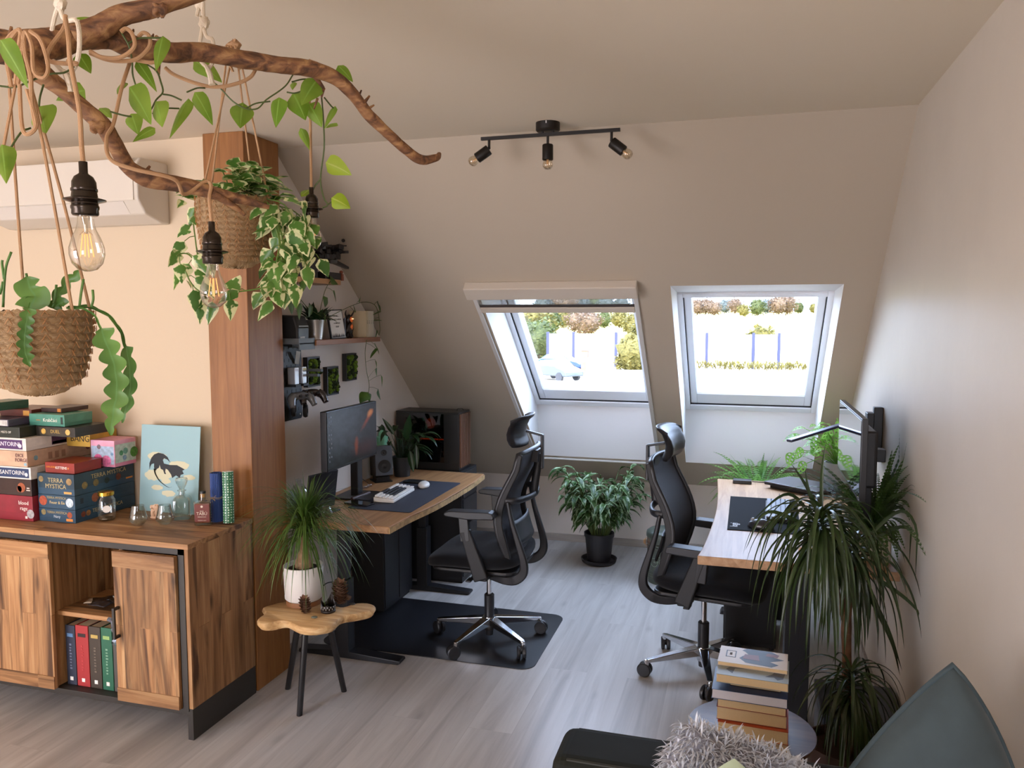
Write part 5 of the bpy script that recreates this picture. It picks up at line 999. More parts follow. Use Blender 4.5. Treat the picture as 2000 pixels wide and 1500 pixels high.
# pegboard with bins, pads, headphones
pg = thing('pegboard', 'dark grey pegboard on the wall between the column and the moss pictures', 'pegboard', (XL, 3.40, 1.19))
PGM = P('#33383c', .5); y0, y1 = 3.30-3.40, 3.535-3.40
MB().prism([(y0, 0), (y1-.012, 0), (y1, .012), (y1, .488), (y1-.012, .5), (y0, .5)], .006, .014, ax=0).build('board', PGM, pg, smooth=False)
m = MB()
for r in range(16):
    for c_ in range(6): y = y0+.02+c_*.04+(.02 if r % 2 else 0); z = .02+r*.031; m.box(.0138, y-.0025, z-.008, .0145, y+.0025, z+.008) if y < y1-.012 else None
m.build('peg_slots', P('#101214', .7), pg, smooth=False)
MB().blob((.015, y1-.022, .022), (.003, .005, .005), 6).build('fixing_knob', P('#d8d8d8', .3), pg)
def pgt(name, lab, cat, mb, mat, **k): return tag(mb.build(name, mat, **k), lab, cat)
X0 = XL+.0155
pgt('pegboard_shelf', 'grey metal shelf tray hooked on top of the pegboard', 'shelf', MB().box(X0, 3.315, 1.572, X0+.125, 3.455, 1.577).box(X0+.12, 3.315, 1.545, X0+.125, 3.455, 1.60).box(X0, 3.31, 1.572, X0+.125, 3.315, 1.60).box(X0, 3.45, 1.55, X0+.12, 3.455, 1.60), P('#5d6468', .5), smooth=False)
pr2 = thing('label_printer', 'black rounded device with a pale slot on the pegboard tray', 'device', (X0+.055, 3.385, 1.5775))
MB().prism([(-.05, 0), (.05, 0), (.05, .07), (.03, .13), (-.05, .135)], -.05, .055, ax=1).build('body', P('#1d1f22', .4), pr2, smooth=False, bevel=.01, seg=3); MB().box(.0505, -.04, .078, .0512, .045, .083).build('slot', P('#9a9a98', .4), pr2, smooth=False); MB().box(.0502, -.03, .02, .0512, .01, .03).build('badge', P('#b8b8b4', .4), pr2, smooth=False)
for k, (yy, c_, l_) in enumerate(((3.405, '#dfe3ea', 'silver tin in the left pegboard holder'), (3.475, '#d8d6a8', 'silver tin with yellow top in the right pegboard holder'))):
    t = thing('hanging_tin', l_, 'tin', (X0+.03, yy, 1.36), 0, 'tins on the pegboard')
    MB().box(-.028, -.022, 0, .028, .022, .012).box(-.028, -.022, .0, -.024, .022, .09).build('holder', P('#202225', .5), t, smooth=False); MB().box(-.02, -.018, .0125, .022, .018, .095).build('tin_body', P('#c3c9d2', .3, metal=.5), t, smooth=False, bevel=.002); MB().box(.0225, -.016, .078, .0232, .016, .09).build('tin_label', P(c_, .5), t, smooth=False)
pgt('card_leaflet', 'pale leaflet standing above the pegboard tins', 'leaflet', MB().add([(X0+.004, 3.462, 1.47), (X0+.004, 3.50, 1.465), (X0+.03, 3.478, 1.53), (X0+.03, 3.44, 1.535), (X0+.005, 3.462, 1.47), (X0+.005, 3.50, 1.465), (X0+.031, 3.478, 1.53), (X0+.031, 3.44, 1.535)], [(0, 1, 2, 3), (4, 7, 6, 5), (0, 4, 5, 1), (1, 5, 6, 2), (2, 6, 7, 3), (3, 7, 4, 0)]), P('#b5b2aa', .5), smooth=False)
pgt('cable_clips', 'dark double clip bracket reaching out beside the pegboard', 'bracket', MB().box(X0, 3.50, 1.405, X0+.11, 3.52, 1.418).box(X0, 3.50, 1.43, X0+.13, 3.52, 1.443).box(X0, 3.505, 1.40, X0+.02, 3.53, 1.45), P('#4a4f52', .5), smooth=False)
def pad(x, y, z, rz, col, lab):
    t = thing('game_controller', lab, 'game controller', (x, y, z), rz, 'game controllers on the pegboard')
    m = MB().blob((0, 0, 0), (.05, .03, .02), 10, .1).tube(spline([(-.035, 0, 0), (-.055, -.01, -.015), (-.062, -.03, -.05)], 5), lerpl([.022, .021, .014], 11), 10).tube(spline([(.035, 0, 0), (.055, -.01, -.015), (.062, -.03, -.05)], 5), lerpl([.022, .021, .014], 11), 10)
    m.build('shell', P(col, .25, coat=.4), t, angle=180)
    MB().cyl((-.018, -.022, .0), (-.018, -.036, .003), .007).cyl((.018, -.022, 0), (.018, -.036, .003), .007).build('thumb_sticks', P('#0c0c0e', .5), t)
pad(X0+.07, 3.40, 1.318, math.radians(65), '#5a5c60', 'silver-grey game controller hung low on the pegboard'); pad(X0+.09, 3.475, 1.325, math.radians(60), '#221a1c', 'glossy black game controller jutting from the pegboard')
hd = thing('headphones', 'black over-ear headphones hung at the pegboard foot', 'headphones', (X0+.05, 3.46, 1.235))
MB().lathe([(.014, 0), (.03, 0), (.034, .01), (.03, .02), (.014, .02), (.014, .004), (0, .004)], ax=(.9, .4, 0), n=28, cap=False).build('ear_cup', P('#121214', .5), hd); MB().lathe([(.014, 0), (.03, 0), (.034, .01), (.03, .02), (.014, .02), (.014, .004), (0, .004)], c=(-.03, -.06, .01), ax=(.9, .4, 0), n=28, cap=False).build('ear_cup', P('#121214', .5), hd)
MB().tube(spline([(-.02, -.055, .03), (-.02, -.03, .06), (0, 0, .06), (.01, .01, .03)], 5), .006, 6).build('headband', P('#17171a', .5), hd)
# ================================================================ STOOL, PALM, SMALL DECOR (front of left desk)
def lobed(cx, cy, pts): return [(cx+x, cy+y) for x, y in pts]
LW = ('#8a6038', '#c19a68', '#dcbf92')
TZ = .455
sp_px = [(503, 1208), (518, 1196), (514, 1186), (540, 1178), (580, 1172), (630, 1176), (655, 1183), (672, 1186), (700, 1178), (728, 1179), (731, 1188), (718, 1195), (688, 1200), (665, 1206), (650, 1220), (618, 1227), (585, 1224), (562, 1213), (540, 1213), (518, 1218), (506, 1215)]
pol = [at(x, y, Z=TZ) for x, y in sp_px]
cx = sum(q.x for q in pol)/len(pol); cy = sum(q.y for q in pol)/len(pol)
st = thing('slab_stool', 'irregular teak slab stool on three black legs beside the sideboard', 'stool', (cx, cy, 0))
pl2 = spline([V((q.x-cx, q.y-cy, 0)) for q in pol]+[V((pol[0].x-cx, pol[0].y-cy, 0))], 3)[:-1]
m = MB(); n = len(pl2); rings = [(.86, -.036), (.96, -.032), (1.0, -.022), (1.01, -.012), (.99, -.003), (.965, 0)]
for k, (s_, z) in enumerate(rings):
    for q in pl2: e = 1+.03*noise.noise(V((q.x*22, q.y*22, z*60))); m.v.append(V((q.x*s_*e, q.y*s_*e, TZ+z)))
for k in range(len(rings)-1):
    for i in range(n): m.f.append([k*n+i, k*n+(i+1) % n, (k+1)*n+(i+1) % n, (k+1)*n+i]); m.m.append(0)
m.f.append(list(range(n))[::-1]); m.m.append(0); m.f.append(list(range((len(rings)-1)*n, len(rings)*n))); m.m.append(0)
m.build('seat_slab', wood('teak_slab', LW, axis=0, rough=.6, knots=.6, streak=.35, grain=1.5), st, angle=50)
LEGM = P('#17171a', .4)
for a, b in (((562, 1345), (590, 1236)), ((585, 1397), (588, 1240)), ((672, 1350), (645, 1230))):
    f_ = at(*a, Z=.0); tt = V(((f_.x-cx)*.45, (f_.y-cy)*.45, TZ-.036)); MB().cyl(V((f_.x-cx, f_.y-cy, 0)), tt, .0125, .0145).build('leg', LEGM, st)
# ponytail palm in white pot
p = at(594, 1176, Z=TZ+.002); p.z = TZ+.0008
pm = thing('potted_palm', 'ponytail palm with swollen trunk in a white pot on the slab stool', 'potted plant', p)
MB().lathe([(0, 0), (.076, 0), (.076, .02), (0, .02)], n=40, cap=False).build('cork_coaster', P('#8a5c38', .6), pm)
MB().lathe([(0, .021), (.074, .021), (.081, .028), (.085, .15), (.085, .17), (.079, .17), (.078, .155), (0, .155)], n=48, cap=False).build('plant_pot', P('#ddd9d3', .45), pm, angle=50)
MB().lathe([(0, .157), (.03, .161), (.078, .153)], n=24, cap=False).build('soil', P('#2e211a', .95, bump=1, bs=120), pm)
MB().tube(spline([(0.0, 0, .135), (.002, 0, .18), (.008, 0, .23), (.012, 0, .28), (.014, 0, .31)], 4), lerpl([.042, .034, .022, .016, .014], 17), 16, lump=.12).build('trunk', P('#8f7152', .85, var=.35, vs=30, bump=.7, bs=60), pm)
lf = MB(); rr = random.Random(1); top = V((.014, 0, .32))
for i in range(520):
    a = rr.uniform(0, 6.283); el = rr.uniform(-.5, 2.2) if i < 340 else rr.uniform(.6, 4); d = V((math.cos(a), math.sin(a), el)).normalized(); b0 = top+V((0, 0, rr.uniform(-.03, .07)))
    L_ = rr.uniform(.2, .42) if el < 1.6 else rr.uniform(.12, .24); lf.leaf(b0, d, L_, rr.uniform(.004, .0065), droop=rr.uniform(1.2, 3.4)*(1 if el < 1.6 else .35), fold=.2, shape='strap', nt_=10)
for px, py in ((528, 1070), (530, 985), (545, 1100), (690, 1080), (700, 1000), (615, 1150), (640, 1120), (560, 1150)):
    e_ = at(px, py, d=(p-CAM).dot(fw)-.02)-p; mid = (top+e_)/2+V((0, 0, .12)); lf.tube(spline([top+V((0, 0, .03)), mid*.6+top*.4+V((0, 0, .05)), mid, e_], 5), lerpl([.0022, .0018, .0006], 16), 4)
for q_ in lf.v:
    if p.y+q_.y > 2.97: q_.x = max(q_.x, -2.083-p.x)
    elif p.z+q_.z < .82: q_.x = max(q_.x, -2.08-p.x)
lf.build('foliage', leafmat('palm_leaf', '#33501f', '#5d7a34', .4, None, .3), pm, angle=180)
# pine cones, candle house, pebbles, small gold bag
def cone(px, py, s_, lab, tilt):
    q = at(px, py, Z=TZ+.001); q.z = TZ+.0175*s_*1.0; m = MB(); R = Matrix.Rotation(tilt, 3, 'X')
    for i in range(70):
        u = i/70; a = i*2.4; r = .016*s_*math.sin(math.pi*(.12+.82*u))**.7; z = (u-.45)*.045*s_; c_ = R @ V((math.cos(a)*r, math.sin(a)*r, z)); m.leaf(q+c_*.3+R @ V((0, 0, z*.7)), R @ V((math.cos(a), math.sin(a), .5)), .017*s_, .013*s_, droop=-.6, fold=.3, shape='oval', nt_=3)
    mm = m.blob(q, (.008*s_, .008*s_, .018*s_), 6); o = mm.build('pine_cone', P('#6e4c38', .8, var=.3, vs=80), angle=180); tag(o, lab, 'pine cone', 'pine cones on the slab stool')
cone(597, 1197, 1.5, 'small pine cone in front of the white palm pot', .3); cone(665, 1178, 2.1, 'larger pine cone behind the dark candle house', .1)
q = at(641, 1194, Z=TZ+.001); q.z = TZ+.0008
ch = thing('candle_holder', 'dark metal candle holder shaped like a church skyline on the stool', 'candle holder', q)
m = MB().lathe([(0, 0), (.031, 0), (.031, .01), (.0, .01)], n=28, cap=False)
sky = [.028, .028, .034, .05, .074, .05, .034, .03, .044, .052, .044, .03, .03, .036, .03, .028]
vs = []
for i in range(64):
    a = 6.283*i/64; k = i/4; h = sky[int(k) % 16]*(1-(k % 1))+sky[(int(k)+1) % 16]*(k % 1); vs += [V((.03*math.cos(a), .03*math.sin(a), .01)), V((.03*math.cos(a), .03*math.sin(a), h))]
m.add(vs, [(2*i, 2*((i+1) % 64), 2*((i+1) % 64)+1, 2*i+1) for i in range(64)]); o = m.build('skyline_wall', P('#1c1512', .5), ch, angle=180); s_ = o.modifiers.new('t', 'SOLIDIFY'); s_.thickness = .0015
m = MB()
for i in range(28): a = 6.283*i/28; m.obox((.0308*math.cos(a), .0308*math.sin(a), .017+.009*(i % 2)), (.0012, .0025, .006), Matrix.Rotation(a, 3, 'Z'))
m.build('cut_windows', P('#a5a29c', .5), ch, smooth=False)
for px, py, c_, l_ in ((614, 1207, '#6f7468', 'grey-green flat pebble at the front of the stool'), (688, 1181, '#35332f', 'dark flat pebble at the right side of the stool')):
    g_ = at(px, py, Z=TZ); tag(MB().blob((g_.x, g_.y, TZ+.004), (.014, .012, .0034), 8, .1).build('pebble', P(c_, .5)), l_, 'pebble', 'pebbles on the slab stool')
g_ = at(660, 1170, Z=TZ+.01)
tag(MB().prism([(-.02, 0), (.03, .0), (.034, .012), (.004, .02), (-.018, .012)], 0, .02, ax=1).build('driftwood_piece', P('#6a4a2e', .7, bump=.5), smooth=False, bevel=.002), 'small brown wooden piece behind the candle house', 'wood piece').location = (g_.x+.02, g_.y+.03, TZ+.001)
# ================================================================ OFFICE CHAIRS
PLA = P('#1c1d21', .42); PLG = P('#1b1d22', .45); CHR = P('#d2d4d8', .12, metal=1); FAB = P('#0e0f13', .95, bump=.4, bs=500, sheen=.08, spec=.2)
MESH = P('#2b2c33', .7, bump=.6, bs=900)
lc = thing('office_chair', 'black mesh office chair at the left desk, standing on the floor mat', 'office chair', (-1.255, 3.84, .0045), math.pi, 'office chairs')
for k in range(5):
    a = math.radians(72*k); d = V((math.cos(a), math.sin(a), 0)); s_ = V((-d.y, d.x, 0))
    m = MB(); A_, B_ = d*.028, d*.285
    q = [A_-s_*.024+V((0, 0, .128)), A_+s_*.024+V((0, 0, .128)), A_+s_*.02+V((0, 0, .085)), A_-s_*.02+V((0, 0, .085)), B_-s_*.013+V((0, 0, .088)), B_+s_*.013+V((0, 0, .088)), B_+s_*.011+V((0, 0, .070)), B_-s_*.011+V((0, 0, .070))]
    m.add(q, [(3, 2, 1, 0), (4, 5, 6, 7), (0, 1, 5, 4), (1, 2, 6, 5), (2, 3, 7, 6), (3, 0, 4, 7)]); m.cyl(B_+V((0, 0, .087)), B_+V((0, 0, .056)), .011); m.build('leg', CHR, lc, smooth=False, bevel=.004, seg=3)
    w_ = MB(); c_ = B_+V((d.x*.004-.012*s_.x, d.y*.004-.012*s_.y, .0338)); wa = (s_*.8+d*.6).normalized()
    for sg in (-1, 1): w_.lathe([(0, 0), (.02, 0), (.032, .002), (.0335, .006), (.0335, .015), (.029, .019), (0, .019)], c=c_+wa*sg*.004+(wa*0), ax=wa*sg, n=24, cap=False)
    w_.blob(c_+V((0, 0, .012)), (.018, .018, .022), 8); w_.build('caster', PLA, lc)
MB().lathe([(0, .06), (.028, .06), (.034, .085), (.034, .13), (0, .13)], n=28, cap=False).build('hub', CHR, lc, angle=40)
MB().lathe([(.026, .13), (.0265, .245), (.022, .25), (0, .25)], n=24, cap=False).build('gas_sleeve', PLA, lc, angle=40)
MB().lathe([(0, .03), (.02, .03), (.022, .06), (0, .06)], n=20, cap=False).build('lower_cap', PLA, lc, angle=40)
MB().cyl((0, 0, .25), (0, 0, .39), .0135).build('gas_piston', CHR, lc)
MB().prism([(-.14, .385), (.12, .385), (.15, .405), (.13, .425), (-.16, .425)], -.09, .09, ax=1).cyl((.03, .09, .4), (.03, .2, .392), .006).cyl((-.03, -.09, .4), (-.03, -.2, .392), .006).obox((.03, .22, .392), (.03, .06, .01)).obox((-.03, -.22, .392), (.03, .06, .01)).build('tilt_mechanism', PLA, lc, smooth=False, bevel=.006)
MB().cyl((-.06, -.105, .405), (-.06, -.112, .405), .008).build('bolt', CHR, lc)
# seat: cushion shell
def seatf(u, v_):
    a = 2*math.pi*u; b = math.pi*(v_-.5); p_ = 3.6
    sg = lambda x, e: math.copysign(abs(x)**e, x); cx_, sy_ = sg(math.cos(a), .5), sg(math.sin(a), .5); cb_, sb_ = sg(math.cos(b), .38), sg(math.sin(b), .75)
    x, y = .255*cx_*cb_, .25*sy_*cb_; z = .046*sb_; X_ = x+.035
    z += .012*(y/.25)**2-.035*max(0, (X_-.12)/.17)**2+.01*max(0, -(X_)/.2)**2
    return V((X_, y, .475+z))
MB().grid(seatf, 48, 20, closed_u=True).build('seat_cushion', FAB, lc, angle=180)
MB().prism(rrect(-.2, -.215, .25, .215, .06), .422, .44).build('seat_pan', PLA, lc, smooth=False, bevel=.006)
def bx(z): # back profile: forward position at height z
    t = (z-.50)/.53; return -.155+.055*math.sin(math.pi*min(1, t*1.15))**1.2*1.0-.105*max(0, t-.35)**1.3
def bpt(u, v_): # u across -1..1, v up 0..1
    z = .50+.53*v_; hw = .222*(1-.10*v_)*(.90+.1*min(1, v_*4)); y = u*hw; return V((bx(z)-.045*(1-u*u)*(.9-.2*v_)+.0, y, z))
MB().grid(lambda a, b: bpt(a*2-1, b), 16, 20).build('mesh_back', MESH, lc, angle=180).modifiers.new('t', 'SOLIDIFY').thickness = .004
ring = [bpt(-1, v/14) for v in range(15)]+[bpt(-1+2*k/8, 1)+V((0, 0, .008*math.sin(k/8*3.14))) for k in range(1, 8)]+[bpt(1, 1-v/14) for v in range(15)]+[bpt(1-2*k/8, 0) for k in range(1, 8)]
MB().tube(ring, .0095, 10, closed=True, flat=1.3).build('back_frame', PLA, lc, angle=180)
for s_ in (-1, 1):
    c_ = spline([(-.02, 0, .405), (-.13, 0, .392), (-.195, 0, .402), (-.238, 0, .44), (-.243, 0, .50), (-.215, 0, .60), (-.185, 0, .70), (-.165, 0, .80)], 5)
    MB().ribbon([(q.x, q.z) for q in c_], [s_*v_ for v_ in lerpl([.14, .175, .19, .195, .2, .205, .21, .212], len(c_))], .026, lerpl([.034, .04, .048, .046, .038, .03, .022, .018], len(c_))).build('back_support_arm', PLA, lc, bevel=.007, seg=3, angle=50)
    c_ = [bpt(s_, k/14) for k in range(15)]
    MB().ribbon([(q.x-.012, q.z) for q in c_], [q.y for q in c_], .016, lerpl([.024, .046, .046, .040, .032, .022], 15)).build('side_frame', P('#101114', .6), lc, bevel=.005, seg=3, angle=50)
MB().tube(spline([(-.15, -.21, .80), (-.20, -.19, .80), (-.235, -.10, .80), (-.247, 0, .80), (-.235, .10, .80), (-.20, .19, .80), (-.15, .21, .80)], 5), .011, 8, flat=1.6).build('lumbar_hoop', PLG, lc, angle=180)
MB().grid(lambda u, v_: V((bx(.56+.12*v_)-.075+.02*abs(u*2-1)**2, (u*2-1)*.15, .56+.12*v_)), 12, 6).build('lumbar_pad', PLG, lc, angle=180).modifiers.new('t', 'SOLIDIFY').thickness = .012
m = MB().tube(spline([(-.24, 0, .80), (-.25, 0, .88), (-.262, 0, .96), (-.268, 0, 1.01)], 4), .013, 8, flat=1.6); m.obox((-.255, 0, 1.0), (.035, .09, .06)); m.build('spine', PLA, lc, angle=50)
MB().beam((-.285, 0, .93), (-.285, 0, 1.105), .03, .014).beam((-.29, 0, 1.10), (-.20, 0, 1.12), .024, .012).build('headrest_bracket', PLA, lc, smooth=False, bevel=.004)
prof = [(-.185, 1.045), (-.165, 1.06), (-.150, 1.085), (-.147, 1.115), (-.16, 1.15), (-.185, 1.185), (-.215, 1.205), (-.237, 1.208), (-.232, 1.192), (-.21, 1.175), (-.198, 1.15), (-.19, 1.12), (-.192, 1.09), (-.205, 1.06), (-.202, 1.047)]
def hr(u, v_):
    i = u*len(prof); a = int(i) % len(prof); f_ = i-int(i); x = prof[a][0]*(1-f_)+prof[(a+1) % len(prof)][0]*f_; z = prof[a][1]*(1-f_)+prof[(a+1) % len(prof)][1]*f_
    w_ = v_*2-1; c_ = (1-abs(w_)**6)**.35 if abs(w_) < 1 else 0; return V((-.185+(x+.185)*c_+.03*w_*w_, w_*.135, 1.125+(z-1.125)*(c_*.25+.75)))
MB().grid(hr, 45, 24, closed_u=True).build('headrest', PLA, lc, angle=180)
for s_ in (-1, 1):
    y = s_*.262
    m = MB().prism([(-.115, .722), (-.12, .733), (-.112, .752), (-.09, .757), (.11, .752), (.135, .744), (.14, .733), (.13, .724), (.02, .715)], y-.036, y+.036, ax=1); m.build('armrest', PLG, lc, smooth=False, bevel=.008, seg=3)
    MB().beam((.035, y, .60), (.045, y, .722), .03, .05).build('arm_slider', PLA, lc, smooth=False, bevel=.004)
    m = MB().beam((-.045, y*.98, .41), (.04, y, .655), .036, .075, .030, .055).beam((-.05, s_*.08, .405), (-.045, y, .415), .05, .025); m.build('arm_support', P('#131417', .55), lc, smooth=False, bevel=.008, seg=3)
rc = copy_tree(lc, label='black mesh office chair tucked under the right desk', loc=(-.155, 3.775, .0005), rz=math.radians(-9))
for k in kids(rc):
    if k.name.startswith(('armrest', 'arm_slider')): k.location.z -= .075
    if k.name.startswith('headrest'): k.location.z -= .02
# ================================================================ RIGHT DESK
rd = thing('standing_desk', 'live-edge desk with pale glossy top and dark leg along the right wall', 'desk', (.22, 4.05, 0))
e = spline([(-.163, 3.236, 0), (-.149, 3.36, 0), (-.133, 3.61, 0), (-.117, 4.0, 0), (-.12, 4.42, 0), (-.136, 4.855, 0)], 4); e = [(q.x, q.y) for q in e]
RTOP = wood('desk_beech', ('#a07a5a', '#bb9572', '#cba988'), axis=1, rough=.42, plank=(.12, 1.6), knots=.1, var=.1, grain=1.2, seam=.15, streak=.05, spec=.4)
MB().prism(e+[(.592, 4.855), (.592, 3.236)], DZ-.037, DZ).build('tabletop', RTOP, rd, world=True, smooth=False, bevel=.003)
for y in (3.36, 4.6):
    MB().box(.185, y-.035, .03, .285, y+.035, DZ-.06).build('leg', FR, rd, world=True, smooth=False, bevel=.003)
    MB().prism([(-.10, 0), (.29, 0), (.29, .035), (.2, .035), (-.09, .022)], y-.035, y+.035, ax=1).build('foot', FR, rd, world=True, smooth=False, bevel=.003)
    MB().box(-.05, y-.02, DZ-.062, .55, y+.02, DZ-.038).build('bracket', FR, rd, world=True, smooth=False)
MB().box(.20, 3.36, DZ-.1, .275, 4.6, DZ-.062).build('crossbar', FR, rd, world=True, smooth=False)
pcx = thing('underdesk_cabinet', 'black cabinet standing on the floor beneath the right desk behind the chair', 'cabinet', (.07, 4.3, 0))
MB().box(-.07, 4.10, .02, .19, 4.5, .66).build('body', DK, pcx, world=True, smooth=False, bevel=.004); MB().box(-.06, 4.094, .04, .18, 4.10, .64).build('door', P('#0c0d10', .4), pcx, world=True, smooth=False, bevel=.002)
for x, y in ((-.05, 4.13), (.17, 4.13), (-.05, 4.47), (.17, 4.47)): MB().cyl((x, y, 0), (x, y, .02), .012).build('foot', DK, pcx, world=True)
bb = thing('storage_box', 'slate-blue storage box on the floor under the near end of the right desk', 'box', (.43, 3.30, 0))
MB().box(.31, 3.02, 0, .59, 3.32, .19).build('box_body', P('#5b6068', .5), bb, world=True, smooth=False, bevel=.004); MB().box(.305, 3.015, .19, .594, 3.325, .235).build('lid', P('#30363f', .4), bb, world=True, smooth=False, bevel=.006)
RZ = DZ+.0006
dm_ = thing('desk_mat', 'black desk mat with white logo lettering on the right desk', 'desk mat', (.10, 4.03, RZ))
MB().prism([(-.055, 3.68), (.262, 3.68), (.288, 4.378), (-.052, 4.378)], RZ, RZ+.003).build('mat', P('#0e0f13', .9, spec=.2), dm_, world=True, smooth=False)
text('logi', .05, (-.025, 3.73, RZ+.003), (0, 1, 0), (-1, 0, 0), P('#c9cbd2', .5), dm_, world=True, align='LEFT')
kb2 = thing('keyboard', 'dark grey low keyboard with window light coloured into its keys on the right desk mat', 'keyboard', (.18, 4.07, RZ+.0035), math.radians(-2))
MB().prism([(-.06, 0), (.06, 0), (.06, .018), (-.06, .012)], -.205, .205, ax=1).build('case', P('#25262c', .4), kb2, smooth=False, bevel=.003)
for r in range(5):
    y = -.198; c = 0
    while y < .18:
        w_ = .0195 if not (r == 0 and 110 < (y+.2)*1000 < 130) else .11
        w_ = .11 if (r == 0 and 5 == c) else .0195; w_ = min(w_, .198-y)
        MB().obox((-.044+r*.0225, y+w_/2, .0205+.001*r), (.0185, w_-.003, .008)).build('key', P('#9aa3b4', .35), kb2, smooth=False, bevel=.0015, seg=1); y += w_+.001; c += 1  # pale key colour stands in for window light on dark grey keys
ms2 = thing('computer_mouse', 'dark ergonomic mouse on the right desk mat', 'mouse', (.095, 3.74, RZ+.0035), math.radians(70))
o = MB().blob((0, 0, .012), (.037, .06, .03), 12, .15, 2).build('shell', P('#2c2c31', .3, coat=.3), ms2, angle=180)
for v_ in o.data.vertices: v_.co.z = max(0, v_.co.z)
MB().cyl((-.004, .04, .034), (.006, .04, .034), .009).build('scroll_wheel', P('#77787c', .3, metal=.5), ms2)
lp2 = thing('laptop', 'closed grey laptop lying at the far end of the right desk', 'laptop', (.335, 4.655, RZ+.02), math.radians(-38))
MB().box(-.17, -.12, 0, .17, .12, .012).build('base', P('#17171b', .4), lp2, smooth=False, bevel=.004); MB().box(-.17, -.12, .0125, .17, .12, .019).build('screen_lid', P('#6f7076', .3, metal=.6), lp2, smooth=False, bevel=.002)
MB().box(-.15, -.09, -.0195, .15, -.06, 0).box(-.15, .06, -.0195, .15, .09, 0).build('stand', P('#202024', .4), lp2, smooth=False)
tag(MB().box(-.045, 4.73, RZ, .06, 4.79, RZ+.022).build('power_bank', P('#202125', .35), smooth=False, bevel=.004), 'small black flat box at the far corner of the right desk', 'box')
tag(MB().tube(spline([(.064, 4.76, RZ+.012), (.12, 4.80, RZ+.004), (.18, 4.82, RZ+.004), (.25, 4.835, RZ+.004)]), .003, 6).build('black_cable', P('#17181b', .5)), 'short black cable leading from the small box to the laptop', 'cable')
tag(MB().tube(spline([(.205, 4.29, RZ+.008), (.207, 4.36, RZ+.01), (.20, 4.42, RZ+.005), (.205, 4.50, RZ+.005)]), .002, 6).build('keyboard_cable', P('#17181b', .5)), 'thin cable running from the dark keyboard toward the laptop', 'cable')
# monitor on wall arm
mo = thing('computer_monitor', 'black flat monitor seen edge-on, mirroring the window, above the right desk', 'monitor', (.42, 3.46, 1.02))
MB().box(0, -.355, 0, .022, .355, .31).build('housing', P('#121214', .35), mo, smooth=False, bevel=.002)
MB().box(-.0012, -.345, .012, 0, .345, .302).build('screen', P('#050507', .04, spec=.9, coat=1), mo, smooth=False)
MB().box(.022, -.24, .03, .075, .24, .25).build('rear_bulge', P('#1a1a1d', .5), mo, smooth=False, bevel=.012, seg=3)
MB().box(.075, -.04, .10, .135, .02, .15).box(.115, -.02, .10, .135, .48, .13).box(.12, .38, .05, .15, .45, .25).box(.15, .40, .03, .189, .44, .275).build('wall_arm', P('#151518', .4), mo, smooth=False, bevel=.003)
MB().box(.04, -.03, -.2885, .09, .03, .03).build('stand_column', P('#151518', .4), mo, smooth=False, bevel=.003); 
MB().box(-.02, -.11, -.2885, .13, .11, -.278).build('stand_base', P('#17171a', .4), mo, smooth=False, bevel=.003)
tag(MB().box(.345, 3.05, .80, .372, 3.62, .82).box(.352, 3.10, RZ, .366, 3.13, .80).box(.352, 3.52, RZ, .366, 3.55, .80).build('monitor_rail', P('#b9bec6', .2, metal=.8), smooth=False, bevel=.002), 'slim silver rail standing on the right desk below the monitor', 'rail').location.y += .22
ll = thing('desk_lamp', 'thin purple-grey bar desk lamp reaching from behind the right monitor', 'lamp', (.50, 3.98, RZ))
MB().lathe([(0, 0), (.06, 0), (.06, .012), (0, .014)], n=32, cap=False).build('base', P('#2a2a30', .4), ll); MB().cyl((0, 0, .012), (0, 0, .49), .007).build('pole', P('#3a3a44', .4, metal=.5), ll)
MB().beam((.01, 0, .488), (-.30, -.32, .425), .03, .012).build('light_bar', P('#5d5f74', .35, metal=.6), ll, smooth=False, bevel=.003)
# grey pot with lacy monstera
FOL = leafmat('monstera_leaf', '#5d8f34', '#8cbc4e', .35, None, .5, vein='#b4d67c')
p = V((.525, 4.765, RZ)); mp_ = thing('potted_monstera', 'light green monkey-mask monstera in a grey concrete pot at the desk end', 'potted plant', p)
MB().lathe([(0, 0), (.062, 0), (.068, .01), (.074, .15), (.066, .15), (.063, .13), (0, .13)], n=36, cap=False).build('plant_pot', P('#8a8a86', .8, var=.1, vs=20, bump=.3), mp_, angle=50)
lf = MB(); rr = random.Random(3)
def holey(mb, base, d, L, W, side):
    "leaf blade with oval windows between its side veins"
    base = V(base); d = V(d).normalized(); sd = V(side); sd = (sd-d*sd.dot(d)).normalized(); nr = sd.cross(d); n = 9; c_ = []; p_ = base.copy()
    for i in range(n+1): c_.append((p_.copy(), d.copy())); p_ += d*(L/n); d = (d+V((0, 0, -.12))).normalized()
    o_ = len(mb.v); w = lambda t: W/2*math.sin(math.pi*min(1, max(.02, t))**.6)
    for i, (q, dd) in enumerate(c_):
        for a in (-1, -.72, -.22, 0, .22, .72, 1): mb.v.append(q+sd*a*w(i/n)+nr*abs(a)*.2*w(i/n)); mb.u[len(mb.v)-1] = (i/n, abs(a))
    for i in range(n):
        for j in range(6):
            if i % 2 == 1 and i < n-1 and j in (1, 4): continue
            a = o_+i*7+j; mb.f.append([a, a+1, a+8, a+7]); mb.m.append(0)
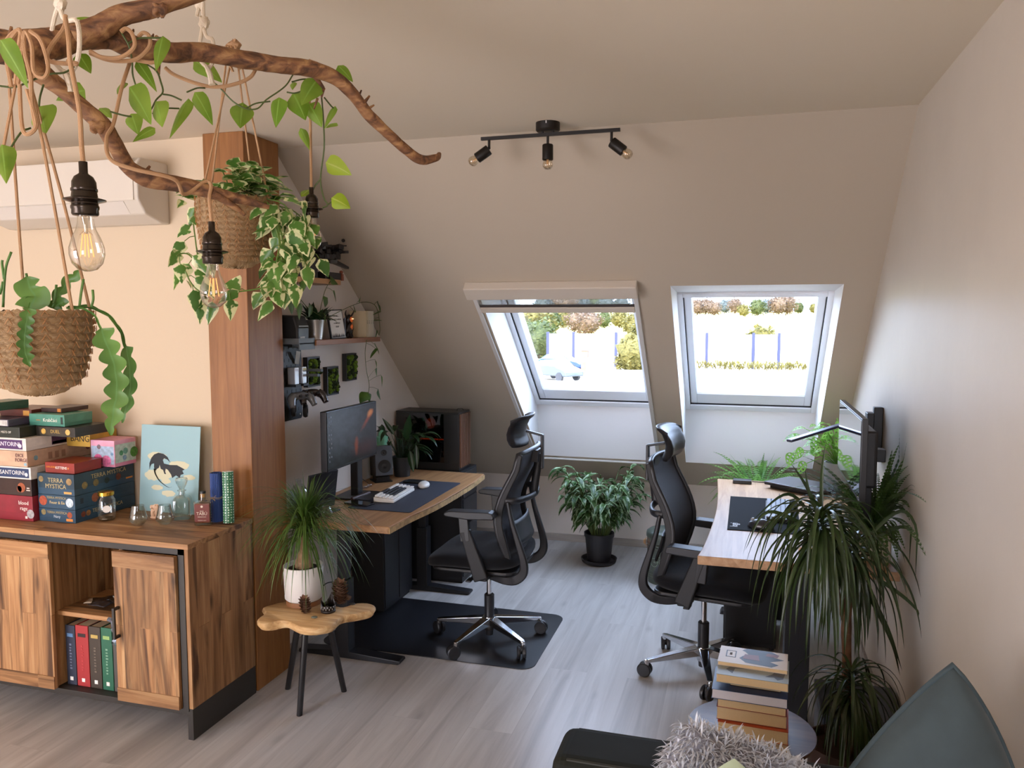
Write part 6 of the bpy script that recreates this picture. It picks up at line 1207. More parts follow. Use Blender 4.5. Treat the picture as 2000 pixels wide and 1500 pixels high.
for i in range(30):
    a = rr.uniform(0, 6.283); r = rr.uniform(.04, .2); h = .15+rr.uniform(.04, .2); e_ = V((max(-.26, min(.0 if 0 else .055, r*math.cos(a)-.05)), r*math.sin(a), h))
    lf.tube(spline([(0, 0, .13), (e_.x*.4, e_.y*.4, .13+(h-.13)*.7), tuple(e_)], 4), .002, 5); dd = V((e_.x if e_.x < 0 else -.02, e_.y*.6, .02)).normalized(); holey(lf, e_, dd+V((0, 0, .1)), rr.uniform(.07, .11), rr.uniform(.045, .065), (dd.y, -dd.x, rr.uniform(-.3, .3)))
for px, py, tx, ty in ((1548, 885, 1538, 905), (1570, 880, 1556, 885), (1575, 905, 1560, 915), (1600, 858, 1582, 872), (1612, 850, 1622, 880), (1640, 845, 1634, 880), (1650, 860, 1668, 876), (1600, 890, 1590, 872), (1627, 850, 1610, 845)):
    A_, B_ = at(px, py, Y=4.75)-p, at(tx, ty, Y=4.72)-p; lf.tube(spline([(0, 0, .13), tuple(A_*.5+V((0, 0, .1))), tuple(A_)], 4), .0022, 5); holey(lf, A_, B_-A_, .09, .06, (B_-A_).cross(fw))
for q_ in lf.v: q_.x = min(q_.x, .07)
lf.build('foliage', FOL, mp_, angle=180)
# ferns
def frond(mb, b0, d, L, W, n=22, droop=1.2, seed=0, round_=False):
    p_ = V(b0); d = V(d).normalized(); pts = []; 
    for i in range(n+1): pts.append((p_.copy(), d.copy())); p_ += d*(L/n); d = (d+V((0, 0, -droop/n))).normalized()
    mb.tube([q for q, _ in pts], lerpl([.0016, .0005], n+1), 4, cap=False)
    for i, (q, dd) in enumerate(pts[2:]):
        t = (i+2)/n; s_ = dd.cross(V((0, 0, 1))); s_ = s_.normalized() if s_.length > .01 else V((1, 0, 0)); w = W*(math.sin(math.pi*t**.75)*.85+.12)
        for sg in (-1, 1): mb.leaf(q, s_*sg+dd*.25+V((0, 0, .1)), w, (L/n)*(.95 if not round_ else 1.3), droop=.3, fold=0, shape='oval' if round_ else 'lance', nt_=2, side=dd)
p = V((.10, 5.17, 0)); bf = thing('boston_fern', 'bright green fern on a tall pot behind the far end of the right desk', 'potted plant', p)
MB().lathe([(0, 0), (.09, 0), (.095, .03), (.12, .60), (.112, .60), (.105, .57), (0, .57)], n=36, cap=False).build('tall_planter', P('#4b4f50', .5), bf, angle=50)
lf = MB(); rr = random.Random(12)
for i in range(58): a = rr.uniform(0, 6.283); frond(lf, (.03*math.cos(a), .03*math.sin(a), .57), (math.cos(a), math.sin(a)*.8, rr.uniform(.5, 1.9)), rr.uniform(.26, .42), .034, n=20, droop=rr.uniform(1.0, 1.9))
for px, py in ((1428, 892), (1455, 898), (1512, 890), (1538, 905), (1395, 925), (1492, 890), (1408, 905)): t_ = at(px, py, Y=5.15)-p; b0 = V((0, 0, .58)); frond(lf, b0, t_-b0+V((0, 0, .06)), (t_-b0).length*1.05, .036, droop=.35)
for q_ in lf.v: q_.y = min(q_.y, YS+(ZC-q_.z-.03)/math.tan(TH)-p.y, YK-.03-p.y)
lf.build('fronds', leafmat('fern_green', '#5c8a3a', '#8ab45a', .45, None, .5), bf, angle=180)
p = V((.515, 3.40, RZ)); nf = thing('potted_button_fern', 'dark green arching fern in a pale square pot near the right wall', 'potted plant', p)
MB().prism([(-.062, -.062), (.062, -.062), (.062, .062), (-.062, .062)], 0, .12).build('square_pot', P('#b7ab98', .7, var=.08, vs=30, bump=.2), nf, smooth=False, bevel=.012, seg=3)
m = MB()
for k in range(-2, 3): m.box(k*.022-.0008, -.0632, .02, k*.022+.0008, -.0624, .10)
m.build('scratched_lines', P('#8f8474', .7), nf, smooth=False); MB().box(-.055, -.055, .121, .055, .055, .123).build('soil', P('#2e241c', .9), nf, smooth=False)
lf = MB(); rr = random.Random(14)
for i in range(85):
    a = rr.uniform(0, 6.283); dd = V((min(.18, math.cos(a)*.8-.15), math.sin(a)-.35, rr.uniform(.4, 2.3))); frond(lf, (.03*math.cos(a), .03*math.sin(a), .12), dd, rr.uniform(.18, .42), .018, n=20, droop=rr.uniform(.8, 2.6), round_=True)
for px, py in ((1745, 882), (1790, 905), (1760, 900), (1765, 965), (1795, 990), (1705, 905), (1590, 930), (1620, 960), (1680, 880), (1775, 925)):
    X_ = .50 if px < 1700 else .56; t_ = at(px, py, X=X_ if px > 1700 else None, d=None if px > 1700 else 3.35)-p; b0 = V((0, 0, .12)); frond(lf, b0, t_-b0+V((0, 0, .14)), (t_-b0).length*1.1, .02, n=26, droop=.9, round_=True)
for q_ in lf.v: q_.x = min(q_.x, .088)
lf.build('fronds', leafmat('fern_dark', '#2f4a22', '#547238', .45, None, .35), nf, angle=180)
ml = at(1645, 1015, Z=RZ+.03); q = V((.36, 3.62, RZ+.034))
m = MB().blob(q, (.045, .085, .033), 12, .5, 4, seed=2).blob(q+V((-.035, -.04, .0)), (.03, .03, .03), 10, .5, 5)
tag(m.build('moss_log', P('#6d6a42', .95, var=.4, vs=25, bump=1, bs=180), angle=180), 'fuzzy olive-brown moss log lying behind the long-leaved plant', 'log')
tag(MB().box(.235, 3.30, RZ, .33, 3.40, RZ+.05).build('wooden_box', wood('box_pine', ('#a67f52', '#c49c6c', '#d6b285'), axis=0), smooth=False, bevel=.002), 'small pale wooden box at the near edge of the right desk', 'box')
# ================================================================ DRACAENA
p = V((.365, 2.86, 0)); dr_ = thing('dragon_tree', 'tall dracaena with scarred cane and long drooping leaves beside the right desk', 'potted plant', p)
MB().lathe([(0, 0), (.10, 0), (.125, .22), (.118, .22), (.112, .19), (0, .19)], n=36, cap=False).build('plant_pot', P('#3a2620', .5), dr_, angle=50)
CANE = P('#6b4c36', .85, var=.4, vs=25, bump=.9, bs=70)
A_ = at(1604, 1035, d=2.72)-p; B_ = at(1668, 1095, d=2.76)-p; J = V((.0, .03, .66))
MB().tube(spline([(.015, .03, .18), (.008, .03, .45), tuple(J), (B_.x, B_.y, B_.z)], 6), lerpl([.02, .017, .016, .013], 19), 12, lump=.15).tube(spline([tuple(J-V((0, 0, .03))), ((J.x+A_.x)/2-.01, (J.y+A_.y)/2, (J.z+A_.z)/2), tuple(A_)], 5), .012, 10, lump=.15).build('cane', CANE, dr_, angle=180)
DRL = leafmat('dracaena_leaf', '#1e2f16', '#374a24', .3, None, .15)
rr = random.Random(17)
def crown(c_, n, L0, L1, name, up_=(-.5, 1.3), wd=.016, db=(2.6, 5.2)):
    lf = MB(); c_ = V(c_)
    for i in range(n):
        u = i/n; a = i*2.399+rr.uniform(-.3, .3); el = up_[0]+(up_[1]-up_[0])*u**1.6+rr.uniform(-.2, .2); d = V((math.cos(a), math.sin(a), el)).normalized(); b0 = c_+V((0, 0, -.06+.12*u)); k0 = len(lf.v)
        lf.leaf(b0, d, rr.uniform(L0, L1), wd*rr.uniform(.8, 1.1), droop=rr.uniform(*db)*(1 if el < 1.6 else .3), fold=.45, shape='strap', nt_=14)
    for q_ in lf.v:
        if q_.x+p.x > XR-.012: q_.x = XR-.012-p.x-rr.random()*.004
        if q_.y+p.y > 3.236-.006 and .66 < q_.z < .80: q_.z = .745 if q_.z > .73 else q_.z
    lf.build(name, DRL, dr_, angle=180)
crown(A_, 110, .28, .46, 'upper_foliage'); crown(B_, 55, .22, .40, 'upper_foliage')
MB().tube(spline([(.02, -.02, .18), (.015, -.05, .30), (.01, -.06, .42)], 5), .011, 8, lump=.15).build('side_shoot', CANE, dr_, angle=180)
crown((.01, -.06, .44), 90, .18, .34, 'lower_foliage', wd=.012)
# long single blades seen against the wall and desk
lf = MB()
for (x0, y0, xm, ym, x1, y1, dd) in ((1680, 1060, 1770, 1000, 1822, 1140, 2.75), (1675, 1070, 1770, 1030, 1825, 1115, 2.85), (1600, 1040, 1500, 1000, 1455, 1075, 2.75), (1600, 1030, 1540, 965, 1465, 1020, 2.9), (1605, 1010, 1605, 930, 1612, 865, 2.72), (1600, 1005, 1575, 950, 1545, 905, 2.72), (1598, 1005, 1580, 960, 1572, 915, 2.7), (1690, 1150, 1740, 1250, 1758, 1320, 2.8), (1690, 1140, 1735, 1230, 1762, 1310, 2.78), (1700, 1120, 1770, 1170, 1806, 1210, 2.7)):
    c_ = [q-p for q in spline([at(x0, y0, d=dd), at(xm, ym, d=dd), at(x1, y1, d=dd)], 7)]; o_ = len(lf.v)
    for i, q in enumerate(c_):
        q.x = min(q.x, XR-.015-p.x); t_ = (c_[min(i+1, len(c_)-1)]-c_[max(i-1, 0)]).normalized(); s_ = t_.cross(fw).normalized(); w = .007*(1-(i/(len(c_)-1))**2.5)*(.5+.5*min(1, i/3)); lf.v += [q-s_*w, q+fw*w*.5, q+s_*w]
        for k, u in enumerate((1, 0, 1)): lf.u[len(lf.v)-3+k] = (i/14, u)
    for i in range(len(c_)-1):
        for j in (0, 1): a = o_+i*3+j; lf.f.append([a, a+1, a+4, a+3]); lf.m.append(0)
lf.build('long_blades', DRL, dr_, angle=180)
# ================================================================ SIDE TABLE AND BOOK STACK
TB = .40
sx, sy = .05, 2.52
stb = thing('round_side_table', 'round dark walnut side table under the stack of books', 'side table', (sx, sy, 0))
WN = wood('walnut_dark', ('#3c2820', '#5a4034', '#705344'), axis=0, rough=.3)
MB().lathe([(0, TB-.018), (.185, TB-.018), (.195, TB-.010), (.195, TB), (0, TB)], n=56, cap=False).build('tabletop', WN, stb, angle=40)
for k in range(3): a = k*2.094+.6; MB().cyl((.17*math.cos(a), .17*math.sin(a), 0), (.10*math.cos(a), .10*math.sin(a), TB-.018), .011, .015).build('leg', WN, stb)
PG2 = P('#d2b78c', .85, bump=.3, bs=260); PG3 = P('#cfcbd0', .85, bump=.2, bs=260)
specs = [ # w(x), d(y), thickness, cover colour, pages, label, dx, dy, rot
 (.205, .150, .028, '#7a2a1c', PG2, 'thick red-orange book at the bottom of the stack', .03, .0, -0.05),
 (.205, .150, .040, '#a8431f', PG2, 'orange-red covered book second from the bottom of the stack', .03, -.01, -0.05),
 (.205, .150, .040, '#6e2a26', PG2, 'dark red covered book third from the bottom of the stack', .02, .005, -0.04),
 (.200, .148, .026, '#8a3a34', PG2, 'slim reddish book under the wide white-edged book', .02, .0, -0.05),
 (.220, .165, .030, '#3a4a6c', PG3, 'blue covered book with white page edges sticking out left', .005, .005, -0.04),
 (.150, .120, .018, '#1a1718', PG2, 'black covered book in the dark gap of the stack', .04, .02, -0.05),
 (.170, .130, .012, '#3f4a3c', PG2, 'thin dark green book below the grey illustrated one', .02, .0, -0.06),
 (.208, .165, .026, '#8a918e', PG2, 'grey illustrated book with dark bird shapes, second from the top of the stack', .02, -.015, -0.06),
 (.205, .125, .012, '#c9b9a4', PG2, 'cream book with a dark forest and red house drawing on top of the stack', .02, .028, -0.06)]
z = TB+.0006
for i, (w_, d_, t_, c_, pg_, lab, dx, dy, rz) in enumerate(specs):
    b = thing('paperback_book', lab, 'book', (sx-.01+dx*.5, sy-.04+dy, z), rz, 'book stack on the side table'); cm = P(c_, .45); w2, d2 = w_/2, d_/2
    MB().box(-w2, -d2, 0, w2, d2, .0012).box(-w2, -d2, t_-.0012, w2, d2, t_).box(-w2, d2-.0012, 0, w2, d2, t_).build('cover', cm, b, smooth=False); MB().box(-w2+.002, -d2+.002, .0012, w2-.002, d2-.0012, t_-.0012).build('pages', pg_, b, smooth=False)
    if i == 8:
        m = MB(); import mathutils.geometry as mg2
        def pch(pts, zz): v3 = [V((x*w2, y*d2, zz)) for x, y in pts]; m.add(v3, mg2.tessellate_polygon([v3]))
        fr_ = [(-.2, .98), (-.35, .7), (-.25, .55), (-.15, .3), (-.3, .0), (-.4, -.3), (-.2, -.75), (.3, -.85), (.55, -.9), (.75, -.55), (.5, -.3), (.9, .1), (.6, .3), (.7, .7), (.5, .98)]
        pch(fr_, t_+.0003); m.build('forest_drawing', P('#39404a', .5), b, smooth=False)
        m = MB(); pch([(-.3, -.3), (-.25, .25), (.15, .3), (.2, -.35)], t_+.0006); pch([(.35, .35), (.4, .7), (.75, .65), (.7, .3)], t_+.0006); m.build('red_house_drawing', P('#7a4a44', .5), b, smooth=False)
        m = MB(); 
        for a in ((-.8, .45, -.5, .5), (-.8, -.3, -.5, -.25), (-.8, -.3, -.77, .5), (-.53, -.3, -.5, .5)): m.box(a[0]*w2, a[1]*d2, t_, a[2]*w2, a[3]*d2, t_+.0005)
        m.build('title_frame', P('#2c2a2c', .5), b, smooth=False); text('Svatební', .011, (-.7*w2, .12*d2, t_), (0, 1, 0), (-1, 0, 0), P('#2c2a2c', .5), b) if 0 else text('III II', .011, (-.65*w2, .1*d2, t_), (0, 1, 0), (-1, 0, 0), P('#2c2a2c', .5), b)
    if i == 7:
        m = MB(); import mathutils.geometry as mg2
        for pts in ([(-.35, .3), (-.3, .8), (.0, .85), (.15, .6), (.3, .55), (.1, .45), (-.1, .2)], [(-.75, -.5), (-.6, -.1), (-.2, -.25), (-.5, -.35), (-.55, -.8)], [(.35, -.7), (.55, -.4), (.75, .3), (.8, .9), (.95, .9), (.93, .0), (.85, -.7), (.7, -.85), (.6, -.65)]):
            v3 = [V((x*w2, y*d2, t_+.0004)) for x, y in pts]; m.add(v3, mg2.tessellate_polygon([v3]))
        m.build('bird_drawings', P('#474c54', .5), b, smooth=False)
    z += t_+.0006
# ================================================================ SOFA AND CUSHIONS
VEL = P('#1d1f1a', .8, spec=.2, var=.12, vs=6); TEAL = P('#3d4a4e', .85, sheen=.1, var=.15, vs=12, bump=.15, bs=30)
so = thing('sofa', 'dark olive velvet sofa with piped edges at the bottom of the view', 'sofa', (.07, 1.4, 0))
MB().box(-.40, .95, .08, .44, 1.76, .30).build('base', VEL, so, world=True, smooth=False, bevel=.03, seg=4)
MB().box(-.385, .93, .305, .44, 1.745, .45).build('seat_cushion', VEL, so, world=True, smooth=False, bevel=.05, seg=5)
MB().box(-.425, 1.76, .10, .59, 1.945, .645).build('backrest', VEL, so, world=True, smooth=False, bevel=.035, seg=5)
MB().box(.445, .95, .10, .59, 1.755, .60).build('armrest', VEL, so, world=True, smooth=False, bevel=.035, seg=5)
MB().tube([(-.405, 1.925, .12), (-.405, 1.925, .615), (-.385, 1.925, .637), (.57, 1.925, .637)], .006, 8).tube([(-.405, 1.78, .12), (-.405, 1.78, .615), (-.385, 1.78, .637), (.57, 1.78, .637)], .006, 8).build('piping', P('#24261f', .7), so, world=True)
for x, y in ((-.36, 1.0), (.52, 1.0), (-.36, 1.88), (.52, 1.88)): MB().cyl((x, y, 0), (x, y, .10), .016, .022).build('leg', P('#1a1512', .5), so, world=True)
def pillow(W, Hh, T, pw=2.2, n=26):
    m = MB()
    for sg in (-1, 1):
        def f(u, v_, sg=sg):
            a, b = u*2-1, v_*2-1; e = max(0, (1-abs(a)**pw)*(1-abs(b)**pw))**.5; k = 1-.09*(1-abs(b)**2)*abs(a)**3*0; x = a*W/2*(.93+.10*(1-b*b)); y = b*Hh/2*(.93+.10*(1-a*a)); return V((x, y, sg*T/2*e*(1+.08*noise.noise(V((a*2, b*2, sg))))))
        o_ = len(m.v); m.grid(f, n, n)
        if sg < 0: m.f = [ff[::-1] if min(ff) >= o_ else ff for ff in m.f]
    return m
def place(mb, c, xd, yd):
    xd = V(xd).normalized(); zd = xd.cross(V(yd)).normalized(); yd = zd.cross(xd); c = V(c); mb.v = [c+xd*q.x+yd*q.y+zd*q.z for q in mb.v]; return mb
up3 = V((0, 0, 1)); cc = at(1862, 1515, d=1.62)
vx = (rt*.80+up3*.60-fw*.10).normalized(); vy = (-rt*.56+up3*.80+fw*.22).normalized()
S_ = .42; vx = (rt*.62-up3*.78).normalized(); vy = (rt*.60+up3*.80+fw*.25).normalized(); 
tp_, lf_, rg_ = at(1862, 1293, d=1.64), at(1612, 1570, d=1.62), at(2005, 1580, d=1.56)
cc = (lf_+rg_)/2; bt_ = lf_+rg_-tp_; nrm_ = (tp_-lf_).cross(rg_-lf_).normalized()
tc_ = thing('velvet_cushion', 'teal-grey velvet cushion propped corner-up on the right of the sofa', 'cushion', cc)
def bil(q): a, b = q.x/.95, q.y/.95; return (tp_*(1+a)*(1+b)+lf_*(1-a)*(1+b)+rg_*(1+a)*(1-b)+bt_*(1-a)*(1-b))/4+nrm_*q.z-cc
m = pillow(2, 2, .17); m.v = [bil(q) for q in m.v]
for q in m.v:
    q.z = max(q.z, .455-cc.z)
    if q.z+cc.z < .61: q.x = min(q.x, .44-cc.x)
m = m; m.build('cushion_body', TEAL, tc_, angle=180)
ed = []
for a, b in [(u/10*2-1, -1) for u in range(10)]+[(1, u/10*2-1) for u in range(10)]+[(1-u/10*2, 1) for u in range(10)]+[(-1, 1-u/10*2) for u in range(10)]: ed.append(bil(V((a*(.93+.10*(1-b*b)), b*(.93+.10*(1-a*a)), 0))))
MB().tube(ed, .006, 8, closed=True).build('seam', P('#3d4b50', .85), tc_, angle=180)
cc = at(1440, 1645, d=1.56); fc_ = thing('fluffy_cushion', 'shaggy light grey faux-fur cushion leaning on the sofa back', 'cushion', cc)
pb_ = place(pillow(.36, .36, .16, n=20), (0, 0, 0), rt*.93-up3*.36-fw*.1, rt*.30+up3*.9+fw*.35); pb_.build('cushion_body', P('#8f8f98', .95), fc_, angle=180)
fur = MB(); rr = random.Random(19); nf_ = len(pb_.f)
for f_ in pb_.f:
    a, b, c_, d_ = [pb_.v[i] for i in f_]; nr = (b-a).cross(d_-a)
    if nr.length < 1e-9: nr = (c_-a).cross(d_-b)
    nr = nr.normalized(); cen = (a+b+c_+d_)/4
    if nr.dot(cen) < 0: nr = -nr
    if (cen+cc-CAM).dot(nr) > .12 and nr.z < .2: continue
    for k in range(13):
        q = a+(b-a)*rr.random()+(d_-a)*rr.random(); dd = nr+V((rr.uniform(-.7, .7), rr.uniform(-.7, .7), rr.uniform(-.9, .4))); fur.leaf(q, dd, rr.uniform(.022, .038), .0042, droop=rr.uniform(.3, 1.6), fold=.3, shape='lance', nt_=4)
FURM = P('#c3c7cf', .85, var=.22, vs=90); o = fur.build('fur', FURM, fc_, angle=180); o['kind'] = 'stuff'
a_, b_, c_ = at(1432, 1474, d=1.40), at(1405, 1560, d=1.38), at(1470, 1560, d=1.38)
gc = place(pillow(.11, .11, .03, n=12), (0, 0, 0), rt*.75+up3*.65, -rt*.55+up3*.8+fw*.1); g0 = at(1428, 1560, d=1.40); gc.v = [q+g0 for q in gc.v]
tag(gc.build('pale_green_cushion', P('#9aa68a', .8, sheen=.4), angle=180), 'pale sage green cushion corner in front of the fluffy grey cushion', 'cushion')
# ================================================================ FAR FLOOR: potted plant and milk-can bin
p = V((-.935, 5.32, 0)); ag = thing('floor_plant', 'bushy silver-patterned aglaonema in a black pot below the left roof window', 'potted plant', p)
PB = P('#1c1b1e', .5)
MB().lathe([(0, 0), (.10, 0), (.118, .012), (.125, .035), (.119, .035), (.11, .014), (0, .014)], n=40, cap=False).build('saucer', PB, ag, angle=50)
MB().lathe([(0, .015), (.08, .015), (.098, .19), (.104, .19), (.104, .215), (.096, .215), (.09, .18), (0, .18)], n=40, cap=False).build('plant_pot', PB, ag, angle=50)
lf = MB(); sm = MB(); rr = random.Random(23); AG = leafmat('aglaonema', '#2f4c26', '#4a6c36', .35, ('#9db48c', .70), .3, scale=34)
for i in range(44):
    a = rr.uniform(0, 6.283); lean = rr.uniform(.05, .62); hgt = rr.uniform(.2, .5); b0 = V((.05*math.cos(a), .05*math.sin(a), .18)); e_ = b0+V((lean*math.cos(a)*.38, lean*math.sin(a)*.38, hgt)); e_.y = min(e_.y, .32)
    sm.tube(spline([tuple(b0), tuple(b0*.45+e_*.55+V((0, 0, .03))), tuple(e_)], 4), .004, 5)
    for k in range(8):
        t_ = .35+.65*k/7; q = b0*(1-t_)+e_*t_+V((0, 0, .03*math.sin(t_*3.14))); a2 = a+rr.uniform(-2, 2); dd = V((math.cos(a2), math.sin(a2), rr.uniform(-.1, .9))); lf.leaf(q, dd, rr.uniform(.11, .18), rr.uniform(.04, .055), droop=rr.uniform(1.2, 2.6), fold=.35, shape='lance', nt_=6)
for q_ in lf.v: q_.y = min(q_.y, .43)
for q_ in lf.v+sm.v:
    if q_.z+0 > .5: yy = q_.y+p.y; q_.y = min(q_.y, YS+(ZC-q_.z-.03)/math.tan(TH)-p.y)
sm.build('stems', DSTEM, ag); lf.build('foliage', AG, ag, angle=180)
p = V((-.455, 5.06, 0)); bn = thing('milk_can_bin', 'dark green vintage metal bin with bicycle drawing and round lid', 'bin', p)
BG, t_, b_, N_, L_ = nt('worn_enamel'); b_.inputs['Roughness'].default_value = .45; b_.inputs['Metallic'].default_value = .2
tc = N_.new('ShaderNodeTexCoord'); n_ = N_.new('ShaderNodeTexNoise'); n_.inputs['Scale'].default_value = 14; n_.inputs['Detail'].default_value = 8; L_.new(tc.outputs['Object'], n_.inputs['Vector']); r_ = ramp(N_, [(.42, '#4a5148'), (.6, '#5b6156'), (.68, '#7a5a48')]); L_.new(n_.outputs[0], r_.inputs[0]); L_.new(r_.outputs[0], b_.inputs['Base Color'])
pf = [(0, 0), (.11, 0)]
for z in (.03, .045, .06, .075): pf += [(.112, z-.004), (.115, z), (.112, z+.004)]
pf += [(.117, .09), (.119, .22)]
for z in (.235, .25, .265): pf += [(.119, z-.004), (.123, z), (.119, z+.004)]
pf += [(.12, .275), (.12, .30), (.10, .30), (.10, .02), (0, .02)]
MB().lathe(pf, n=48, cap=False).build('bin_body', BG, bn, angle=60)
MB().lathe([(0, .345), (.06, .347), (.105, .34), (.122, .328), (.125, .312), (.125, .298), (.1205, .298), (.1205, .306), (0, .306)], n=48, cap=False).build('lid', BG, bn, angle=60)
m = MB().tube([(-.124, -.015, .28), (-.132, -.015, .27), (-.132, -.015, .24), (-.124, -.015, .23)], .003, 6).cyl((-.134, -.015, .242), (-.134, -.015, .268), .008); m.build('side_handle', P('#b08a62', .7), bn)
m = MB(); Rb = .1195
def on(u, z): a = -1.95+u/Rb; return V((Rb*math.cos(a)*1.004, Rb*math.sin(a)*1.004, z))
for cx_ in (-.022, .042): m.tube([on(cx_+.026*math.cos(q*.3), .145+.026*math.sin(q*.3)) for q in range(21)], .0009, 4, closed=True)
for l in ([(-.022, .145), (-.005, .185), (.03, .185), (.042, .145)], [(-.005, .185), (.008, .15), (.03, .185)], [(-.022, .145), (.008, .15)], [(-.005, .185), (-.007, .196), (.002, .198)], [(.03, .185), (.03, .195)]): m.tube([on(*q) for q in l], .0009, 4)
m.build('bicycle_drawing', P('#9db39c', .6), bn, angle=180)
# ================================================================ OUTSIDE, seen through the roof windows
GZ = -2.8
def glandmat(name, c1, c2, sc=.3, rough=.9): return wood(name, c1, c2) if 0 else P(c1, rough, var=c2, vs=sc)
struct(MB().box(-80, 9, GZ-.3, 90, 77, GZ).build('ground_yard', P('#b9ab94', .95, var=.12, vs=.25), smooth=False))
m = MB(); nx, ny = 40, 16
m.grid(lambda u, v_: V((-160+320*u, 77+150*v_, GZ+6.2*(v_**.7)+.6*noise.noise(V((u*14, v_*6, 0))))), nx, ny)
struct(m.build('ground_field', P('#b8a75c', .95, var=.25, vs=.12)))
struct(MB().box(-80, 62.5, GZ, 90, 68.5, GZ+.03).build('ground_road', P('#8d8a88', .9, var=.06, vs=.5), smooth=False))
struct(MB().box(-30, 46, GZ, 6, 50, GZ+.04).build('ground_grass', P('#7f8f3a', .95, var=.3, vs=2), smooth=False))
# fence panels and posts
WFP = P('#d9d6cf', .7, var=.04, vs=.6); POSTM = P('#2a2d50', .6)
xs_ = [-21.5, -18.1, -12.6, -7.5, -2.6, 2.2, 5.2, 8.2, 13, 18, 23]
posts = [at(px, 690, Y=72).x for px in (1070, 1120, 1203)]+[at(px, 690, Y=72).x for px in (1380, 1471, 1521, 1600)]
xs_ = posts; xs_.insert(3, (xs_[2]+xs_[3])/2)
f0 = tag(MB().box(-.12, -.12, 0, .12, .12, 3.15).build('upright_post', POSTM, smooth=False), 'slim blue-grey post of the tall white fence across the road', 'fence post', 'posts of the tall white fence')
f0.location = (xs_[0], 72, GZ)
for x in xs_[1:]: copy_tree(f0, loc=(x, 72, GZ))
for i in range(len(xs_)-1):
    o = MB().box(xs_[i]+.14, 71.95, GZ+.02, xs_[i+1]-.14, 72.05, GZ+3.0).build('white_fence', WFP, smooth=False)
    tag(o, ['white fence panel behind the parked cars', 'white fence panel right behind the blue car', 'white fence panel above the cone-shaped bush', 'white fence panel between the two roof windows', 'wide white fence panel at the left of the right roof window', 'narrow white fence panel between two close posts', 'white fence panel at the right edge of the right roof window'][i], 'fence', 'panels of the tall white fence')
def car(name, x, y, rz, col, lab, L=4.2):
    t = thing(name, lab, 'car', (x, y, GZ+.03), rz); k = L/4.2
    pts = [(-2.1, .35), (-2.1, .75), (-1.95, .95), (-1.5, 1.02), (-.95, 1.4), (-.2, 1.47), (.45, 1.4), (1.0, 1.02), (1.7, .88), (2.05, .68), (2.1, .35)]
    MB().prism([(a*k, b) for a, b in pts], -.86, .86, ax=1).build('body', P(col, .25, coat=.8), t, smooth=False, bevel=.1, seg=3)
    gl = P('#c9d4de', .1, spec=.8)
    for a in ([(-1.3, 1.05), (-.85, 1.34), (-.25, 1.4), (-.25, 1.05)], [(-.17, 1.05), (-.17, 1.4), (.42, 1.34), (.85, 1.05)]):
        MB().prism([(q*k, b) for q, b in a], -.865, .865, ax=1).build('side_window', gl, t, smooth=False)
    for a in (-1.3, 1.3):
        for b in (-.8, .8): MB().lathe([(0, -.1), (.32, -.1), (.32, .1), (0, .1)], c=(a*k, b, .32), ax=(0, 1, 0), n=20, cap=False).lathe([(0, -.105), (.2, -.105), (.2, .105), (0, .105)], c=(a*k, b, .32), ax=(0, 1, 0), n=12, cap=False).build('wheel', P('#38383c', .6), t)
    for b in (-.6, .6): MB().box(2.0*k, b-.2, .65, 2.12*k, b+.2, .78).build('headlight', P('#f0e8d0', .2), t, smooth=False)
c1 = at(1102, 712, Y=66); car('car', c1.x, 64.5, math.radians(-6), '#1a3a78', 'blue car parked across the road, furthest of the two cars', 4.3)
c2 = at(1087, 735, Y=55); car('car', c2.x, 55, math.radians(-35), '#4a545e', 'silver car parked nearer, in front of the blue car', 3.9)
t = thing('gate_pillar', 'tall white gate pillar beside the parked cars', 'pillar', (at(1155, 720, Y=52).x, 52, GZ)); MB().box(-.3, -.3, 0, .3, .3, 1.7).build('shaft', P('#d9d4ca', .8), t, smooth=False); MB().box(-.38, -.38, 1.7, .38, .38, 1.8).build('cap', P('#c9c4ba', .8), t, smooth=False)
t = thing('brick_pillar', 'brown brick pillar behind the white gate pillar', 'pillar', (at(1147, 700, Y=62).x, 61, GZ)); MB().box(-.25, -.25, 0, .25, .25, 1.9).build('shaft', P('#8a6a58', .9, var=.2, vs=3), t, smooth=False); MB().box(-.33, -.33, 1.9, .33, .33, 2.0).build('cap', P('#7a6f68', .9), t, smooth=False)
for k, (a, b, lab) in enumerate(((1162, 1262, 'low cream yard wall at the right of the gate pillar'),)):
    x0, x1 = at(a, 720, Y=54).x, at(b, 720, Y=54).x; tag(MB().box(x0, 54, GZ, x1, 54.3, GZ+.9).build('yard_wall', P('#d2cabb', .9), smooth=False), lab, 'wall')
for px, y_, h_, lab in ((1362, 46, 1.1, 'left wooden gate post below the right roof window view'), (1378, 46, 1.4, 'second wooden gate post from the left in the right window view'), (1499, 46, 1.3, 'wooden gate post near the middle of the right window view'), (1510, 46, 1.3, 'wooden gate post just right of the middle one')): 
    x = at(px, 740, Y=y_).x; tag(MB().box(x-.13, y_, GZ, x+.13, y_+.25, GZ+h_).build('gate_post', P('#b3a48e', .9), smooth=False), lab, 'post', 'gate posts of the yard')
x0, x1 = at(1380, 740, Y=46).x, at(1455, 740, Y=46).x
tag(MB().beam((x0, 46.5, GZ+.85), (x1, 47.5, GZ+1.0), .2, .14).beam((x0, 46.4, GZ+.4), (x1-1, 47.5, GZ+.65), .12, .08).build('gate_barrier', P('#a8a29a', .8), smooth=False), 'low grey bar gate between the wooden posts', 'gate')
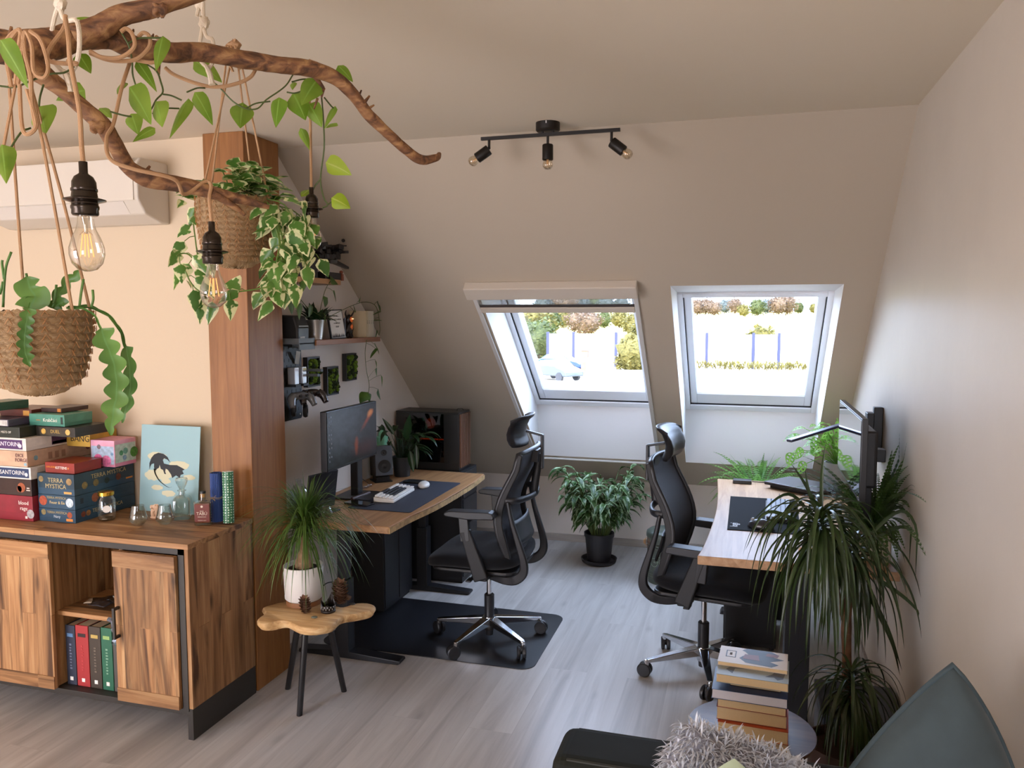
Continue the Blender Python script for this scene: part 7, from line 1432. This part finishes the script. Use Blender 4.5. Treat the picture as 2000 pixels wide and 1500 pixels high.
# bushes and trees
def treemesh(seed, col, dark, n=420, R=1.0, cone=False):
    m = MB(); rr = random.Random(seed)
    m.blob((0, 0, 1.0*R), (.62*R, .62*R, .8*R), 10, .5, 3, seed=seed)
    for i in range(n):
        a = rr.uniform(0, 6.283); v_ = rr.uniform(-1, 1); q = math.sqrt(1-v_*v_); e = 1+.35*noise.noise(V((math.cos(a)*q*2, math.sin(a)*q*2, v_*2+seed))); w = (1-v_)*.6+.15 if cone else 1
        c_ = V((math.cos(a)*q*.8*R*e*w, math.sin(a)*q*.8*R*e*w, R*(1.0+v_*.95*e))); d = V((rr.uniform(-1, 1), rr.uniform(-1, 1), rr.uniform(-.6, 1))); m.leaf(c_, d, .22*R, .15*R, droop=.3, shape='oval', nt_=3)
    return m
GL = [leafmat('tree_yellow', '#5c5628', '#85783c', .7, None, .3), leafmat('tree_green', '#434c26', '#636a3a', .7, None, .3), leafmat('tree_rust', '#6b5240', '#85705a', .7, None, .3), leafmat('tree_blue', '#525b5e', '#6e7672', .7, None, .3)]
base = []
for k in range(4):
    t = thing('deciduous_tree', '', 'tree', (0, 400, GZ)); treemesh(k, None, None).build('crown', GL[k], t, angle=180); MB().cyl((0, 0, 0), (0, 0, .6), .06, .04, 8).build('trunk', P('#6a5644', .9), t); base.append(t)
# x pixel, top pixel y, bottom pixel y, depth, kind
TR = [(1052, 625, 700, 78, 1), (1040, 600, 690, 84, 0), (1075, 604, 650, 110, 1), (1100, 598, 640, 118, 0), (1128, 606, 650, 108, 2), (1150, 606, 655, 100, 2), (1180, 608, 640, 120, 1), (1210, 604, 640, 112, 0), (1240, 612, 660, 96, 0),
      (1060, 576, 615, 170, 3), (1085, 578, 612, 175, 2), (1110, 574, 612, 168, 2), (1135, 576, 612, 172, 3), (1160, 577, 610, 176, 1), (1185, 574, 610, 170, 3), (1215, 577, 608, 178, 3), (1362, 584, 615, 150, 2), (1378, 582, 614, 155, 2), (1395, 588, 616, 148, 2), (1415, 584, 612, 165, 3), (1436, 582, 612, 160, 2), (1452, 594, 618, 140, 0), (1478, 584, 616, 150, 1), (1498, 584, 612, 158, 3), (1520, 577, 614, 150, 2), (1538, 576, 614, 152, 2), (1560, 590, 612, 160, 1), (1590, 592, 612, 158, 0)]
ORD = 'first second third fourth fifth sixth seventh eighth ninth tenth eleventh twelfth'.split(); cnt = {}
names = [('yellowish', 0), ('green', 1), ('rust-brown', 2), ('blue-grey', 3)]
for i, (px, y0, y1, dd, k) in enumerate(TR):
    a, b = at(px, y0, d=dd), at(px, y1, d=dd); h = (a.z-b.z); s_ = h/2.0
    win = 'left' if px < 1300 else 'right'; lab = '%s tree %s in %s roof window view, %s from left' % (names[k][0], 'on ridge' if dd > 135 else 'behind the fence', win, ORD[cnt.setdefault((win, dd > 135), 0)]); cnt[(win, dd > 135)] += 1
    o = base[k] if base[k].location.y > 399 else copy_tree(base[k])
    o.location = (b.x, b.y, b.z); o.scale = (s_*1.25, s_*1.25, s_); o.rotation_euler = (0, 0, i*1.3); o['label'] = lab; o['group'] = 'trees beyond the fence'
bs_ = thing('conifer_bush', 'cone-shaped yellow-green bush at the right of the left roof window view', 'bush', (at(1238, 715, Y=58).x, 58, GZ)); treemesh(9, None, None, 700, 1.9, True).build('foliage', GL[0], bs_, angle=180); MB().cyl((0, 0, 0), (0, 0, .8), .08, .05, 8).build('trunk', P('#6a5644', .9), bs_)
hb = thing('roadside_bush', 'pale yellow bush rising above the fence in the right roof window', 'bush', (at(1488, 640, Y=74).x, 74.5, GZ)); o = treemesh(12, None, None, 500, 1.9).build('foliage', GL[0], hb, angle=180); MB().cyl((0, 0, 0), (0, 0, .8), .08, .05, 8).build('trunk', P('#6a5644', .9), hb)
rr = random.Random(31)
m = MB()
for i in range(900): px = rr.uniform(1355, 1610); q = at(px, 724, Y=69.5+rr.uniform(-.6, .8)); q.z = GZ+rr.uniform(0, .5); m.leaf(q, (rr.uniform(-1, 1), rr.uniform(-.5, .5), 1), rr.uniform(.3, .6), .16, droop=.6, shape='oval', nt_=2)
o = m.build('roadside_weeds', GL[0], kind='stuff', angle=180); o['label'] = 'dry yellow weeds growing along the foot of the white fence'; o['category'] = 'weeds'
